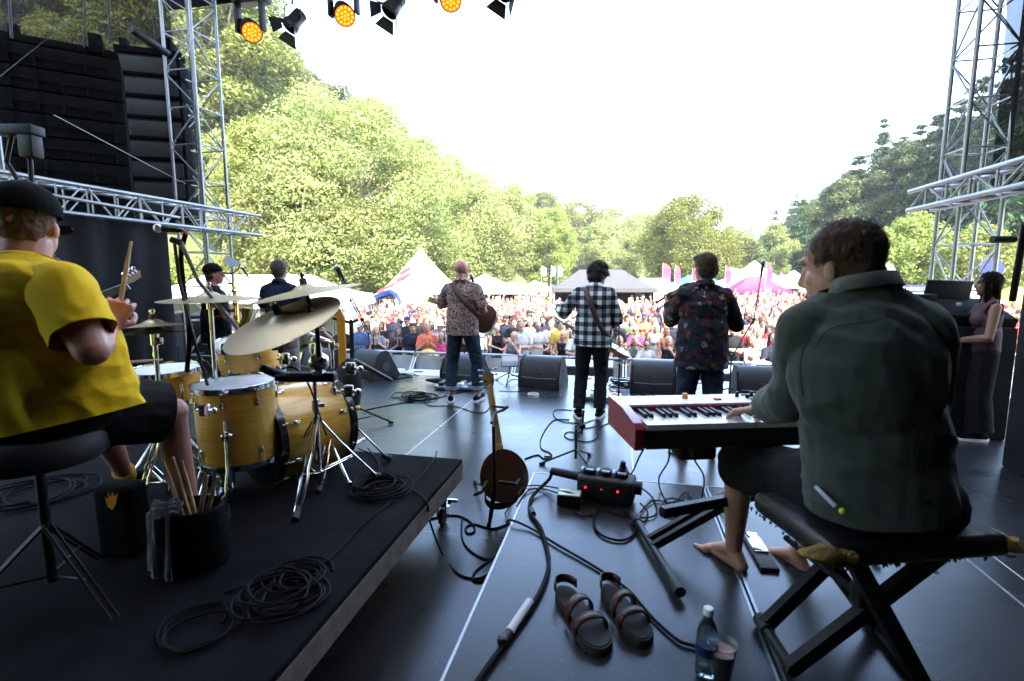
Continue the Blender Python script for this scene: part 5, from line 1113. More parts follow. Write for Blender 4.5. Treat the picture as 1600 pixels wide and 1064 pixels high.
# saxophone player
sax, JS = musician('saxophone player in a black cap and printed black shirt behind the thin cymbal', (-3.60, 6.2, 0), .85, 1.72,
 dict(elL=(-.30, .06, 1.16), wrL=(-.06, .30, 1.20), elR=(.30, .05, 1.13), wrR=(.12, .32, 1.0)), hand_front,
 dict(g=1.16, sleeve='short', hem=.14, mats=[M['black_tee']], voxel=.009, wr=.006, seed=4, loose=.02), dict(mats=[M['black_jean']], to=.97), dict(kind='crop', mtr=M['hair_brown'], extra=0), g=1.12, shoes=True, skinm='skin_pink', voxel=.008, headyaw=.25)
attach('cap', capmesh(JS, 1.05, M['cap_black'], voxel=.008), sax)
W = JS['_W']; m = MB()
for (x, z, w_) in ((-.06, 1.36, .07), (.02, 1.37, .05), (-.05, 1.30, .10), (.05, 1.30, .04), (-.04, 1.13, .12), (.05, 1.13, .05), (-.01, 1.07, .13)):
    p = W(x, -.146, z); m.rbox(p, (w_, .006, .022), X=JS['_r'], b=.002)
attach('shirt_print', m.mesh('print', M['grey_plastic']), sax)
navy, JN = musician('brown haired player in a navy shirt and light grey trousers behind the big cymbals', (-2.82, 6.25, 0), .12, 1.77,
 dict(elL=(-.30, .10, 1.17), wrL=(-.10, .32, 1.25), elR=(.30, .10, 1.17), wrR=(.10, .32, 1.25)), hand_front,
 dict(g=1.14, sleeve='short', hem=.10, mats=[M['navy_tee']], voxel=.009, wr=.005, seed=14, collar='shirt'), dict(mats=[M['grey_trouser']], to=.97, wide=.015), dict(kind='short', mtr=M['hair_brown'], extra=2500, L=.02), g=1.05, shoes=True, voxel=.008)
# woman at the side
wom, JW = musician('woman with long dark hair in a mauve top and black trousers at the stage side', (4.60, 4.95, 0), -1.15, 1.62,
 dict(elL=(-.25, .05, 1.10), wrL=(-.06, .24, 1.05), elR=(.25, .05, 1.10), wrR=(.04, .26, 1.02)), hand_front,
 dict(g=.98, sleeve='none', hem=.02, mats=[mat('mauve_jersey', (.07, .03, .042), .8, bump=(8, .4, .02))], voxel=.007, wr=.003, collar=False, low=.06), dict(g=1.0, mats=[M['black_tee']], to=.97, wide=.05, inf=.02, wr=.002), dict(kind='long', mtr=mat('dark_brown_hair', (.012, .006, .005), .8, spec=.2, vary=(40, .4), bump=(90, 1, .01, (3, 3, .5))), extra=5000, L=.06, w=.0012, mess=.15), g=.95, fem=True, shoes=True, headyaw=.1, skinm='skin_shade')  # mauve of the top darkened too, for the shade she stands in
# bassist behind the drummer
bass, JA = musician('barefoot bassist in dark clothes mostly hidden behind the drummer', (-4.05, 4.55, 0), .75, 1.74,
 dict(elL=(-.36, .16, 1.20), wrL=(-.52, .50, 1.33), elR=(.28, .0, 1.14), wrR=(.10, .26, .98)), hand_front,
 dict(g=1.0, sleeve='short', hem=.12, mats=[M['black_tee']], voxel=.009, wr=.005, seed=6), dict(mats=[M['black_jean']], to=.8, wide=.01), dict(kind='short', mtr=M['hair_brown'], extra=1500, L=.02), bare=True)
# ================================================================== the crowd
def crowd_pose(kind, fem=False):
    a = {'rail': dict(elL=(-.29, .12, 1.17), wrL=(-.19, .36, 1.12), elR=(.28, .14, 1.18), wrR=(.06, .37, 1.12)),
         'clap': dict(elL=(-.25, .10, 1.15), wrL=(-.05, .27, 1.33), elR=(.25, .10, 1.15), wrR=(.05, .27, 1.33)),
         'clap_high': dict(elL=(-.27, .22, 1.38), wrL=(-.06, .28, 1.58), elR=(.27, .22, 1.38), wrR=(.06, .28, 1.58)),
         'still': {},
         'raised': dict(elR=(.27, .06, 1.62), wrR=(.20, .10, 1.86), elL=(-.24, -.02, 1.14), wrL=(-.2, .1, .92)),
         'both_up': dict(elR=(.28, .06, 1.60), wrR=(.20, .08, 1.86), elL=(-.28, .06, 1.60), wrL=(-.20, .08, 1.86)),
         'phone': dict(elR=(.24, .20, 1.30), wrR=(.08, .33, 1.50), elL=(-.24, .20, 1.30), wrL=(-.08, .33, 1.50)),
         'crossed': dict(elL=(-.25, .06, 1.17), wrL=(.08, .22, 1.20), elR=(.25, .06, 1.17), wrR=(-.08, .23, 1.16)),
         'chin': dict(elL=(-.22, .20, 1.20), wrL=(-.06, .16, 1.43), elR=(.25, .14, 1.17), wrR=(.0, .33, 1.11))}[kind]
    J = std_pose((0, 0, 0), 0, 1.75, a, lean=.1 if kind in ('rail', 'chin') else 0, headyaw=0, nod=.02)
    return J
CP = {}
def crowd_proto(kind, fem, lod):
    J = crowd_pose(kind); vox = .012 if lod == 0 else .024; f = J['_f']; clap = kind.startswith('clap')
    hd = {}
    for sd, q in (('L', 1), ('R', -1)):
        if clap: hd[sd] = dict(d=(0, .15, 1), n=(q, 0, 0), t=(0, -1, .2), curl=.12)
        elif kind in ('raised', 'both_up') and (sd == 'R' or kind == 'both_up'): hd[sd] = dict(d=(0, 0, 1), n=(0, 1, 0), t=(q, 0, 0), curl=.1, spread=.3)
        elif kind == 'phone': hd[sd] = dict(d=(0, .2, 1), n=(q, .2, 0), t=(0, -1, .3), curl=.55)
        elif kind == 'rail': hd[sd] = dict(d=(q * .8, .5, -.15), n=(0, 0, -1), t=(0, -1, 0), curl=.5)
        else: hd[sd] = dict(n=(q, 0, 0), t=(0, 1, 0), curl=.5)
    g = .92 if fem else 1.04
    m = skin_body(J, hd, g, 1, vox, [M['skin_any'], M['eye'], M['lip']], fem=fem, it=2, hr=.0105 if lod == 0 else .013, gap=.026, paint=True)
    sh = shirt(J, g * 1.04, 'none' if (fem and kind in ('rail', 'chin', 'still')) else 'short', hem=.10, inf=.016, voxel=.014 if lod == 0 else .024, wr=.004, mats=[M['cloth_any']], fem=fem, collar=False, low=.05 if fem else .0)
    tr = trousers(J, g, to=.97, voxel=.018 if lod == 0 else .03, wr=0.003, mats=[M['cloth_any']]) if lod == 0 else None
    return dict(body=m, shirt=sh, trousers=tr, J=J)
POSES = ['rail', 'clap', 'clap_high', 'still', 'raised', 'both_up', 'phone', 'crossed', 'chin']
for kd in POSES:
    for fem in (0, 1): CP[(kd, fem, 0)] = crowd_proto(kd, fem, 0)
J0 = crowd_pose('still'); HAIR = {}
for k, kw in (('short', dict(kind='crop')), ('long', dict(kind='long')), ('bob', dict(kind='bob')), ('tail', dict(kind='tail')), ('curly', dict(kind='curly')), ('mop', dict(kind='mop'))):
    HAIR[k] = hair(J0, voxel=.012, extra=500 if k != 'crop' else 0, mtr=M['hair_any'], L=.03, w=.003, mess=.3, **kw)
HAIR['cap'] = capmesh(J0, 1.06, M['cloth_any'], voxel=.012)
mh = MB(); c0 = J0['head']; mh.lathe([(.15, .04), (.10, .052), (.085, .05), (.083, .10), (.06, .135), (.001, .135)], c0, (0, 0, 1), 24); HAIR['hat'] = mh.mesh('hat', M['cloth_any'])
mg_ = MB()
for q in (-1, 1): mg_.ell(c0 + Vector((q * .031, .098, .010)), .027, .014, .019, seg=10, rings=6)
mg_.cap(c0 + Vector((-.07, .07, .016)), c0 + Vector((.07, .07, .016)), .006, seg=6); SHADES = mg_.mesh('sunglasses', M['glass_dark'])
mb_ = MB(); mb_.ell(c0 + Vector((0, .07, -.085)), .05, .05, .045, seg=12, rings=8); BEARD = mb_.mesh('beard', M['hair_any'])
mp_ = MB(); mp_.rbox(crowd_pose('phone')['wrR'].lerp(crowd_pose('phone')['wrL'], .5) + Vector((0, .02, .12)), (.15, .012, .08), b=.005); PHONE = mp_.mesh('phone', M['blackplastic'])
SKINS = [((.42, .24, .17), 'fair'), ((.36, .19, .13), 'tanned'), ((.44, .22, .16), 'flushed'), ((.30, .16, .11), 'tanned')]
HC = [((.10, .05, .02), 'brown'), ((.38, .25, .11), 'blond'), ((.015, .012, .01), 'black'), ((.28, .09, .03), 'ginger'), ((.30, .29, .28), 'grey'), ((.06, .03, .015), 'dark brown')]
SC = [((.010, .010, .012), 'black'), ((.42, .41, .39), 'white'), ((.012, .015, .03), 'navy'), ((.15, .15, .155), 'grey'), ((.32, .02, .03), 'red'), ((.50, .12, .06), 'coral'), ((.05, .085, .16), 'blue'), ((.34, .37, .40), 'pale blue'), ((.40, .04, .14), 'pink'), ((.05, .09, .04), 'olive'), ((.45, .32, .07), 'yellow'), ((.30, .23, .17), 'beige')]
def add_person(pos, yaw, H, pose, fem, hairk, hc, sc, skin, shades=False, beard=False, label='', group=None, trous=True, tilt=0):
    pr = CP[(pose, fem, 0)]; k = H / 1.75; o = link(bpy.data.objects.new('person', pr['body'])); o.location = pos; o.rotation_euler = (rnd.uniform(-.03, .03), tilt, yaw); o.scale = (k, k, k); o.color = (*skin, 1); tag(o, label, 'person', group)
    def ch(n, me, col): c = link(bpy.data.objects.new(n, me)); c.parent = o; c.color = (*col, 1)
    ch('shirt', pr['shirt'], sc)
    if trous: ch('trousers', pr['trousers'], (.03, .045, .08) if rnd.random() < .6 else (.08, .08, .08))
    if hairk in ('cap', 'hat'): ch(hairk, HAIR[hairk], rnd.choice([(.02, .02, .025), (.02, .03, .08), (.6, .6, .58), (.4, .03, .04)])); ch('hair', HAIR['short'], hc)
    elif hairk != 'bald': ch('hair', HAIR['short' if hairk == 'crop' else hairk], hc)
    if shades: ch('sunglasses', SHADES, (0, 0, 0))
    if beard: ch('beard', BEARD, hc)
    if pose == 'phone':                                  # a held phone stands by itself
        p = link(bpy.data.objects.new('phone', PHONE)); p.location = o.location; p.rotation_euler = o.rotation_euler; p.scale = o.scale; tag(p, 'dark phone held by the ' + ' '.join(label.split(',')[0].split()[:8]), 'phone', 'phones held up in the crowd')
    return o
# the rows nearest the barrier, told apart one by one
PL = [  # px of head, head-top row, pose, female, hair, hair colour, shirt colour, extras, label
 (504, 545, 'phone', 0, 'curly', 0, 0, '', 'fan with a black camera pushed against the barrier under the cymbals'),
 (536, 528, 'rail', 0, 'bald', 5, 0, '', 'bald man in a black shirt behind the yellow stand post'),
 (562, 513, 'still', 0, 'cap', 0, 6, 's', 'man in a white cap and sunglasses beside the thin microphone boom'),
 (556, 490, 'still', 0, 'short', 1, 3, 's', 'man in sunglasses and grey shirt behind the one in the white cap'),
 (596, 502, 'clap', 1, 'long', 0, 0, '', 'woman in a black top clapping while looking up near the star tent'),
 (588, 483, 'still', 0, 'short', 5, 7, '', 'man in a pale blue shirt just behind the clapping woman in black'),
 (616, 490, 'still', 0, 'cap', 4, 2, 's', 'man in a cap and sunglasses with a navy shirt behind the clapping pair'),
 (622, 512, 'clap', 1, 'bob', 0, 2, '', 'woman in navy clapping her hands near her face'),
 (645, 508, 'still', 0, 'mop', 5, 2, '', 'young dark haired fan in navy beside the coral shirt'),
 (655, 501, 'still', 0, 'short', 5, 0, '', 'boy in black behind the coral shirt'),
 (667, 505, 'clap', 0, 'crop', 1, 5, '', 'fan in a coral orange shirt clapping at the barrier'),
 (652, 484, 'still', 0, 'cap', 0, 0, 's', 'man in black cap and black shirt second row behind the coral shirt'),
 (690, 520, 'rail', 1, 'long', 2, 8, '', 'woman in pink just before the legs of the bald guitarist'),
 (750, 500, 'still', 1, 'bob', 1, 7, '', 'woman in pale blue glimpsed beside the acoustic guitar'),
 (776, 508, 'rail', 1, 'crop', 1, 0, '', 'fan with cropped fair hair in a black skull shirt'),
 (772, 493, 'still', 0, 'hat', 0, 9, '', 'man in a brown hat behind the skull shirt'),
 (790, 488, 'still', 0, 'cap', 5, 2, 's', 'man in cap and sunglasses right behind the brown hat'),
 (803, 497, 'crossed', 0, 'short', 2, 0, '', 'smiling dark haired man in black second row'),
 (804, 518, 'chin', 1, 'tail', 1, 3, '', 'laughing woman with one hand at her mouth'),
 (815, 503, 'crossed', 0, 'short', 1, 7, '', 'fair haired man in a pale shirt with crossed arms'),
 (828, 497, 'still', 0, 'short', 4, 1, '', 'grey haired man in white behind the pale shirted man'),
 (838, 503, 'rail', 0, 'short', 5, 1, '', 'man in white leaning far forward with his dark hair down'),
 (862, 500, 'rail', 0, 'short', 1, 3, '', 'man in grey with a dark shoulder strap'),
 (848, 492, 'still', 0, 'short', 2, 2, 'b', 'bearded man in navy behind the man with the strap'),
 (881, 517, 'rail', 1, 'long', 1, 0, '', 'red-blond woman in a black tank top holding a cup'),
 (899, 511, 'rail', 0, 'cap', 2, 1, '', 'young man in a dark cap and white shirt beside the red-blond woman'),
 (874, 500, 'still', 0, 'short', 2, 10, '', 'dark haired fan in yellow behind the red-blond woman'),
 (968, 528, 'rail', 1, 'long', 1, 9, '', 'woman with long fair hair right of the microphone stand'),
 (991, 526, 'chin', 0, 'crop', 1, 3, '', 'boy with cropped hair resting his chin near his hands'),
 (994, 509, 'clap', 1, 'tail', 1, 8, 's', 'woman in pink with sunglasses behind the cropped boy'),
 (1010, 530, 'rail', 0, 'cap', 2, 1, '', 'boy in a dark cap with black and white shirt leaning on the rail'),
 (1021, 510, 'still', 0, 'short', 1, 2, '', 'boy in a dark shirt looking aside behind the capped boy'),
 (1045, 525, 'chin', 1, 'long', 1, 0, 's', 'blond woman in dark glasses resting her chin on her hand'),
 (1042, 512, 'still', 1, 'bob', 3, 5, '', 'ginger haired woman right behind the blond woman'),
 (1052, 490, 'still', 0, 'short', 0, 2, '', 'tall man in a navy shirt with a white chest print'),
 (1035, 505, 'still', 1, 'long', 2, 0, '', 'dark haired woman in black between the boys and the navy shirt'),
 (1025, 497, 'still', 1, 'bob', 1, 1, '', 'blond woman in white in the third row'),
 (1145, 507, 'crossed', 0, 'short', 0, 0, 'b', 'bearded man in black beside the arm of the violinist'),
 (1182, 510, 'still', 1, 'tail', 1, 0, '', 'blond woman in a black top behind the microphone stand of the violinist'),
 (1172, 525, 'rail', 1, 'long', 5, 1, '', 'dark haired woman in white sitting at the white topped block'),
 (1200, 490, 'still', 1, 'long', 2, 0, '', 'dark haired woman in a black shirt with a chest logo'),
 (1205, 535, 'rail', 0, 'short', 2, 2, '', 'man in navy at the rail beside the arm of the keyboard player'),
 (1212, 498, 'still', 0, 'short', 1, 4, '', 'fan in a red shirt near the keyboard player'),
 (1222, 492, 'raised', 0, 'short', 3, 5, '', 'fan in bright orange near the keyboard player'),
 (1160, 505, 'still', 1, 'bob', 4, 4, '', 'woman in dark red behind the arm of the violinist'),
 (1575, 505, 'still', 0, 'cap', 1, 0, '', 'fan in a yellow cap and black shirt behind the woman on stage'),
]
taken = []
for (px, top, pose, fem, hk, hc, sc, ex, lab) in PL:
    H = 1.60 if fem else 1.74
    if 'boy' in lab: H = 1.5
    if pose in ('rail', 'chin'): H -= .06
    zt = GZ + H + .02
    q = P(px, top, z=zt) if top > 470 else P(px, top, d=14)
    v = q.dot(SF)
    if v < BV + .32: q = q * ((BV + .32) / v)
    if v > BV + 3: q = q * ((BV + 3) / v)
    q.z = GZ; taken.append(q)
    add_person(q, math.pi + rnd.uniform(-.35, .35) + math.atan2(q.x, q.y) * .0, H, pose, fem, hk, HC[hc][0], SC[sc][0], SKINS[rnd.randrange(4)][0], 's' in ex, 'b' in ex, lab, 'festival crowd')
# rows behind, filled by spacing; every one that shows as a head or more is its own person
used_l = set(); cnt = 0; rest = []
zones = [(560, 'by the star tent'), (690, 'behind the bald guitarist'), (790, 'past the brown guitar'), (870, 'before the canopy tent'), (970, 'behind the checked shirt'), (1060, 'beside the floral shirt'), (1170, 'below the magenta tent'), (1260, 'below the pagoda tents'), (1500, 'behind the keyboard player'), (1700, 'past the lattice tower')]
MOODS = {'rail': 'leaning forward', 'clap': 'clapping', 'clap_high': 'clapping high', 'still': 'standing', 'raised': 'with one arm up', 'both_up': 'with both arms up', 'phone': 'filming', 'crossed': 'with crossed arms', 'chin': 'leaning'}
cand = []
v = BV + .95; row = 0
while v < 46:
    w = .54 + (v - 11) * .008; u = -26 + (row % 2) * w / 2
    while u < 34:
        uu, vv = u + rnd.uniform(-.14, .14), v + rnd.uniform(-.14, .14); u += w
        q = S(uu, vv, GZ); px = 800 + 800 * q.x / q.y
        if q.y < 9 or px < 470 or px > 1640: continue
        if sdist(q.x, q.y, FOOT) > -3 or q.x < -.30 * q.y: continue
        if 845 < px < 1040 and q.y > 25.5: continue
        if v > 19 and px < 610 and rnd.random() < .75: continue
        if q.y > 23 and px < 720: continue
        if any((q - t_).length < .42 for t_ in taken): continue
        if vv < BV + 3.2 and any(abs(q.x / q.y - t_.x / t_.y) < .016 and t_.y > q.y for t_ in taken) and rnd.random() < .8: continue
        if v > 24 and rnd.random() < .12: continue
        cand.append((q, row))
    v += .66 + (v - 11) * .012; row += 1
hidden = lambda px: 1235 < px < 1490 or 1068 < px < 1150 or 905 < px < 955
vis = [c for c in cand if not (hidden(800 + 800 * c[0].x / c[0].y))]
vis.sort(key=lambda c: c[0].y)
ind = vis[:300 - len(PL) - 9]; indset = set(id(c) for c in ind); rest = [c for c in cand if id(c) not in indset]
for q, row in ind:
    px = 800 + 800 * q.x / q.y; zn = next(z for lim, z in zones if px < lim)
    depth = 'near rows' if row < 3 else ('middle rows' if row < 8 else 'far rows')
    for tr in range(400):
        fem = rnd.random() < .45; hk = rnd.choice(['long', 'long', 'tail', 'bob', 'cap', 'hat'] if fem else ['short', 'short', 'short', 'cap', 'cap', 'hat', 'bald', 'curly', 'mop'])
        pose = rnd.choice(['still', 'still', 'still', 'clap', 'clap', 'clap_high', 'crossed', 'phone', 'raised', 'both_up'] if row > 1 else ['still', 'clap', 'still', 'crossed', 'clap'])
        hi = rnd.randrange(6); si = rnd.choices(range(12), [7, 8, 4, 4, 2, 2, 2, 3, 2, 2, 1, 3])[0]; sg = rnd.random() < .4
        key = (zn, depth, fem, hk, pose, HC[hi][1] if hk not in ('cap', 'hat', 'bald') else '', SC[si][1])
        if key not in used_l: break
    used_l.add(key); hs = {'cap': 'capped', 'hat': 'hatted', 'bald': 'bald'}.get(hk, key[5] + ' haired')
    hsx = hs + (' long haired' if hk == 'long' and hs else '') if hk in ('cap', 'hat', 'bald') else key[5] + {'long': ' long haired', 'tail': ' ponytailed', 'bob': ' bob haired', 'curly': ' curly haired', 'mop': ' shaggy haired'}.get(hk, ' haired')
    lab = '%s %s in %s %s, %s %s' % (hsx.replace(' haired', '-haired'), 'woman' if fem else 'man', SC[si][1], MOODS[pose], depth, zn)
    add_person(q, math.pi + rnd.uniform(-.4, .4), (1.66 if fem else 1.78) + rnd.uniform(-.08, .08), pose, int(fem), hk, HC[hi][0], SC[si][0], SKINS[rnd.randrange(4)][0], sg, (not fem) and rnd.random() < .2, lab, 'festival crowd', trous=row < 2)
# everyone farther back reads as one mass
lo = []
for pose in ('still', 'clap', 'raised', 'both_up', 'phone'):
    for fem in (0, 1):
        pr = crowd_proto(pose, fem, 1); lo.append((pr['body'], pr['shirt']))
hl = [hair(J0, k, voxel=.022, extra=0, mtr=M['hair_any']) for k in ('crop', 'long', 'mop')]
def arr(me):
    co = np.empty(len(me.vertices) * 3, np.float32); me.vertices.foreach_get('co', co); lt = np.empty(len(me.loops), np.int32); me.loops.foreach_get('vertex_index', lt)
    ls = np.empty(len(me.polygons), np.int32); me.polygons.foreach_get('loop_total', ls); return co.reshape(-1, 3), lt, ls
A = {id(m): arr(m) for pr in lo for m in pr}; A.update({id(m): arr(m) for m in hl})
VV, LL, TT, CC = [], [], [], []; off = 0
for q, row in rest:
    b, s = rnd.choice(lo); h = rnd.choice(hl); yaw = math.pi + rnd.uniform(-.5, .5); k = rnd.uniform(.93, 1.04); c_, s_ = math.cos(yaw), math.sin(yaw); Rm = np.array([[c_, -s_, 0], [s_, c_, 0], [0, 0, 1]], np.float32) * k
    for me, col in ((b, rnd.choice(SKINS)[0]), (s, rnd.choices(SC, [7, 8, 4, 4, 2, 2, 2, 3, 2, 2, 1, 3])[0][0]), (h, rnd.choice(HC)[0])):
        co, lt, ls = A[id(me)]; VV.append(co @ Rm.T + np.array(q, np.float32)); LL.append(lt + off); TT.append(ls); CC.append(np.tile(np.array([*col, 1], np.float32), (len(co), 1))); off += len(co)
V_ = np.concatenate(VV); L_ = np.concatenate(LL); T_ = np.concatenate(TT); C_ = np.concatenate(CC); me = bpy.data.meshes.new('crowd')
me.vertices.add(len(V_)); me.vertices.foreach_set('co', V_.ravel()); me.loops.add(len(L_)); me.loops.foreach_set('vertex_index', L_); me.polygons.add(len(T_)); me.polygons.foreach_set('loop_total', T_); me.polygons.foreach_set('loop_start', np.concatenate([[0], np.cumsum(T_)[:-1]]).astype(np.int32)); me.update()
ca = me.color_attributes.new('tone', 'FLOAT_COLOR', 'POINT'); ca.data.foreach_set('color', C_.ravel()); me.polygons.foreach_set('use_smooth', [True] * len(T_))
mc = mat('crowd_tones', (.4, .3, .3), .8); at = mc.node_tree.nodes.new('ShaderNodeAttribute'); at.attribute_name = 'tone'; mc.node_tree.links.new(at.outputs['Color'], mc.node_tree.nodes['Principled BSDF'].inputs['Base Color']); me.materials.append(mc)
tag(newobj('crowd', me), 'dense mass of festival visitors filling the meadow back to the tents', 'crowd', kind='stuff')
print('crowd individuals', len(ind) + len(PL), 'mass', len(rest), 'verts', len(V_))
# prints on two shirts at the rail
for px, top, pts_, mt in ((776, 548, [(.085 * math.cos(q_), .10 * math.sin(q_) * (1 if math.sin(q_) > 0 else .8)) for q_ in [k * .3927 for k in range(16)]], mat('gold_print', (.55, .42, .12), .8)),):
    pass
# ================================================================== instruments and stage gear
RZ = .4
M['maple'] = mat('amber_maple_lacquer', (.62, .32, .045), .28, vary=(3, .18), coat=.5, bump=(8, .05))
nt = M['maple'].node_tree; wv = nt.nodes.new('ShaderNodeTexNoise'); wv.inputs['Scale'].default_value = 6; mpg = nt.nodes.new('ShaderNodeMapping'); mpg.inputs['Scale'].default_value = (1, 1, 14); tcc = nt.nodes.new('ShaderNodeTexCoord'); nt.links.new(tcc.outputs['Object'], mpg.inputs[0]); nt.links.new(mpg.outputs[0], wv.inputs['Vector'])
rr_ = nt.nodes.new('ShaderNodeValToRGB'); rr_.color_ramp.elements[0].position = .3; rr_.color_ramp.elements[0].color = (.66, .33, .03, 1); rr_.color_ramp.elements[1].position = .7; rr_.color_ramp.elements[1].color = (.80, .50, .10, 1); nt.links.new(wv.outputs['Fac'], rr_.inputs[0]); nt.links.new(rr_.outputs[0], nt.nodes['Principled BSDF'].inputs['Base Color'])
M['drumhead'] = mat('coated_drumhead', (.72, .73, .76), .55, vary=(2.5, .07), bump=(40, .1))
M['bronze'] = mat('cymbal_bronze', (.46, .39, .24), .40, .7, vary=(3, .12), bump=(2, .05))
nt = M['bronze'].node_tree
M['blackhoop'] = mat('black_hoop', (.02, .02, .02), .25, coat=.5)
def drum(label, c, axis, r, dep, lugs=8, hoop='chrome', name='drum', batter=True, legs=None, tuner=True):
    """c: centre of the batter head; axis points out of it"""
    c = Vector(c); w = Vector(axis).normalized(); t = thing(name, label, 'drum', c - w * dep); u, v, _ = frame(w, SR)
    m = MB(); m.lathe([(r * .985, -dep + .01), (r * .99, -dep + .03), (r * .99, -.03), (r * .985, -.008)], c, w, 56); m.build('shell', M['maple'], t, angle=30)
    m = MB(); m.lathe([(r * .985, .0), (r * .97, .004), (r * .5, .005), (.001, .006)], c, w, 56); m.build('head', M['drumhead'], t, angle=60)
    m = MB(); m.lathe([(r * .985, -.004), (r * .97, -.006), (.001, -.007)][::-1], c - w * dep, w, 40); m.build('bottom_head', M['drumhead'], t, angle=60)
    for z, nm in ((.004, 'hoop'), (-dep - .004, 'hoop')):
        m = MB(); h = .018 if hoop == 'chrome' else .026; m.lathe([(r * .99, z - h), (r * 1.025, z - h), (r * 1.03, z + h * .2), (r * 1.03, z + h * .55), (r * 1.005, z + h * .6), (r * .995, z + h * .3), (r * .99, z - h)], c, w, 56); m.build(nm, M['chrome'] if hoop == 'chrome' else M['blackhoop'], t)
    for k in range(lugs):
        q = 6.283 * (k + .5) / lugs; n = u * math.cos(q) + v * math.sin(q)
        for z0, sg in ((-.01, 1), (-dep + .01, -1)):
            p = c + n * (r * 1.03) + w * z0; m = MB(); m.cyl(p + w * .012 * sg, p - w * .055 * sg, .0035, seg=6); m.rbox(p - w * .062 * sg - n * .006, (.016, .02, .038), X=n, Z=w, b=.004); m.cyl(p + w * .004 * sg, p + w * .022 * sg, .006, seg=6); m.rbox(p + w * .0 * sg, (.010, .020, .014), X=n, Z=w, b=.002)
            m.build('lug', M['chrome'], t)
    return t, u, v, w
# floor tom nearest
FTc = P(367, 598, z=1.03); ax_ = Vector((-.02, -.03, 1))
ft_, u, v, w = drum('large amber floor tom standing nearest with three bent legs', FTc, ax_, .205, .40, 8, name='floor_tom', hoop='chrome')
for k, q in enumerate((2.9, 5.15, .9)):
    n = u * math.cos(q) + v * math.sin(q); p = FTc + n * .225; b = Vector((p.x, p.y, RZ)) + n * .06; top = p - w * .22; m = MB(); m.tube([top + w * .08, Vector((p.x, p.y, .62)), Vector((p.x, p.y, .56)) + n * .035, Vector((p.x, p.y, RZ + .05)) + n * .05], .006, 8); lg = m.build('leg', M['chrome'], ft_)
    m = MB(); m.cyl(b + Vector((0, 0, .07)) - n * .01, b, .014, .018, 10); m.build('rubber_foot', M['rubber'], lg); m = MB(); m.ell(top - n * .01, .03, .03, .02, axes=(u, v, w)); m.rbox(top, (.03, .035, .05), X=n, b=.006); m.cyl(top + v * .02, top + v * .05, .007); m.build('leg_bracket', M['chrome'], lg)
# snare-like tom behind the knee
SNc = P(258, 577, z=1.04); sn_, u, v, w = drum('shallow amber drum with a worn white head in front of the knee of the drummer', SNc, (0, -.06, 1), .185, .17, 8, name='snare_drum')
m = MB(); m.cyl(SNc - Zu * .19, Vector((SNc.x, SNc.y, RZ + .3)), .014); 
for q in (0, 2.1, 4.2): m.tube([Vector((SNc.x, SNc.y, RZ + .35)), Vector((SNc.x + math.cos(q) * .26, SNc.y + math.sin(q) * .26, RZ + .01))], .010, 8); m.tube([SNc - Zu * .22, SNc - Zu * .20 + Vector((math.cos(q) * .18, math.sin(q) * .18, 0)), SNc - Zu * .14 + Vector((math.cos(q) * .2, math.sin(q) * .2, 0))], .008, 6)
single('snare_stand', m, M['chrome'], 'chrome tripod stand under the shallow amber drum', 'stand')
# rack tom
RTc = P(366, 535, z=1.22) + Vector((0, .1, 0)); rt_, u, v, w = drum('amber rack tom tilted behind the big cymbal', RTc, (-.12, -.22, 1), .165, .21, 6, name='rack_tom')
RT2 = P(438, 560, z=1.12) + Vector((0, .1, 0)); 
# bass drum lying on its side: axis along the stage
BDc = P(468, 652, d=3.05); bax = Vector((.60, .80, .0)).normalized(); BDc.z = RZ + .29
bd_, u, v, w = drum('amber bass drum lying on its side behind the chrome stands', BDc + bax * .20, bax, .275, .44, 8, hoop='maple', name='bass_drum')
for k in (-1, 1):
    p = BDc + bax * .05 + bax.cross(Zu) * k * .25 - Zu * .08; e = p + bax.cross(Zu) * k * .16; e.z = RZ; m = MB(); m.tube([p, e], .008, 8); m.ell(e + Zu * .01, .014); m.build('spur', M['chrome'], bd_)
# cymbals
def cymbal(label, c, n, r, name='cymbal'):
    c = Vector(c); t = thing(name, label, 'cymbal', c); pr = []
    for i in range(15): k = i / 14; pr.append((r * (1 - k) + .001, .0 + r * .10 * (1 - (1 - k) ** 1.6) + (.022 * max(0, 1 - ((1 - k) * r / .055) ** 2) if (1 - k) * r < .055 else 0)))
    m = MB(); m.lathe(pr, c, n, 64); m.lathe([(a, b - .0015) for a, b in pr[::-1]], c, n, 64); b = m.build('plate', M['bronze'], t, angle=70)
    nn = Vector(n).normalized(); m = MB(); m.cyl(c + nn * (r * .1 + .015), c + nn * (r * .1 + .045), .018, .016); m.build('felt', mat('felt', (.22, .16, .14), 1) if 'felt' not in bpy.data.materials else bpy.data.materials['felt'], t)
    m = MB(); m.cyl(c + nn * (r * .1 + .045), c + nn * (r * .1 + .07), .009); m.rbox(c + nn * (r * .1 + .06), (.03, .008, .012), b=.002); m.build('wing_nut', M['chrome'], t); return t
CY1 = P(443, 505, d=2.05); n1 = Vector((-.24, -.34, .90)).normalized()
cymbal('large bronze cymbal tilted steeply toward the drummer stool', CY1, n1, .235)
m = MB(); a_ = CY1 - n1 * .004; u1, v1, w1 = frame(n1)
m.cyl(CY1 + n1 * .035, CY1 + n1 * .085, .019, .017, 14); single('cymbal_cap_nut', m, M['blackplastic'], 'black sleeve nut on the bell of the steeply tilted cymbal', 'nut')
m = MB(); m.tube([CY1 + n1 * .05, P(416, 516, d=1.99), P(386, 543, d=1.95)], .0025, 6); single('thin_wire', m, M['alu'], 'thin pale wire running down across the steeply tilted cymbal', 'wire')
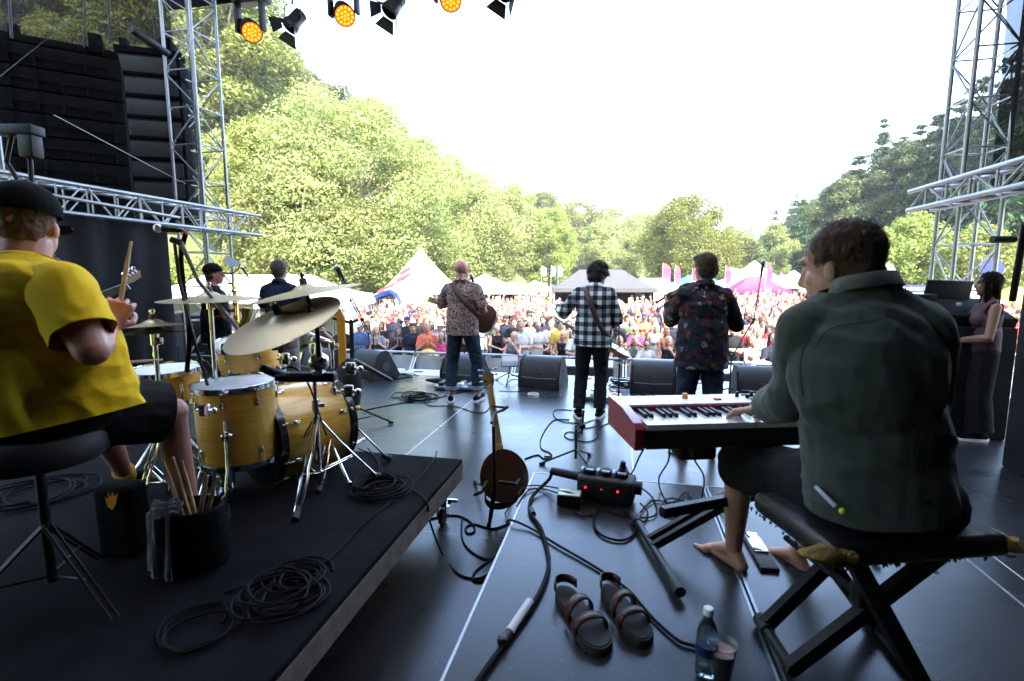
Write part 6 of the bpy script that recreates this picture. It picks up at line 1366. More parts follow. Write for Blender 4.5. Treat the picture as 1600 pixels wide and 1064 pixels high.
CY2 = P(478, 460, d=2.27); n2 = Vector((-.17, -.06, 1)).normalized(); cymbal('thin bronze cymbal edge-on above the large tilted one', CY2, n2, .245)
CY3 = P(328, 469, d=2.75); n3 = Vector((-.01, -.03, 1)).normalized(); cymbal('bronze crash cymbal held level in front of the saxophone player', CY3, n3, .245)
CY4 = P(240, 511, d=2.6); n4 = Vector((-.06, .06, 1)).normalized(); cymbal('bronze hi-hat cymbal beside the fist of the drummer', CY4, n4, .18, name='hi_hat_cymbal')
cymbal('lower bronze hi-hat cymbal just under its twin', CY4 - Zu * .035, n4, .178, name='hi_hat_cymbal')
# stands
def cym_stand(label, foot_, top, boom=None, spread=.30, name='cymbal_stand', double=True, hub=.42):
    fx, fy = foot_; t = thing(name, label, 'stand', (fx, fy, RZ)); b = Vector((fx, fy, RZ)); z1 = b + Zu * .5
    zt = boom if boom is not None else top; zt = Vector(zt); colt = Vector((fx, fy, zt.z)); m = MB(); m.cyl(b + Zu * .05, z1, .0145, seg=14); m.build('lower_tube', M['chrome'], t)
    m = MB(); m.cyl(z1, colt, .0115, seg=12); m.build('upper_tube', M['chrome'], t)
    m = MB(); m.cyl(z1 - Zu * .03, z1 + Zu * .03, .021); m.rbox(z1 + SR * .03, (.045, .012, .022), b=.004); m.cyl(colt - Zu * .04, colt + Zu * .01, .02); m.rbox(colt - Zu * .02 + SR * .025, (.04, .012, .03), b=.004); m.build('memory_lock', M['chrome'], t)
    if boom is not None:
        m = MB(); m.tube([colt, top], .0085, 10); m.build('boom_arm', M['chrome'], t)
    for k in range(3):
        q = k * 2.094 + .55; d = Vector((math.cos(q), math.sin(q), 0)); s = d.cross(Zu); m = MB(); hubp = b + Zu * hub; e = b + d * spread + Zu * .02
        for sg in ((-1, 1) if double else (0,)):
            o = s * .013 * sg; m.tube([hubp + d * .015 + o * .7, hubp.lerp(e, .35) + o * 1.1, hubp.lerp(e, .55) + o * .8, hubp.lerp(e, .6) + o * 1.3, e + o], .0058, 8)
            m.tube([b + Zu * .12 + d * .015 + o, hubp.lerp(e, .6) + o], .0048, 8)
        lg = m.build('leg', M['chrome'], t); m = MB(); m.cyl(e + Zu * .03 - d * .04, e + d * .02 - Zu * .006, .016, .02, 10); m.build('rubber_foot', M['rubber'], lg)
    m = MB(); m.cyl(b + Zu * (hub - .02), b + Zu * (hub + .02), .022); m.cyl(b + Zu * .10, b + Zu * .13, .02); m.build('hub', M['chrome'], t); return t
fA = P(500, 768, z=RZ); cym_stand('chrome stand with black upper joint carrying the thin edge-on cymbal', (fA.x, fA.y), P(498, 570, d=2.12) , spread=.33)
fB = P(527, 735, z=RZ); cym_stand('chrome stand just behind the first one with a boom under the tilted cymbal', (fB.x, fB.y), CY1 - n1 * .01, boom=P(527, 560, d=2.45), spread=.32)
fC = CY4; cym_stand('chrome hi-hat stand rising between knee and flight case', (fC.x, fC.y), CY4 - Zu * .05, spread=.28, name='hi_hat_stand')
fD = P(330, 700, z=RZ); cym_stand('chrome stand of the crash cymbal hidden mostly by the toms', (CY3.x, CY3.y), CY3 - Zu * .01, spread=.3)
# black curved upper joint and arm of the nearest stand
t = thing('cymbal_boom', 'black curved arm and ball joint with chrome clamp in front of the drums', 'stand arm', P(497, 560, d=2.12))
m = MB(); m.tube(smoothpath([CY2 + n2 * .03, P(484, 476, d=2.16), P(486, 482, d=2.1), P(492, 492, d=2.07), P(496, 520, d=2.08), P(498, 560, d=2.1)], 5), .010, 10); m.ell(P(484, 488, d=2.06), .022); m.build('arm', M['blackmetal'], t)
m = MB(); c_ = P(498, 565, d=2.12); m.ell(c_, .045, .04, .042); m.cyl(c_ + Zu * .03, c_ + Zu * .08, .018, .012); m.rbox(c_ - Zu * .05, (.05, .05, .03), b=.01); m.build('clamp', M['chrome'], t)
m = MB(); m.tube([P(430, 590, d=2.1), P(470, 588, d=2.12), P(520, 580, d=2.2)], .014, 8); m.rbox(P(488, 588, d=2.12), (.20, .05, .04), b=.01); m.build('crossbar', M['blackmetal'], t)
# drum microphones
def drum_mic(label, a, b, body=.02):
    a, b = Vector(a), Vector(b); t = thing('drum_microphone', label, 'microphone', b); d = (b - a).normalized(); m = MB(); m.cap(b - d * .09, b, body, body * .85); m.build('body', M['blackplastic'], t)
    m = MB(); m.tube(smoothpath([a, a.lerp(b, .4) + Zu * .03, b - d * .08], 5), .006, 8); m.rbox(a, (.03, .03, .045), b=.006); m.build('gooseneck', M['blackmetal'], t)
drum_mic('black drum microphone reaching over the floor tom from its right rim', P(447, 588, d=2.2), P(412, 575, d=2.12), .022)
drum_mic('black drum microphone clipped to the rack tom', P(430, 540, d=2.7), P(398, 528, d=2.7))
drum_mic('black drum microphone at the snare rim beside the chrome hardware', P(330, 578, d=2.9), P(312, 562, d=2.9))
m = MB(); m.tube(smoothpath([P(440, 575, d=2.15), P(462, 575, d=2.15), P(482, 600, d=2.2), P(500, 650, d=2.3), P(510, 680, d=2.3)], 6), .004, 6); single('microphone_cable', m, M['cable'], 'thin black cable looping from the floor tom microphone to the chrome stands', 'cable')
for (px, py, d, lab) in ((352, 545, 2.6, 'chrome clamp at the left rim of the rack tom'), (445, 560, 2.5, 'chrome clamp between rack tom and cymbal arm'), (548, 575, 2.45, 'chrome clamp beside the yellow stand post'), (320, 640, 2.35, 'chrome bracket between the two nearest drums'), (545, 610, 2.5, 'lower chrome clamp next to the bass drum hoop')):
    c = P(px, py, d=d); m = MB(); m.rbox(c, (.05, .03, .06), b=.01); m.cyl(c - SR * .04, c + SR * .06, .008); m.ell(c + SR * .05, .016); single('hardware_clamp', m, M['chrome'], lab, 'clamp')
# bass drum pedal under the drummer
c = P(318, 790, z=RZ + .02); t = thing('drum_pedal', 'chrome pedal in the shadow behind the floor tom', 'pedal', c); m = MB(); m.rbox(c, (.10, .30, .012), X=SR, Z=(0, -.25, 1), b=.004); m.build('footboard', M['chrome'], t); m = MB(); m.cyl(c + SF * .15 - SR * .06, c + SF * .15 - SR * .06 + Zu * .2, .008); m.cyl(c + SF * .15 + SR * .06, c + SF * .15 + SR * .06 + Zu * .2, .008); m.cyl(c + SF * .15 - SR * .06 + Zu * .2, c + SF * .15 + SR * .06 + Zu * .2, .008); m.build('frame', M['chrome'], t)
# throne
J_ = P(50, 640, d=1.74); th = thing('drum_throne', 'black round drum stool under the drummer with double black legs', 'stool', (J_.x, J_.y, RZ))
zt = J_.z - .13; m = MB(); m.lathe([(.19, -.05), (.205, -.03), (.205, .03), (.19, .05), (.001, .055)], (J_.x, J_.y, zt), (0, 0, 1), 36); m.build('seat', M['rubber'], th); m = MB(); m.cyl((J_.x, J_.y, RZ + .1), (J_.x, J_.y, zt - .05), .016); m.build('post', M['blackmetal'], th)
for k in range(3):
    q = k * 2.094 - .3; d = Vector((math.cos(q), math.sin(q), 0)); s = d.cross(Zu); m = MB(); h = Vector((J_.x, J_.y, RZ + .32)); e = Vector((J_.x, J_.y, RZ + .015)) + d * .3
    for sg in (-1, 1): m.tube([h + s * .012 * sg, e + s * .012 * sg], .006, 8)
    m.tube([Vector((J_.x, J_.y, RZ + .12)), h.lerp(e, .6)], .005, 6); m.build('leg', M['blackmetal'], th)
# stick bag with towel
SB = P(305, 880, z=RZ); t = thing('stick_bag', 'black round stick bag with drumsticks poking out below the floor tom', 'bag', (SB.x, SB.y, RZ))
m = MB(); m.lathe([(.02, 0), (.115, .01), (.125, .04), (.120, .16), (.11, .25), (.10, .26), (.09, .22), (.02, .21)], (SB.x, SB.y, RZ), (.0, 0, 1), 32, sx=1.15); me_ = m.build('body', mat('black_nylon', (.004, .004, .005), .85, spec=.1, bump=(14, .7, .02)), t)
for i, (a, b) in enumerate((((-.03, 0, .2), (-.12, .03, .44)), ((-.01, .01, .2), (-.09, .05, .45)), ((.03, 0, .2), (.10, -.03, .40)), ((.05, .02, .2), (.13, -.02, .39)), ((.0, .03, .2), (-.06, .06, .43)))):
    stick('drumstick end poking out of the stick bag, ' + ['outermost toward the drummer', 'second toward the drummer', 'leaning toward the floor tom', 'outermost toward the floor tom', 'half behind the others'][i], Vector((SB.x, SB.y, RZ)) + Vector(a), Vector((SB.x, SB.y, RZ)) + Vector(b))
tw = MB(); g = []; nU, nV = 14, 26
for j in range(nV + 1):
    for i in range(nU + 1):
        a = i / nU - .5; b = j / nV; ang = 2.6 + a * 1.5; 
        if b < .35: rad = .04 + b / .35 * .09; z = RZ + .275 + .012 * math.sin(b * 20 + i)
        else: rad = .13 + .012 * math.sin(i * 1.3 + b * 3) + (b - .35) * .02; z = RZ + .275 - (b - .35) / .65 * .255
        g.append((SB.x + math.cos(ang + 1.4) * rad, SB.y + math.sin(ang + 1.4) * rad, z))
tw.add(g, [(j * (nU + 1) + i, j * (nU + 1) + i + 1, (j + 1) * (nU + 1) + i + 1, (j + 1) * (nU + 1) + i) for j in range(nV) for i in range(nU)])
o = single('towel', tw, mat('violet_grey_towel', (.018, .015, .021), 1, bump=(200, .8, .006), sheen=.5), 'dark violet grey towel draped over the stick bag', 'towel'); md = o.modifiers.new('t', 'SOLIDIFY'); md.thickness = .008
c = P(198, 862, z=RZ); t = thing('stick_pouch', 'black open pouch with a yellow emblem standing before the stick bag', 'pouch', (c.x, c.y, RZ)); m = MB(); m.rbox((c.x, c.y, RZ + .16), (.17, .12, .32), b=.03, seg=3); m.build('body', bpy.data.materials['black_nylon'], t)
m = MB(); m.prism([(-.02, -.03), (0, -.045), (.015, -.02), (.028, .03), (.012, .012), (.006, .035), (-.004, .01), (-.014, .032), (-.012, 0), (-.026, .01)], (1, 0, 0), (0, 0, 1), (c.x + .01, c.y - .062, RZ + .27), .003); m.build('emblem', M['yellow_plastic'], t, smooth=False)
# boom mic over the kit
def mic_stand(label, base, joint, tip, cat='microphone stand', mr=.026, legs=3, legr=.30, tint='blackmetal', mic=True, name='microphone_stand', ph=.4, roundbase=False, long=.0):
    base = Vector(base); t = thing(name, label, cat, base); j = Vector(joint); m = MB(); m.cyl(base + Zu * .06, base + Zu * (j.z - base.z) * .55, .011); m.cyl(base + Zu * (j.z - base.z) * .5, j, .008); m.build('pole', M[tint], t)
    if roundbase: m = MB(); m.lathe([(.13, 0), (.13, .015), (.03, .03), (.012, .05)], base, (0, 0, 1), 28); m.build('foot', M[tint], t)
    else:
        for k in range(legs): q = ph + k * 6.283 / legs; m = MB(); e = base + Vector((math.cos(q) * legr, math.sin(q) * legr, .012)); m.tube([base + Zu * .14, e], .0085, 8); m.cap(e - (e - base).normalized() * .03, e, .013); m.build('leg', M[tint], t)
    if tip is not None:
        tip = Vector(tip); d = (tip - j).normalized(); m = MB(); m.cyl(j - d * .05, tip, .007); m.ell(j, .022); m.build('boom', M[tint], t)
    if mic:
        e = tip if tip is not None else j; d = (e - j).normalized() if tip is not None else Vector((-.2, -.5, .75)).normalized(); m = MB(); m.cyl(e - d * .01, e + d * .15, .013, .019, 14); o = m.build('microphone', M['blackplastic'], t); m = MB(); m.ell(e + d * .168, mr); m.build('mic_grille', M['steel'], o)
    return t
b_ = P(296, 610, z=RZ); t = thing('overhead_boom_stand', 'tall grey boom crossing in front of the saxophone player with a microphone at its end', 'microphone stand', (b_.x, b_.y, RZ))
m = MB(); m.tube([P(282, 378, d=2.5), P(310, 440, d=2.6), P(372, 515, d=2.75), P(390, 545, d=2.8)], .0105, 10); m.build('boom', M['grey_plastic'], t)
m = MB(); m.tube([P(272, 375, d=2.5), P(280, 440, d=2.55), P(300, 520, d=2.6), P(330, 620, d=2.65)], .008, 8); m.tube([P(268, 375, d=2.5), P(284, 380, d=2.5)], .016, 10); m.build('arm', M['blackmetal'], t)
a_, e_ = P(284, 361, d=2.5), P(243, 357, d=2.46); d_ = (e_ - a_).normalized(); m = MB(); m.cyl(a_, e_ - d_ * .02, .010, .016, 12); mc_ = m.build('microphone', M['blackplastic'], t); m = MB(); m.ell(e_ - d_ * .01, .021); m.build('mic_grille', M['steel'], mc_); m = MB(); m.tube(smoothpath([a_, P(288, 362, d=2.5), P(292, 367, d=2.5)], 4), .006, 6); m.build('plug', M['red'], mc_)
m = MB(); m.tube(smoothpath([P(290, 366, d=2.5), P(283, 400, d=2.55), P(287, 450, d=2.6), P(296, 520, d=2.6), P(292, 580, d=2.6)], 6), .012, 8); single('cable_bundle', m, M['cable'], 'twisted black cable hanging down beside the grey boom', 'cable')
mic_stand('straight black microphone stand in front of the bald guitarist', P(742, 600, z=0), P(741, 446, d=6.95), None, ph=.5)
mic_stand('black microphone stand hidden partly by the checked shirt, cables round its pole', P(966, 640, z=0), P(967, 505, d=6.1), P(958, 500, d=6.1), mic=False)
mic_stand('slanted black microphone stand right of the violinist', P(1172, 640, z=0) + Vector((0, .6, 0)), P(1178, 500, d=6.0), P(1189, 432, d=6.0))
mic_stand('tall thin microphone boom in front of the crowd beside the yellow topped stand', P(585, 580, z=0), P(566, 500, d=5.5), P(538, 440, d=5.5), mr=.018)
mic_stand('microphone stand in front of the saxophone player', P(392, 560, z=0), P(410, 470, d=7.6), P(388, 434, d=7.6))
mic_stand('microphone stand at the shoulder of the player in navy', P(560, 590, z=0) + Vector((.1, .3, 0)), P(548, 470, d=7.2), P(532, 436, d=7.2))
# short clip stand left in the open
mic_stand('short black stand with a forked top behind the power box', P(908, 752, z=0) + Vector((0, .35, 0)), P(910, 665, d=3.2), P(912, 640, d=3.2), mic=False, ph=1.0)
# instrument rack stand with yellow parts
t = thing('instrument_stand', 'black tripod stand with a yellow collar and a tall yellow post behind the cymbals', 'stand', P(553, 665, z=0)); b = P(556, 662, z=0)
m = MB(); m.cyl(b + Zu * .02, b + Zu * 1.12, .015); m.build('pole', M['blackmetal'], t); m = MB(); m.rbox(P(555, 637, d=b.y), (.10, .05, .05), b=.012); m.build('collar', M['yellow_plastic'], t)
for e in (P(613, 662, z=0), P(500, 690, z=0), P(545, 640, z=0)): m = MB(); m.tube([P(558, 636, d=b.y), e + Zu * .02], .011, 8); m.cap(e + Zu * .02 + (b - e).normalized() * .03, e + Zu * .02, .016); m.build('leg', M['blackmetal'], t)
m = MB(); m.tube([P(580, 650, d=b.y + .05), b + Zu * .05], .007, 6); m.build('brace', M['blackmetal'], t)
m = MB(); a, e = P(533, 488, d=4.2), P(534, 570, d=4.2); m.prism([(-.028, 0), (.028, 0), (.032, .40), (.0, .47), (-.028, .40)], (1, 0, 0), (0, 0, 1), Vector((a.x, a.y, e.z)), .03); m.build('post', M['yellow_plastic'], t, smooth=False)
m = MB(); m.tube([P(520, 498, d=4.2), P(548, 505, d=4.2), P(560, 500, d=4.2)], .012, 8); m.tube([P(548, 500, d=4.2), P(549, 575, d=4.25)], .012, 8); m.build('yoke', M['blackmetal'], t)
c = P(540, 600, d=4.2); m = MB(); m.lathe([(.05, -.02), (.11, 0), (.12, .12), (.10, .28), (.05, .36), (.02, .38)], c - Zu * .16, (.1, 0, 1), 20); single('instrument_bag', m, mat('black_gig_bag', (.01, .01, .01), .9, bump=(9, .8, .03)), 'black soft bag hanging on the stand with the yellow post', 'bag')
m = MB(); m.cyl(P(552, 562, d=4.3), P(612, 594, d=4.45), .022, .018, 12); single('carbon_tube', m, mat('brown_tube', (.10, .075, .06), .4), 'thick brown grey tube slanting down from the yellow topped stand', 'tube')
# ---- guitars
def outline(pts, n=10): return [(p.x, p.y) for p in smoothpath([Vector((a, b, 0)) for a, b in pts], n, closed=True)]
GUIT = [(0, -.25), (.12, -.235), (.185, -.13), (.17, -.02), (.125, .06), (.135, .15), (.10, .215), (0, .235), (-.10, .215), (-.135, .15), (-.125, .06), (-.17, -.02), (-.185, -.13), (-.12, -.235)]
M['mahogany'] = mat('dark_mahogany', (.075, .030, .014), .3, coat=.6, vary=(5, .3), bump=(5, .05)); M['spruce_top'] = mat('honey_spruce', (.50, .28, .10), .35, coat=.5, vary=(6, .15)); M['neckwood'] = mat('golden_neck', (.42, .24, .09), .35, coat=.4, vary=(7, .15)); M['rosewood'] = mat('rosewood', (.035, .018, .012), .5)
def guitar(name, label, c, X, Y, poly, dep, neck, headl=.17, side='spruce_top', back='mahogany', top='spruce_top', nw=.045, headmat='neckwood'):
    """X across the body, Y up the neck; Z = X x Y points out of the back"""
    X = Vector(X).normalized(); Y = Vector(Y); Y = (Y - X * Y.dot(X)).normalized(); Z = X.cross(Y); c = Vector(c); t = thing(name, label, 'guitar', c)
    m = MB(); m.prism(poly, X, Y, c - Z * dep / 2, dep); m.build('body', M[side], t, angle=30); m = MB(); m.prism([(a * .985, b * .985) for a, b in poly], X, Y, c + Z * (dep / 2), .004); m.build('back', M[back], t, smooth=False); m = MB(); m.prism([(a * .985, b * .985) for a, b in poly], X, Y, c - Z * (dep / 2 + .004), .004); tp = m.build('top', M[top], t, smooth=False)
    yt = max(b for a, b in poly); m = MB(); m.cap(c + Y * (yt - .05) + Z * 0, c + Y * (yt + neck), .026, .021, side=X, flat=.55); m.rbox(c + Y * (yt + .0) + Z * .005, (.05, .07, dep * .75), X=X, Z=Z, b=.01); nk = m.build('neck', M['neckwood'], t)
    m = MB(); m.box(c + Y * (yt + neck / 2 - .05) - Z * .018, (nw * 1.05, neck + .16, .008), X=X, Z=Z); m.build('fingerboard', M['rosewood'], nk, smooth=False)
    h = c + Y * (yt + neck + .0); m = MB(); m.prism([(-.022, 0), (.022, 0), (.036, .04), (.038, headl * .9), (.022, headl), (0, headl * .95), (-.022, headl), (-.038, headl * .9), (-.036, .04)], X, (Y + Z * .15).normalized(), h, -.016); hd = m.build('headstock', M[headmat], t)
    for k in range(3):
        for s in (-1, 1): p = h + Y * (.045 + k * .04) + X * s * .045; m = MB(); m.cyl(p - X * s * .015, p + X * s * .008, .0035); m.ell(p + X * s * .012, .009, .006, .009); m.cyl(h + Y * (.045 + k * .04) + X * s * .024 - Z * .02, h + Y * (.045 + k * .04) + X * s * .024 + Z * .012, .006); m.build('tuning_peg', M['chrome'], hd)
    m = MB(); m.rbox(c - Y * .13 - Z * (dep / 2 + .008), (.10, .025, .012), X=X, Z=Z, b=.003); m.build('bridge', M['rosewood'], t)
    return t, X, Y, Z
# round bodied guitar on its stand, its back to us
ROUND = [(.205 * math.cos(q) * (1 - .06 * math.sin(q)), .20 * math.sin(q)) for q in [k * 6.283 / 40 for k in range(40)]]
gc = P(787, 742, d=3.25); nd = (P(768, 620, d=3.42) - gc); Zb = Vector((.12, -1, .18)); Xg = nd.cross(Zb)
guitar('round_guitar', 'round bodied guitar with golden neck resting back-to-front on a black stand', gc, Xg if Xg.x > 0 else -Xg, nd, [(a * .78, b * .86) for a, b in ROUND], .085, .42, .10, side='spruce_top', back='mahogany')
t = thing('guitar_stand', 'black tubular guitar stand holding the round bodied guitar', 'stand', P(768, 815, z=0)); b = P(768, 790, d=3.1); 
m = MB(); m.tube([P(771, 665, d=3.12), P(773, 760, d=3.1), P(771, 785, d=3.1), P(764, 822, z=0)], .011, 10); m.build('post', M['blackmetal'], t); m = MB(); m.tube([P(768, 660, d=3.15), P(772, 645, d=3.3), P(786, 640, d=3.36), P(794, 634, d=3.36)], .010, 8); m.tube([P(768, 634, d=3.36), P(790, 636, d=3.36)], .008, 8); m.build('yoke', M['blackmetal'], t)
for e in (P(740, 772, z=0) + Vector((0, .2, 0)), P(764, 822, z=0), P(803, 800, z=0) + Vector((0, .3, 0))): m = MB(); m.tube([P(771, 765, d=3.1), e + Zu * .01], .010, 8); m.cap(e + Zu * .015, e + Zu * .012 + (e - b).normalized() * .02, .015); m.build('leg', M['blackmetal'], t)
m = MB(); m.tube([P(762, 752, d=3.12), P(752, 768, d=3.05), P(742, 772, d=3.12)], .012, 8); m.tube([P(780, 752, d=3.12), P(806, 756, d=3.1), P(812, 748, d=3.2)], .012, 8); m.build('cradle', M['blackmetal'], t)
m = MB(); pts_ = smoothpath([P(768, 760, d=3.3), P(758, 775, d=3.25), P(765, 788, d=3.22), P(785, 790, d=3.22), P(805, 780, d=3.25), P(812, 765, d=3.3)], 8); vs = [];
for i, p in enumerate(pts_): vs += [p - Vector((0, 0, .022)), p + Vector((0, .01, .022))]
m.add(vs, [(2 * i, 2 * i + 1, 2 * i + 3, 2 * i + 2) for i in range(len(pts_) - 1)]); o = single('guitar_strap', m, mat('reddish_leather', (.16, .06, .04), .5, vary=(6, .2)), 'reddish brown leather strap hanging under the round bodied guitar', 'strap'); md = o.modifiers.new('t', 'SOLIDIFY'); md.thickness = .004
# acoustic guitar of the bald man: body edge-on at his right hip
gc = P(748, 497, d=6.62); f_ = JB['_f']; r_ = JB['_r']; Yg = (-r_ * .93 + f_ * .15 + Zu * .30); Xn = (Zu * 1 + r_ * .3); guitar('acoustic_guitar', 'dark brown acoustic guitar held at the right hip of the bald guitarist', gc + f_ * .05, Yg.cross((-f_ + r_ * .55)), Yg, [(a * 1.0, b * .9) for a, b in outline(GUIT, 4)], .11, .38, side='mahogany')
def strap(label, pts, w, mtr, side):
    pts = smoothpath(pts, 8); m = MB(); vs = []; s = Vector(side).normalized()
    for p in pts: vs += [p - s * w / 2, p + s * w / 2]
    m.add(vs, [(2 * i, 2 * i + 1, 2 * i + 3, 2 * i + 2) for i in range(len(pts) - 1)]); o = single('guitar_strap', m, mtr, label, 'strap'); md = o.modifiers.new('t', 'SOLIDIFY'); md.thickness = .005; md.offset = 0; return o
W = JB['_W']; br = mat('brown_leather', (.07, .03, .02), .55, vary=(9, .2)); strap('brown strap across the patterned back of the bald guitarist', [W(-.12, .06, 1.50), W(-.10, -.07, 1.48), W(-.02, -.165, 1.36), W(.10, -.175, 1.22), W(.19, -.11, 1.12), W(.22, 0, 1.08)], .06, br, (.75, 0, .66))
W = JP['_W']; strap('dark red strap down the checked back of the curly haired guitarist', [W(-.11, .10, 1.49), W(-.09, -.05, 1.47), W(-.04, -.165, 1.34), W(.04, -.185, 1.15), W(.12, -.16, 1.0), W(.18, -.08, .93)], .055, mat('dark_red_leather', (.07, .02, .018), .5), (.9, 0, .42))
gc = P(960, 545, d=6.0); guitar('electric_guitar', 'honey coloured guitar whose edge shows at the hip of the checked shirt', gc, (0, 1, .2), (-.8, .1, .45), outline([(a * .8, b * .7) for a, b in GUIT], 4), .05, .5, side='spruce_top')
# bass headstock in front of the drummer's stick
hb = P(196, 442, d=4.25); wb = JA['wrL']; Yb = (hb - P(150, 470, d=4.1)).normalized(); t = thing('bass_guitar', 'bass guitar of which the pale headstock and neck show past the drumstick', 'guitar', P(60, 510, d=4.3)); X_ = Vector((0, -1, 0)); 
m = MB(); e0 = P(70, 505, d=4.1); m.box((e0 + hb) / 2, ((hb - e0).length, .02, .062), X=(hb - e0), Z=(-.3, -.5, 1)); nk = m.build('neck', M['grey_plastic'], t); m = MB(); Xh = Vector((.3, .2, 1)).normalized(); Xh = (Xh - Yb * Xh.dot(Yb)).normalized(); m.prism([(a * .62, b * .62) for a, b in ((-.03, 0), (.03, 0), (.055, .05), (.05, .12), (.065, .20), (.03, .235), (-.01, .21), (-.045, .19), (-.05, .08))], Xh, Yb, hb, .018); hd = m.build('headstock', mat('pale_maple', (.62, .45, .30), .4), t)
for k in range(4): p = hb + Yb * (.03 + k * .028) + Xh * .05; m = MB(); m.cyl(p - Xh * .03, p, .005); m.ell(p + Xh * .012, .02, .008, .016); m.build('tuning_peg', M['chrome'], hd)
m = MB(); m.prism([(a * 1.1, b * 1.1) for a, b in outline(GUIT, 3)], Xh, Yb, P(-30, 530, d=4.3), .045); m.build('body', M['mahogany'], t)
# violin + bow
vc = P(1062, 452, d=4.75); VI = [(0, -.17), (.075, -.165), (.10, -.10), (.055, -.02), (.06, .02), (.08, .09), (.06, .16), (0, .175), (-.06, .16), (-.08, .09), (-.06, .02), (-.055, -.02), (-.10, -.10), (-.075, -.165)]
t = thing('violin', 'small violin held out at the chin beyond the shoulder of the violinist', 'violin', vc); Yv = (P(1035, 470, d=5.0) - P(1078, 445, d=4.7)).normalized(); Xv = Vector((-.6, -.8, .12)); Xv = (Xv - Yv * Xv.dot(Yv)).normalized(); m = MB(); m.prism([(a * .85, b * .85) for a, b in outline(VI, 4)], Xv, Yv, vc, .035); m.build('body', M['mahogany'], t); m = MB(); m.cap(vc + Yv * .15, vc + Yv * .30, .012, .010); m.ell(vc + Yv * .32, .016); m.build('neck', M['rosewood'], t)
m = MB(); m.tube([P(1022, 488, d=4.9), P(1085, 448, d=4.8), P(1150, 470, d=4.6)][:2], .005, 6); single('violin_bow', m, M['rosewood'], 'dark bow slanting out from the violin over the crowd', 'bow')
# saxophone
sc = P(372, 470, d=5.9); t = thing('saxophone', 'golden saxophone beside the capped player', 'saxophone', sc); M['brass'] = mat('brass', (.75, .48, .12), .22, 1)
m = MB(); pts_ = smoothpath([P(352, 445, d=6.0), P(364, 444, d=5.95), P(368, 455, d=5.9), P(371, 495, d=5.8), P(376, 508, d=5.75), P(384, 500, d=5.75), P(387, 482, d=5.75)], 6); m.tube(pts_, [.010 + .045 * (i / (len(pts_) - 1)) ** 1.5 for i in range(len(pts_))], 12); m.build('tube', M['brass'], t); m = MB(); [m.cyl(pts_[i], pts_[i] + Vector((.0, -.03 - .03, .0)), .018) for i in range(12, 26, 3)]; m.build('keys', M['brass'], t)
# ---- keyboard on X stand
KA, KB = P(1000, 662, z=1.10), P(1000, 662, z=1.10) + Vector((1.06, .095, 0)); kx = (KB - KA).normalized(); ky = Vector((-kx.y, kx.x, 0)); kd = .335; t = thing('stage_keyboard', 'red stage keyboard with a white control panel on a black X stand', 'keyboard', KA)
KB_ = lambda a, b, z: KA + kx * a + ky * b + Zu * z
L_k = 1.06; M['nord_red'] = mat('dark_red_lacquer', (.30, .012, .03), .32, coat=.4, vary=(4, .08)); M['panel_white'] = mat('panel_white', (.8, .78, .8), .4, vary=(8, .05)); M['key_white'] = mat('ivory_keys', (.72, .72, .73), .25)
m = MB(); m.box(KB_(L_k / 2, kd / 2, -.059), (L_k - .05, kd, .064), X=kx); m.build('case', M['blackplastic'], t, smooth=False)
for a in (.0, L_k):
    m = MB(); s = .016; pl = [(0, -.093), (kd, -.093), (kd, .022), (kd * .45, .020), (.02, -.002), (0, -.02)]; m.prism([(b_, z) for b_, z in pl], ky, Zu, KB_(a - s, 0, 0), s * 2); m.build('end_cheek', M['nord_red'], t, angle=30)
m = MB(); m.box(KB_(L_k / 2, .265, .004), (L_k - .035, .14, .026), X=kx); pn = m.build('control_panel', M['panel_white'], t, smooth=False)
m = MB(); m.box(KB_(L_k / 2, .19, -.002), (L_k - .035, .012, .03), X=kx); m.build('felt_strip', M['nord_red'], t, smooth=False)
nk_ = 43; kw = (L_k - .06) / nk_
for i in range(nk_):
    m = MB(); m.box(KB_(.03 + kw * (i + .5), .095, -.016), (kw * .93, .175, .020), X=kx); m.build('white_key', M['key_white'], t, smooth=False)
for i in range(nk_ - 1):
    if (i % 7) in (0, 1, 3, 4, 5): m = MB(); m.box(KB_(.03 + kw * (i + 1), .135, .0), (kw * .5, .095, .016), X=kx, taper=.85); m.build('black_key', M['blackplastic'], t, smooth=False)
kn = 0
for (a, b_, r0, h, mt) in [(.28, .28, .012, .020, 'orange'), (.40, .25, .016, .008, 'nord_red'), (.50, .285, .008, .022, 'blackplastic'), (.56, .285, .008, .022, 'blackplastic'), (.53, .26, .008, .016, 'blackplastic'), (.80, .30, .009, .022, 'blackplastic'), (.90, .24, .009, .022, 'blackplastic'), (.96, .24, .009, .02, 'blackplastic'), (1.0, .30, .009, .02, 'blackplastic')]:
    m = MB(); m.cyl(KB_(a, b_, .017), KB_(a, b_, .017 + h), r0, r0 * .85, 14); m.build('knob', M[mt], pn)
for i in range(22):
    a = .54 + (i % 11) * .045; b_ = .235 + (i // 11) * .055 + (i % 3) * .008; m = MB(); m.rbox(KB_(a, b_, .019), (.022, .009, .006), X=kx, b=.001); m.build('button', M['blackplastic'], pn)
m = MB()
for i in range(9): m.box(KB_(.60 + i * .028, .222, .019), (.006, .034, .004), X=kx)
m.build('drawbar_slots', M['blackplastic'], pn, smooth=False); m = MB(); m.box(KB_(.73, .222, .018), (.26, .045, .003), X=kx); m.build('drawbar_plate', M['grey_plastic'], pn, smooth=False)
t = thing('keyboard_stand', 'black double braced X stand under the red keyboard', 'stand', P(1060, 850, z=RZ)); m = MB(); 
fe = P(1060, 920, z=RZ + .03); fs_ = P(992, 808, z=RZ + .03); m.cyl(fs_, fe, .017, seg=14); ft1 = m.build('foot_bar', M['blackmetal'], t)
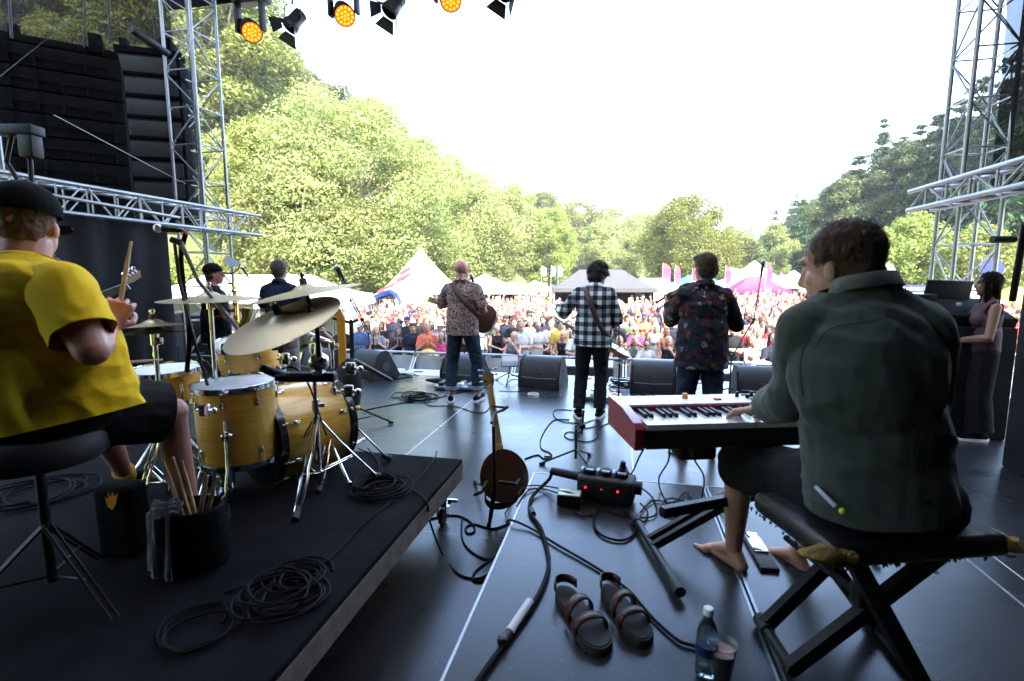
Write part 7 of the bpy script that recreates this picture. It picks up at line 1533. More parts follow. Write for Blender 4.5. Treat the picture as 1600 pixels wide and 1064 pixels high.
for p in (fs_, fe): m = MB(); d = (fe - fs_).normalized() * (1 if p is fe else -1); m.cyl(p - d * .05, p + d * .02, .022, seg=14); m.build('end_cap', M['rubber'], ft1)
mid = fs_.lerp(fe, .42); topR = KB_(.86, .17, -.12); topL = KB_(.22, .17, -.12); far = Vector((mid.x + .98, mid.y + .1, RZ + .03))
for o_ in (-.035, .035):
    off = (fe - fs_).normalized() * o_; m = MB(); d = (topR - mid); m.box((mid + topR) / 2 + off * .8, (d.length, .022, .034), X=d, Z=(fe - fs_).cross(d)); m.build('brace', M['blackmetal'], t, smooth=False)
m = MB(); d = far - topL; m.box((topL + far) / 2, (d.length, .028, .04), X=d); m.build('brace', M['blackmetal'], t, smooth=False); m = MB(); m.cyl(far - SF * .2, far + SF * .2, .017); m.build('foot_bar', M['blackmetal'], t)
m = MB(); m.cyl(topL - ky * .15, topL + ky * .15, .02); m.build('top_arm', M['rubber'], t); m = MB(); m.rbox(KB_(.24, .10, -.135), (.14, .09, .05), X=kx, b=.015); m.build('joint', M['blackplastic'], t)
# ---- bench
bA, bB, bC = P(1175, 765, z=.9), P(1300, 855, z=.9), P(1590, 835, z=.9); bD = bA + (bC - bB); cc = (bA + bC) / 2; t = thing('padded_bench', 'worn black padded bench with torn yellow foam edge on crossed legs', 'bench', (cc.x, cc.y, RZ)); bx = (bC - bB); by = (bA - bB)
m = MB(); n = 14; vs = []; fs = []
bm_ = MB(); bm_.rbox(cc - Zu * .035, (bx.length, by.length, .07), X=bx, b=.028, seg=4); me_ = bm_
pv = []
for v_ in bm_.v: p = Vector(v_); pv.append(p + Vector((0, 0, mnoise.noise(p * 9) * .008)))
bm_.v = [tuple(p) for p in pv]; st_ = bm_.build('seat', mat('worn_black_vinyl', (.012, .013, .014), .4, vary=(6, .3), bump=(16, .7, .012), rvary=.12), t)
foam = mat('yellow_foam', (.26, .16, .04), .95, bump=(60, 1, .01), vary=(20, .3))
for p, s in ((bB.lerp(bA, .04) + Vector((0, 0, -.025)), (.075, .03, .02)), (bB + bx * .06 + Vector((0, -.0, -.03)), (.05, .018, .012)), (bC + Vector((-.01, 0, -.03)), (.02, .025, .022))):
    m = MB(); m.ell(p, *s, seg=14, rings=8); m.v = [tuple(Vector(v_) + Vector((mnoise.noise(Vector(v_) * 40), mnoise.noise(Vector(v_) * 40 + Vector((3, 3, 3))), mnoise.noise(Vector(v_) * 40 + Vector((8, 3, 1))))) * .012) for v_ in m.v]; m.build('torn_foam', foam, st_)
m = MB(); q = random.Random(5)
for i in range(46):
    k = q.random(); p = (bA.lerp(bB, k) if i < 22 else bB.lerp(bC, k)) - Zu * .058; d = Vector((q.uniform(-.4, .4), q.uniform(-.4, .1), -1)).normalized() * q.uniform(.003, .013); m.tube([p, p + d], [.005, .0015], 5)
m.build('frayed_edge', M['rubber'], st_)
fL0, fL1 = P(1190, 970, z=RZ + .025), P(1240, 1050, z=RZ + .025); fR0, fR1 = P(1362, 968, z=RZ + .02), P(1450, 1080, z=RZ + .02)
for a, b in ((fL0, fL1), (fR0, fR1)): m = MB(); m.cyl(a, b, .018, seg=14); fb = m.build('foot_bar', M['blackmetal'], t); m = MB(); m.cyl(a + (a - b).normalized() * .015, a - (a - b).normalized() * .05, .024, seg=14); m.build('end_cap', M['rubber'], fb)
for (fa, fb_, tx) in ((fL0, fL1, .72), (fR0, fR1, .22)):
    for k, off in ((.92, .18), ): 
        p0 = fa.lerp(fb_, k); p1 = bB + bx * tx + by * off - Zu * .075; d = p1 - p0; m = MB(); m.box((p0 + p1) / 2, (d.length, .03, .045), X=d, Z=by.cross(d)); m.build('leg', M['blackmetal'], t, smooth=False)
    p0 = fa.lerp(fb_, .1); p1 = bB + bx * tx + by * .8 - Zu * .075; d = p1 - p0; m = MB(); m.box((p0 + p1) / 2, (d.length, .03, .045), X=d, Z=by.cross(d)); m.build('leg', M['blackmetal'], t, smooth=False)
pm = (fL0.lerp(fL1, .92) + bB + bx * .72 + by * .18) / 2; m = MB(); m.cyl(pm - by.normalized() * .05, pm + by.normalized() * .36, .012); m.rbox(pm + Zu * .02, (.07, .05, .07), b=.01); m.build('pivot', M['blackmetal'], t)
# ---- power box, DI box
PBc = P(948, 752, z=RZ + .10); t = thing('power_box', 'black rubber power distributor with plugged sockets and red lamps', 'power box', (PBc.x, PBc.y, RZ))
px_ = (P(1000, 790, z=RZ) - P(900, 775, z=RZ)).normalized(); py_ = Vector((-px_.y, px_.x, 0)); m = MB(); m.rbox((PBc.x, PBc.y, RZ + .075), (.30, .15, .13), X=px_, b=.02, seg=3); m.build('body', M['rubber'], t)
PO = Vector((PBc.x, PBc.y, RZ + .14))
for k, a in enumerate((-.09, -.005, .08)):
    p = PO + px_ * a; m = MB(); m.lathe([(.034, 0), (.036, .012), (.028, .03), (.02, .032)], p, (0, -.2, 1), 20); sk = m.build('socket', M['blackplastic'], t)
    m = MB(); m.rbox(p + Vector((0, -.01, .028)) - py_ * .02, (.045, .02, .008), X=px_, b=.003); m.rbox(p - px_ * .042 + Zu * .01, (.016, .05, .03), X=px_, b=.003); m.build('clip', M['paleblue'], sk)
    m = MB(); m.ell(Vector((PBc.x, PBc.y, RZ + .085)) + px_ * (a - .01) - py_ * .077, .006 if k != 1 else .003); m.build('indicator_lamp', mat('red_indicator', (.6, .02, .02), .3, emit=((1, .02, .02), .25)) if k == 0 else bpy.data.materials['red_indicator'], t)
m = MB(); m.cyl(PO + px_ * .08 + Zu * .02, PO + px_ * .085 + Zu * .085, .022, .014); m.build('plug', M['rubber'], t); m = MB(); e = PO - px_ * .15 - Zu * .03; m.cyl(e, e - px_ * .16 + Zu * .01, .026, .021, 16); m.build('inlet_connector', M['rubber'], t); m = MB(); e = PO + px_ * .15 - Zu * .05; m.cyl(e - px_ * .02, e + px_ * .035, .036, .036, 20); m.build('outlet_cap', M['rubber'], t)
c = P(890, 768, z=RZ + .07); t = thing('di_box', 'small black box with a shiny pale green top beside the power box', 'box', (c.x, c.y, RZ)); m = MB(); m.rbox((c.x, c.y, RZ + .035), (.125, .085, .06), X=SR, b=.004); m.build('body', M['blackmetal'], t); m = MB(); m.rbox((c.x, c.y, RZ + .067), (.115, .075, .004), X=SR, b=.001); lb = m.build('label_plate', mat('green_label_sky_glare', (.6, .72, .5), .12), t)  # green plate lightened in colour to carry the sky's reflection
for i in range(4): m = MB(); m.box((c.x - .03 + i * .012, c.y + .018 - i * .012, RZ + .0705), (.05, .004, .001), X=SR); m.build('print_line', M['blackplastic'], lb, smooth=False)
# ---- cables
def cable(label, pts, r=.005, n=8, zfix=None, m_=None, name='cable'):
    sp = smoothpath(pts, n); m = MB(); m.tube(sp, r, 8); return single(name, m, M[m_ or 'cable'], label, 'cable')
def G(px, py, z=.006): return P(px, py, z=z)
D = lambda px, py, dz=.008: P(px, py, z=RZ + dz)
c_ = [PO - px_ * .31 - Zu * .025, D(858, 748, .05), D(832, 775, .012), D(828, 798, .012), D(845, 825, .012), D(857, 870, .012), D(852, 905, .012), D(832, 945, .012), D(800, 990, .012), D(770, 1030, .012), D(742, 1070, .012)]
cable('thick black power cable running from the power box past a white taped sleeve', c_, .0095)
a, b = D(828, 940, .014), D(796, 988, .014); m = MB(); m.cyl(a, b, .017, seg=18); single('tape_sleeve', m, mat('white_tape', (.55, .55, .56), .5, bump=(30, .5, .004)), 'white taped sleeve around the thick cable on the deck', 'tape')
m = MB(); m.cyl(D(795, 990, .014), D(782, 1003, .014), .015, seg=12); m.rbox(D(785, 1000, .02), (.03, .03, .03), b=.006); single('cable_connector', m, M['rubber'], 'dark connector below the white taped sleeve', 'connector')
m = MB(); m.cyl(D(829, 795, .014), D(833, 803, .014), .016, seg=12); single('cable_tie', m, M['rubber'], 'black tie around the thick cable above its bend', 'tie')
cable('black cable crossing the deck diagonally toward the water bottle', [D(792, 815, -.01), D(800, 812, .02), D(830, 825, .01), D(870, 850, .01), D(930, 885, .008), D(980, 920, .008), D(1020, 965, .008), D(1060, 1000, .008), D(1090, 1012, .008), D(1110, 1050, .008)], .006)
for i, (lab, pts) in enumerate((('between the box with the green top and the guitar stand', [D(872, 762, .03), D(845, 758, .01), D(820, 760, .008), D(805, 778, .0), G(790, 800), G(775, 830)]), ('leaving the green topped box below the first one', [D(872, 770, .03), D(848, 763, .01), D(825, 766, .008), D(808, 790, 0)]),
   ('curled in a large loop under the power box', [D(905, 775, .03), D(925, 778), D(938, 790), D(930, 800), D(912, 806), D(898, 798), D(905, 786), D(940, 795), D(985, 808), D(1005, 815), D(1012, 800), D(1000, 785, .04)]),
   ('making the widest loop on the deck', [D(935, 790), D(928, 810), D(932, 828), D(950, 840), D(975, 843), D(992, 832), D(995, 815), D(985, 802), D(965, 790, .03)]),
   ('running to the keyboard from the power box', [D(1003, 762, .06), D(1018, 775), D(1026, 792), D(1022, 805), D(1000, 808), D(975, 800)]),
   ('tangled in thin loops beside the stand foot', [D(1000, 800), D(1020, 782), D(1045, 785), D(1065, 795), D(1080, 802), D(1068, 808), D(1050, 800), D(1040, 788), D(1055, 785), D(1078, 798), D(1070, 806), D(1045, 805), D(1030, 795), D(1060, 790), D(1085, 800)]),
   ('hooking round the tangle beside the stand foot', [D(1085, 802), D(1060, 803), D(1048, 790), D(1058, 782), D(1072, 796), D(1062, 806), D(1040, 800), D(1035, 786), D(1050, 778, .01), D(1090, 790), D(1105, 800)]),
   ('rising thinly from the tangle to the keyboard', [D(1045, 790), D(1032, 765), D(1030, 745, .1), P(1044, 720, z=.75), P(1046, 690, z=.98)]),
   ('hanging from the keyboard to the power box', [PO + px_ * .085 + Zu * .085, P(985, 740, z=.60), P(998, 715, z=.8), P(1011, 690, z=.99)]),
   ('drooping behind the knee of the keyboard player', [P(1100, 690, z=.98), P(1085, 715, z=.8), P(1100, 745, z=.6), D(1095, 780), D(1083, 790)]),
   ('zigzagging past the deck corner', [D(1055, 785), D(1070, 770), D(1085, 782), D(1105, 790), D(1130, 800), D(1170, 800)]))):
    cable('thin black cable ' + lab, pts, .0042 if i != 3 else .006)
for lab, pts, r in (('starting under the riser corner and looping on the stage floor', [G(665, 812), G(690, 806), G(715, 805), G(735, 815), G(742, 828), G(732, 833), G(727, 825), G(740, 818), G(770, 825), G(800, 815)], .006),
   ('dropping in a long curve beside the riser leg', [G(722, 810), G(722, 840), G(735, 860), G(760, 873), G(775, 868), G(765, 875), G(745, 890), G(738, 903), G(748, 908), G(770, 900), G(790, 885)], .006),
   ('hanging over the riser edge down to the stage floor', [P(643, 765, z=RZ + .01), P(660, 775, z=RZ + .012), P(668, 790, z=RZ - .02), P(672, 815, z=.2), G(690, 862), G(715, 895), G(745, 903), G(765, 895)], .006),
   ('looped between the two guitarists near the microphone stand', [G(850, 600 + 112), G(862, 712), G(858, 706), G(846, 700), G(845, 685), G(856, 665), G(868, 655), G(890, 655)], .0055),
   ('in thin loops around the feet of the curly haired guitarist', [G(895, 640), G(868, 640), G(866, 650), G(880, 658), G(910, 660), G(930, 655), G(938, 662), G(915, 668), G(900, 662)], .005),
   ('circling behind the short forked stand', [G(908, 676), G(888, 674), G(882, 680), G(893, 686), G(905, 680), G(900, 672)], .005),
   ('circling in front of the short forked stand', [G(897, 680), G(905, 688), G(925, 688), G(935, 680), G(932, 672), G(940, 665), G(952, 660)], .005),
   ('running across from the tripod leg to the coil of cable', [G(570, 640), G(600, 634), G(640, 627), G(680, 622), G(710, 614), G(760, 606)], .006),
   ('snaking out from the coil toward the guitar headstock', [G(662, 626), G(672, 633), G(710, 634), G(740, 643), G(758, 643), G(768, 630), G(771, 612)], .005),
   ('curling left of the coil', [G(665, 615), G(640, 610), G(630, 615), G(625, 620), G(612, 620), G(618, 613), G(632, 613), G(634, 624), G(645, 628)], .005),
   ('between the tablet and the monitor wedge', [G(780, 610), G(820, 610), G(840, 600), G(830, 594), G(800, 592), G(790, 604)], .0045),
   ('from the guitar body to the curly loop on the floor', [G(820, 716), G(840, 710), G(850, 716), G(862, 714)], .006)):
    cable('black cable ' + lab, pts, r)
def coil(label, c, r, n, seed, thick=.005, z=.006, jit=.25, turns_z=.004):
    q = random.Random(seed); pts = []
    for i in range(n * 10):
        a = i * .6283; rr = r * (1 + jit * math.sin(i * .21 + seed) * .6 + q.uniform(-.07, .07)); o = Vector((math.sin(i * .11 + seed) * r * jit * 1.3, math.cos(i * .083) * r * jit * 1.3, 0)); pts.append(Vector(c) + o + Vector((math.cos(a) * rr, math.sin(a) * rr, z + turns_z * (i / 10) + .002 * math.sin(i))))
    m = MB(); m.tube(smoothpath(pts, 2), thick, 6); return single('cable_coil', m, M['cable'], label, 'cable')
coil('black cable coiled on the stage floor behind the bald guitarist', P(655, 622, z=0), .17, 9, 2, .006)
coil('black cable coil on the felt riser behind the braced stand legs', P(596, 765, z=RZ), .13, 8, 3, .0055)
coil('black cable coil lying in the dark near corner of the riser', P(445, 930, z=RZ), .13, 7, 5, .005)
coil('loose cable coil spread at the near edge of the felt', P(470, 900, z=RZ), .10, 5, 9, .005)
coil('single wide cable loop in the darkest part of the riser', P(300, 985, z=RZ), .11, 3, 12, .005)
coil('cable coil in front of the monitor with the round side', P(625, 588, z=0), .2, 5, 15, .006)
coil('cable heap behind the monitor wedge beside the violinist', P(975, 605, z=0), .16, 9, 22, .007, turns_z=.012)
coil('cable loops on the dark floor beside the drum stool', P(60, 770, z=RZ), .2, 5, 31, .006)
for lab, pts in (('running from the coil to the far riser edge', [D(600, 790), D(625, 772), D(648, 755), D(665, 735), D(680, 713), P(682, 705, z=.35)]), ('running along the felt toward the near edge', [D(616, 782), D(590, 800), D(560, 825), D(520, 868), D(470, 895), D(420, 905), D(350, 925)]), ('bunched behind the stand legs', [D(575, 700), D(590, 720), D(592, 745), D(585, 760), D(600, 775), D(625, 770), D(640, 760)]), ('curving over the felt from the second stand', [D(560, 700), D(585, 712), D(597, 735), D(590, 755)])):
    cable('thin black cable ' + lab, pts, .0045)
# ---- monitors, pedals, front of stage
M['wedge'] = mat('monitor_paint', (.016, .018, .021), .55, vary=(7, .2), bump=(90, .3, .003)); M['mongrille'] = mat('monitor_grille', (.02, .022, .024), .55, bump=(500, .5, .003))
def wedge(label, u, v, yaw=0, w=.62, dep=.48, h=.40, z=0):
    """wedge with a curved back turned toward us"""
    f = Vector((math.sin(YAW + yaw), math.cos(YAW + yaw), 0)); r = Vector((f.y, -f.x, 0)); c = S(u, v, z); t = thing('monitor_wedge', label, 'stage monitor', c)
    prof = [(-.02, 0), (dep * .95, 0), (dep, .05), (dep * .55, h * .97), (dep * .45, h), (dep * .28, h * .97), (dep * .12, h * .84), (.02, h * .6), (-.03, h * .35)]
    m = MB(); m.prism(prof, f, Zu, c - r * (w / 2 - .025) - f * dep / 2, w - .05) if False else None
    m = MB(); n = len(prof); vs = []
    for s in (-1, 1): vs += [c + r * s * (w / 2 - .03) + f * (a - dep / 2) + Zu * b for a, b in prof]
    m.add(vs, [tuple(range(n)), tuple(range(n, 2 * n))[::-1]] + [(i, i + n, (i + 1) % n + n, (i + 1) % n) for i in range(n)]); m.build('cabinet', M['wedge'], t, angle=35)
    for s in (-1, 1):
        m = MB(); vs = [c + r * s * (w / 2 - .028) + f * ((a - dep / 2) * 1.04) + Zu * (b * 1.03) for a, b in prof] + [c + r * s * (w / 2) + f * ((a - dep / 2) * 1.04) + Zu * (b * 1.03) for a, b in prof]; m.add(vs, [tuple(range(n))[::(1 if s < 0 else -1)], tuple(range(n, 2 * n))[::(-1 if s < 0 else 1)]] + [(i, (i + 1) % n, (i + 1) % n + n, i + n)[::(1 if s < 0 else -1)] for i in range(n)]); sp = m.build('side_plate', M['blackplastic'], t, angle=30)
        m = MB(); m.cyl(c + r * s * (w / 2 + .001) + Zu * h * .45 - f * .02, c + r * s * (w / 2 + .006) + Zu * h * .45 - f * .02, .07, seg=24); m.build('handle_cup', M['rubber'], sp)
    m = MB(); a = c - f * (dep / 2 + .034) + Zu * h * .36; m.tube([a - r * (w / 2 - .05), a - Zu * .012, a + r * (w / 2 - .05)], .004, 6); m.build('seam', M['grey_plastic'], t); m = MB(); m.rbox(c - f * (dep / 2 + .012) + Zu * h * .52, (.05, .008, .04), X=r, b=.003); m.build('badge', mat('dark_red_badge', (.18, .03, .02), .5) if 'dark_red_badge' not in bpy.data.materials else bpy.data.materials['dark_red_badge'], t)
    return t
def wedge_at(label, px, py, **k): q = P(px, py, z=0); wedge(label, q.dot(SR), q.dot(SF) + .24, **k)
wedge_at('black monitor wedge beside the slanting brown tube, its round side plate in view', 574, 592, yaw=.45, w=.66, h=.44)
wedge_at('black monitor wedge behind the cymbal stands', 498, 588, yaw=.3, w=.66, h=.44)
wedge_at('black monitor wedge showing between the legs of the bald guitarist', 722, 598, yaw=.35, w=.62)
wedge_at('black monitor wedge between the two guitarists', 846, 606, yaw=.15, w=.62, h=.44)
wedge_at('black monitor wedge beside the violinist with a seam and badge on its back', 1020, 615, yaw=0, w=.60, h=.44)
wedge_at('black monitor wedge half hidden by the arm of the keyboard player', 1190, 628, yaw=0, w=.62, h=.44)
# pedalboard
def pedalboard(label, px, py, w, seed):
    c = P(px, py, z=0); q = random.Random(seed); t = thing('pedalboard', label, 'pedalboard', c); m = MB(); m.rbox(c + Zu * .035, (w, .30, .04), X=SR, b=.008); m.build('tray', M['alu'], t)
    for i in range(4):
        for j in range(2): m = MB(); m.rbox(c + SR * ((i - 1.5) * w / 4.3) + SF * (j * .13 - .065) + Zu * .075, (.07, .11, .045), X=SR, b=.006); pd = m.build('pedal', [M['white_paint'], M['blackmetal'], M['blue_cloth'], M['alu'], M['grey_plastic'], M['orange']][q.randrange(6)], t); m = MB(); m.cyl(c + SR * ((i - 1.5) * w / 4.3) + SF * (j * .13 - .09) + Zu * .095, c + SR * ((i - 1.5) * w / 4.3) + SF * (j * .13 - .09) + Zu * .112, .010); m.build('switch', M['chrome'], pd)
    return t
pedalboard('pedalboard of small effect boxes between the feet of the bald guitarist', 715, 606, .62, 1)
pedalboard('pedalboard half hidden behind the feet of the curly haired guitarist', 935, 622, .6, 2)
c = P(684, 594, z=.05); m = MB(); m.ell(c, .13, .06, .04); m.cap(c - SR * .05, c - SR * .17, .035, .02); single('fluffy_microphone', m, mat('black_fur', (.012, .012, .012), 1, bump=(120, 1, .01)), 'black furry bundle beside the first pedalboard', 'bundle')
# tablet on stand
c = P(797, 563, d=7.6); t = thing('tablet', 'silver tablet tilted on a small black stand', 'tablet', c); nz = Vector((-.15, -.8, .55)).normalized(); m = MB(); m.rbox(c, (.27, .2, .012), X=(1, -.1, .05), Z=nz, b=.004); m.build('body', M['blackplastic'], t); m = MB(); m.rbox(c + nz * .009, (.25, .18, .002), X=(1, -.1, .05), Z=nz, b=.0005); m.build('screen', mat('pale_screen', (.42, .46, .52), .12, coat=.5), t)
mic_stand('small black tripod under the silver tablet', P(795, 596, z=0), P(797, 566, d=7.62), None, mic=False, legr=.25, name='tablet_stand', cat='stand')
# tape roll, bottles
c = P(833, 619, z=0); m = MB(); m.lathe([(.055, 0), (.075, .0), (.077, .045), (.055, .047), (.053, .02), (.055, 0)], c, (0, 0, 1), 30); single('tape_roll', m, mat('clear_tape', (.55, .55, .54), .3, vary=(20, .15)), 'roll of pale tape lying flat near the tablet', 'tape roll')
M['pet'] = mat('clear_blue_plastic', (.65, .85, .95), .06, trans=.95, spec=.6); M['water'] = mat('water', (.8, .9, .95), .02, trans=1)
def bottle(label, c, s=1.0, bluecap=False):
    c = Vector(c); t = thing('water_bottle', label, 'bottle', c); m = MB(); m.lathe([(.001, .004), (.026, .0), (.031, .008), (.031, .045), (.029, .05), (.031, .055), (.031, .085), (.029, .09), (.031, .095), (.031, .135), (.026, .16), (.014, .185), (.0125, .20)], c, (0, 0, 1), 28); o = m.build('body', M['pet'], t, angle=60); m = MB(); m.lathe([(.015, .197), (.015, .215), (.013, .218), (.001, .218)], c, (0, 0, 1), 20); m.build('cap', M['white_paint'], t); m = MB(); m.lathe([(.0318, .075), (.0318, .105)], c, (0, 0, 1), 28); m.build('label_band', M['blue_cloth'], t); return t
bottle('small clear water bottle with white cap and blue band beside the plastic cup', P(1102, 1053, z=RZ + .006))
for px, py, lab in ((711, 592, 'clear bottle with a blue band behind the leg of the bald guitarist'), (720, 596, 'second bottle close by the pedalboard of the bald guitarist')): bottle(lab, P(px, py, z=.006))
c = P(1126, 1062, z=RZ + .004); t = thing('plastic_cup', 'clear plastic cup holding foamy dark beer', 'cup', c); m = MB(); m.lathe([(.001, .003), (.027, .0), (.041, .118), (.043, .120), (.0415, .121), (.039, .118), (.0255, .005), (.001, .006)], c, (0, 0, 1), 36); m.build('wall', mat('clear_cup', (.9, .92, .95), .08, trans=.95), t, angle=50)
m = MB(); m.lathe([(.024, .008), (.0355, .086), (.001, .087)], c, (0, 0, 1), 32); m.build('beer', mat('dark_beer', (.10, .035, .012), .15), t); m = MB(); m.lathe([(.0358, .088), (.0375, .098), (.001, .099)], c, (0, 0, 1), 32); m.build('foam', mat('beer_foam', (.7, .52, .46), .8, bump=(120, .6, .003), vary=(50, .3)), t)
# sandals
M['leather'] = mat('brown_leather_sandal', (.05, .013, .008), .5, spec=.3, vary=(12, .3), coat=.2, bump=(40, .4, .004)); M['cork'] = mat('cork_sole', (.03, .02, .014), .7, vary=(40, .4), bump=(90, .5, .003)); M['footbed'] = mat('worn_footbed', (.010, .009, .009), .8, vary=(8, .3))
def sandal(label, heel, toe):
    heel, toe = Vector(heel), Vector(toe); d = (toe - heel); L_ = d.length; d.normalize(); s = d.cross(Zu).normalized(); t = thing('sandal', label, 'sandal', heel.lerp(toe, .5))
    pts = [(0, -.0), (.03, -.032), (.09, -.034), (.15, -.036), (.21, -.047), (.26, -.038), (.285, 0), (.27, .030), (.22, .045), (.15, .032), (.09, .032), (.03, .030)]; k = L_ / .285; ol = [(a * k, b * k) for a, b in outline(pts, 4)]
    m = MB(); m.prism(ol, d, s, heel + Zu * .028, .028); m.build('sole', M['cork'], t); m = MB(); m.prism([(a * .97 + .003, b * .94) for a, b in ol], d, s, heel + Zu * .032, .004); m.build('footbed', M['footbed'], t)
    def band(a0, w0, hh, nm='strap', tw=0):
        m = MB(); vs = []; n = 14
        for i in range(n + 1):
            q = math.pi * i / n; y = math.cos(q) * w0; z = .02 + math.sin(q) ** .7 * hh
            for e in (-.018, .018): vs.append(heel + d * (a0 * k + e + tw * math.cos(q)) + s * y * k + Zu * z)
        m.add(vs, [(2 * i, 2 * i + 1, 2 * i + 3, 2 * i + 2) for i in range(n)]); o = m.build(nm, M['leather'], t); md = o.modifiers.new('t', 'SOLIDIFY'); md.thickness = .005; md.offset = 1; return o
    a = band(.20, .047, .050); b = band(.135, .040, .064, tw=.012)
    m = MB(); vs = []; n = 16
    for i in range(n + 1):
        q = math.pi * (i / n) + math.pi / 2; p = heel + d * (.045 * k + math.cos(q) * .045 * k) + s * math.sin(q) * .036 * k
        for e in (.045, .078): vs.append(p + Zu * e)
    m.add(vs, [(2 * i, 2 * i + 1, 2 * i + 3, 2 * i + 2) for i in range(n)]); o = m.build('heel_strap', M['leather'], t); md = o.modifiers.new('t', 'SOLIDIFY'); md.thickness = .005
    for o_, z_ in ((b, .062), ): m = MB(); m.tube([heel + d * (.125 * k) + s * .03 + Zu * z_, heel + d * (.15 * k) + s * .03 + Zu * (z_ + .002), heel + d * (.15 * k) + s * .012 + Zu * (z_ + .01), heel + d * (.125 * k) + s * .012 + Zu * (z_ + .008)], .0022, 6, closed=True); m.build('buckle', M['brass'], o_)
    return t
sandal('brown leather sandal lying nearer the thick cable, heel away', D(875, 925, 0), D(945, 1025, 0))
sandal('brown leather sandal lying nearer the keyboard stand foot', D(945, 922, 0), D(1010, 1012, 0))
# small screw dots on the deck
for i, (px, py) in enumerate(((1073, 766), (1462, 892), (687, 667), (698, 667), (685, 676))):
    c = P(px, py, z=RZ if i < 2 else 0); m = MB(); m.cyl(c + Zu * .0005, c + Zu * .002, .011, seg=16); single('screw_plug', m, M['blackplastic'], ['round dark plug at the far corner of the deck', 'round dark plug on the deck below the bench end', 'dark plug nearest the deck joint line', 'dark plug across the pale joint line', 'dark plug closest to the felt riser'][i], 'plug')
# ---- flight cases and racks on the left, behind the drummer
def flightcase(label, c, w, d, h, yaw=0):
    c = Vector(c); X = Vector((math.cos(yaw), math.sin(yaw), 0)); Y = Vector((-X.y, X.x, 0)); t = thing('flight_case', label, 'flight case', c); m = MB(); m.box(c + Zu * h / 2, (w, d, h), X=X); m.build('body', M['blackplastic'], t, smooth=False)
    m = MB(); 
    for a in (-1, 1):
        for b in (-1, 1): m.box(c + X * a * w / 2 + Y * b * d / 2 + Zu * h / 2, (.035, .035, h + .006), X=X)
    for z in (0, h):
        for b in (-1, 1): m.box(c + Y * b * d / 2 + Zu * z, (w - .036, .035, .032), X=X)
        for a in (-1, 1): m.box(c + X * a * w / 2 + Zu * z, (.035, d - .036, .032), X=X)
    m.build('edge_trim', M['alu'], t, smooth=False)
    for a in (-.25, .25):
        m = MB(); m.rbox(c + X * a * w - Y * (d / 2 + .008) + Zu * h * .55, (.11, .012, .12), X=X, b=.004); m.tube([c + X * (a * w - .03) - Y * (d / 2 + .03) + Zu * h * .55, c + X * (a * w + .03) - Y * (d / 2 + .03) + Zu * h * .55], .008, 6); m.build('latch', M['chrome'], t)
    return t
q = P(228, 560, z=0) + Vector((0, .4, 0)); flightcase('tall black flight case with bright metal corners beside the hi-hat', P(225, 600, z=0), .95, .6, 1.05, .1)
flightcase('second black flight case behind the crash cymbal', P(285, 585, z=0) + Vector((.1, .5, 0)), .6, .55, .95, .1)
flightcase('low black flight case near the rack tom', P(352, 575, z=0), .7, .5, .55, -.1)
t = thing('amplifier', 'black bass amplifier with a glowing green display behind the snare drum', 'amplifier', P(240, 640, z=0)); c = P(232, 630, z=0); m = MB(); m.rbox(c + Zu * .35, (.62, .45, .70), X=(1, .1, 0), b=.02); m.build('cabinet', M['array'], t); m = MB(); m.rbox(c + Zu * .35 - Vector((0, .23, 0)), (.54, .012, .6), X=(1, .1, 0), b=.004); m.build('grille', M['mongrille'], t)
m = MB(); m.box(P(243, 553, d=c.y - .24), (.07, .006, .05)); m.build('display', mat('green_display', (.1, .6, .05), .4, emit=((.25, 1, .05), .1)), t, smooth=False)
# right side: black gear, pillar, small table
t = thing('monitor_desk', 'black sound desk with a small lit screen in front of the woman', 'desk', S(2.9, 6.0, 0)); c = P(1492, 520, d=5.2); c.z = 0
m = MB(); m.rbox(c + Zu * .55, (.75, .55, 1.1), X=SR, b=.02); m.build('case', M['black_cloth'], t); m = MB(); m.rbox(c + Zu * 1.22 + SF * .05, (.8, .55, .16), X=SR, Z=(0, -.35, 1), b=.02); m.build('desk_top', M['black_cloth'], t); m = MB(); m.rbox(c + Zu * 1.42 + SF * .2, (.42, .03, .26), X=SR, Z=(0, -.2, 1), b=.008); sc_ = m.build('screen', M['blackplastic'], t)
m = MB(); m.rbox(c + Zu * 1.36 - SR * .3 + SF * .05, (.2, .16, .1), X=SR, b=.02); m.build('lamp_head', M['blackplastic'], t)
m = MB(); m.rbox(P(1499, 476, d=4.9), (.05, .01, .03), b=.003); m.build('badge', M['paleblue'], sc_)
t = thing('side_fill_speaker', 'tall black loudspeaker tower cut by the picture edge', 'loudspeaker', P(1600, 690, z=0)); c = P(1655, 690, d=3.9); c.z = 0; m = MB(); m.rbox(c + Zu * .75, (.42, .5, 1.5), X=SR, b=.02); m.build('lower_cabinet', M['black_cloth'], t); m = MB(); m.rbox(c + Zu * 1.95, (.42, .45, .85), X=SR, b=.02); m.build('upper_cabinet', M['black_cloth'], t)
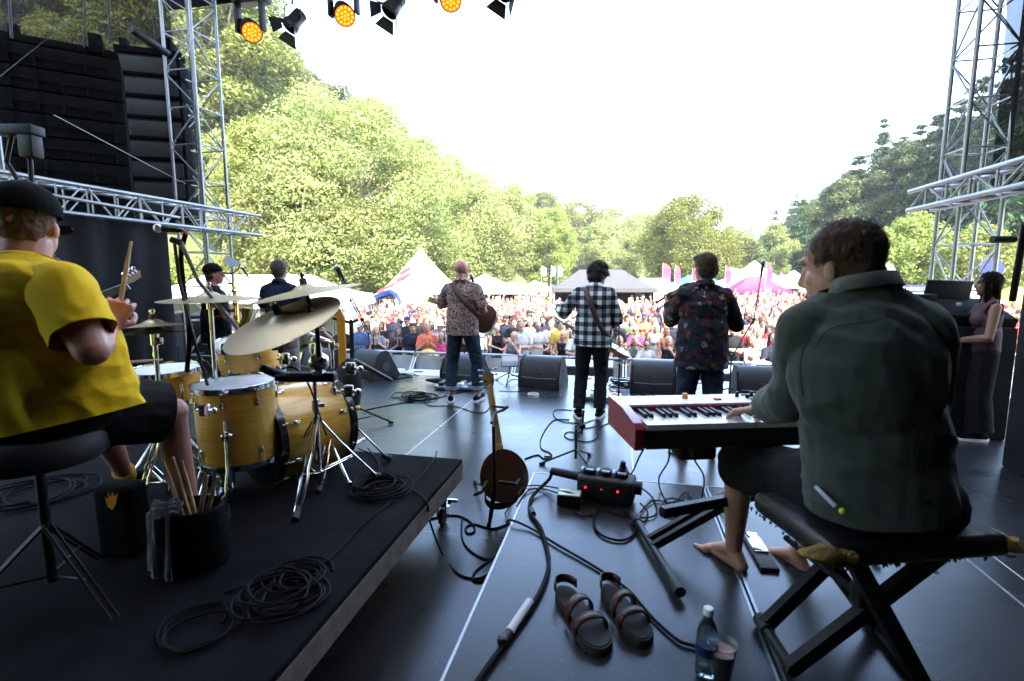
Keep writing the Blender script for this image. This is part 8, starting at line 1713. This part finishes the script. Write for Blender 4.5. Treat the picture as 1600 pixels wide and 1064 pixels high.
m = MB(); m.cyl(c + Vector((-.25, .5, 1.9)), P(1585, 375, d=4.4), .03); m.cyl(P(1582, 470, d=4.7), P(1602, 350, d=4.4), .028); single('brace_pipe', m, M['blackmetal'], 'black slanting pipe above the head of the woman', 'pipe')
cable('black cable in loops on the floor at the foot of the tall loudspeaker', [P(1545, 668, z=.006), P(1560, 660, z=.006), P(1572, 662, z=.006), P(1560, 668, z=.006), P(1550, 662, z=.006), P(1580, 655, z=.006), P(1600, 660, z=.006)], .006)
t = thing('ring_stand', 'pale blue plastic shield on a bent black arm above the saxophone', 'shield', P(366, 412, d=7)); m = MB(); m.prism([(-.08, -.03), (.0, -.06), (.09, -.03), (.10, .03), (.0, .05), (-.09, .04)], (1, 0, -.3), (0, .3, 1), P(362, 410, d=6.6), .006); m.build('shield', M['paleblue'], t); m = MB(); m.tube(smoothpath([P(374, 412, d=6.6), P(372, 422, d=6.6), P(360, 428, d=6.6), P(345, 425, d=6.7)], 5), .008, 6); m.build('arm', M['blackmetal'], t)
t = thing('effect_pedal', 'silver capped foot pedal seen under the bench before the bare foot', 'pedal', D(1185, 850)); a, b = D(1172, 832, .02), D(1190, 862, .02); m = MB(); m.rbox((a + b) / 2, ((b - a).length, .06, .012), X=(b - a), b=.003); m.build('plate', M['chrome'], t); m = MB(); m.rbox((a + b) / 2 - Zu * .012 + (b - a) * .4, ((b - a).length * 1.6, .075, .018), X=(b - a), b=.005); m.build('base', M['rubber'], t)
# ---- summer air
m = MB(); m.box((0, 200, 34), (1300, 1040, 73)); hz = m.build('haze', None, smooth=False) if False else newobj('haze', m.mesh('haze', [], False)); hm = bpy.data.materials.new('haze_air'); hm.use_nodes = True; nt = hm.node_tree; nt.nodes.clear(); vo = nt.nodes.new('ShaderNodeVolumePrincipled'); vo.inputs['Density'].default_value = .0005; vo.inputs['Color'].default_value = (.95, .96, 1, 1); vo.inputs['Anisotropy'].default_value = .2; oo = nt.nodes.new('ShaderNodeOutputMaterial'); nt.links.new(vo.outputs[0], oo.inputs['Volume']); hz.data.materials.append(hm); tag(hz, 'thin bright summer haze over the meadow and the wooded slopes', 'haze', kind='stuff')
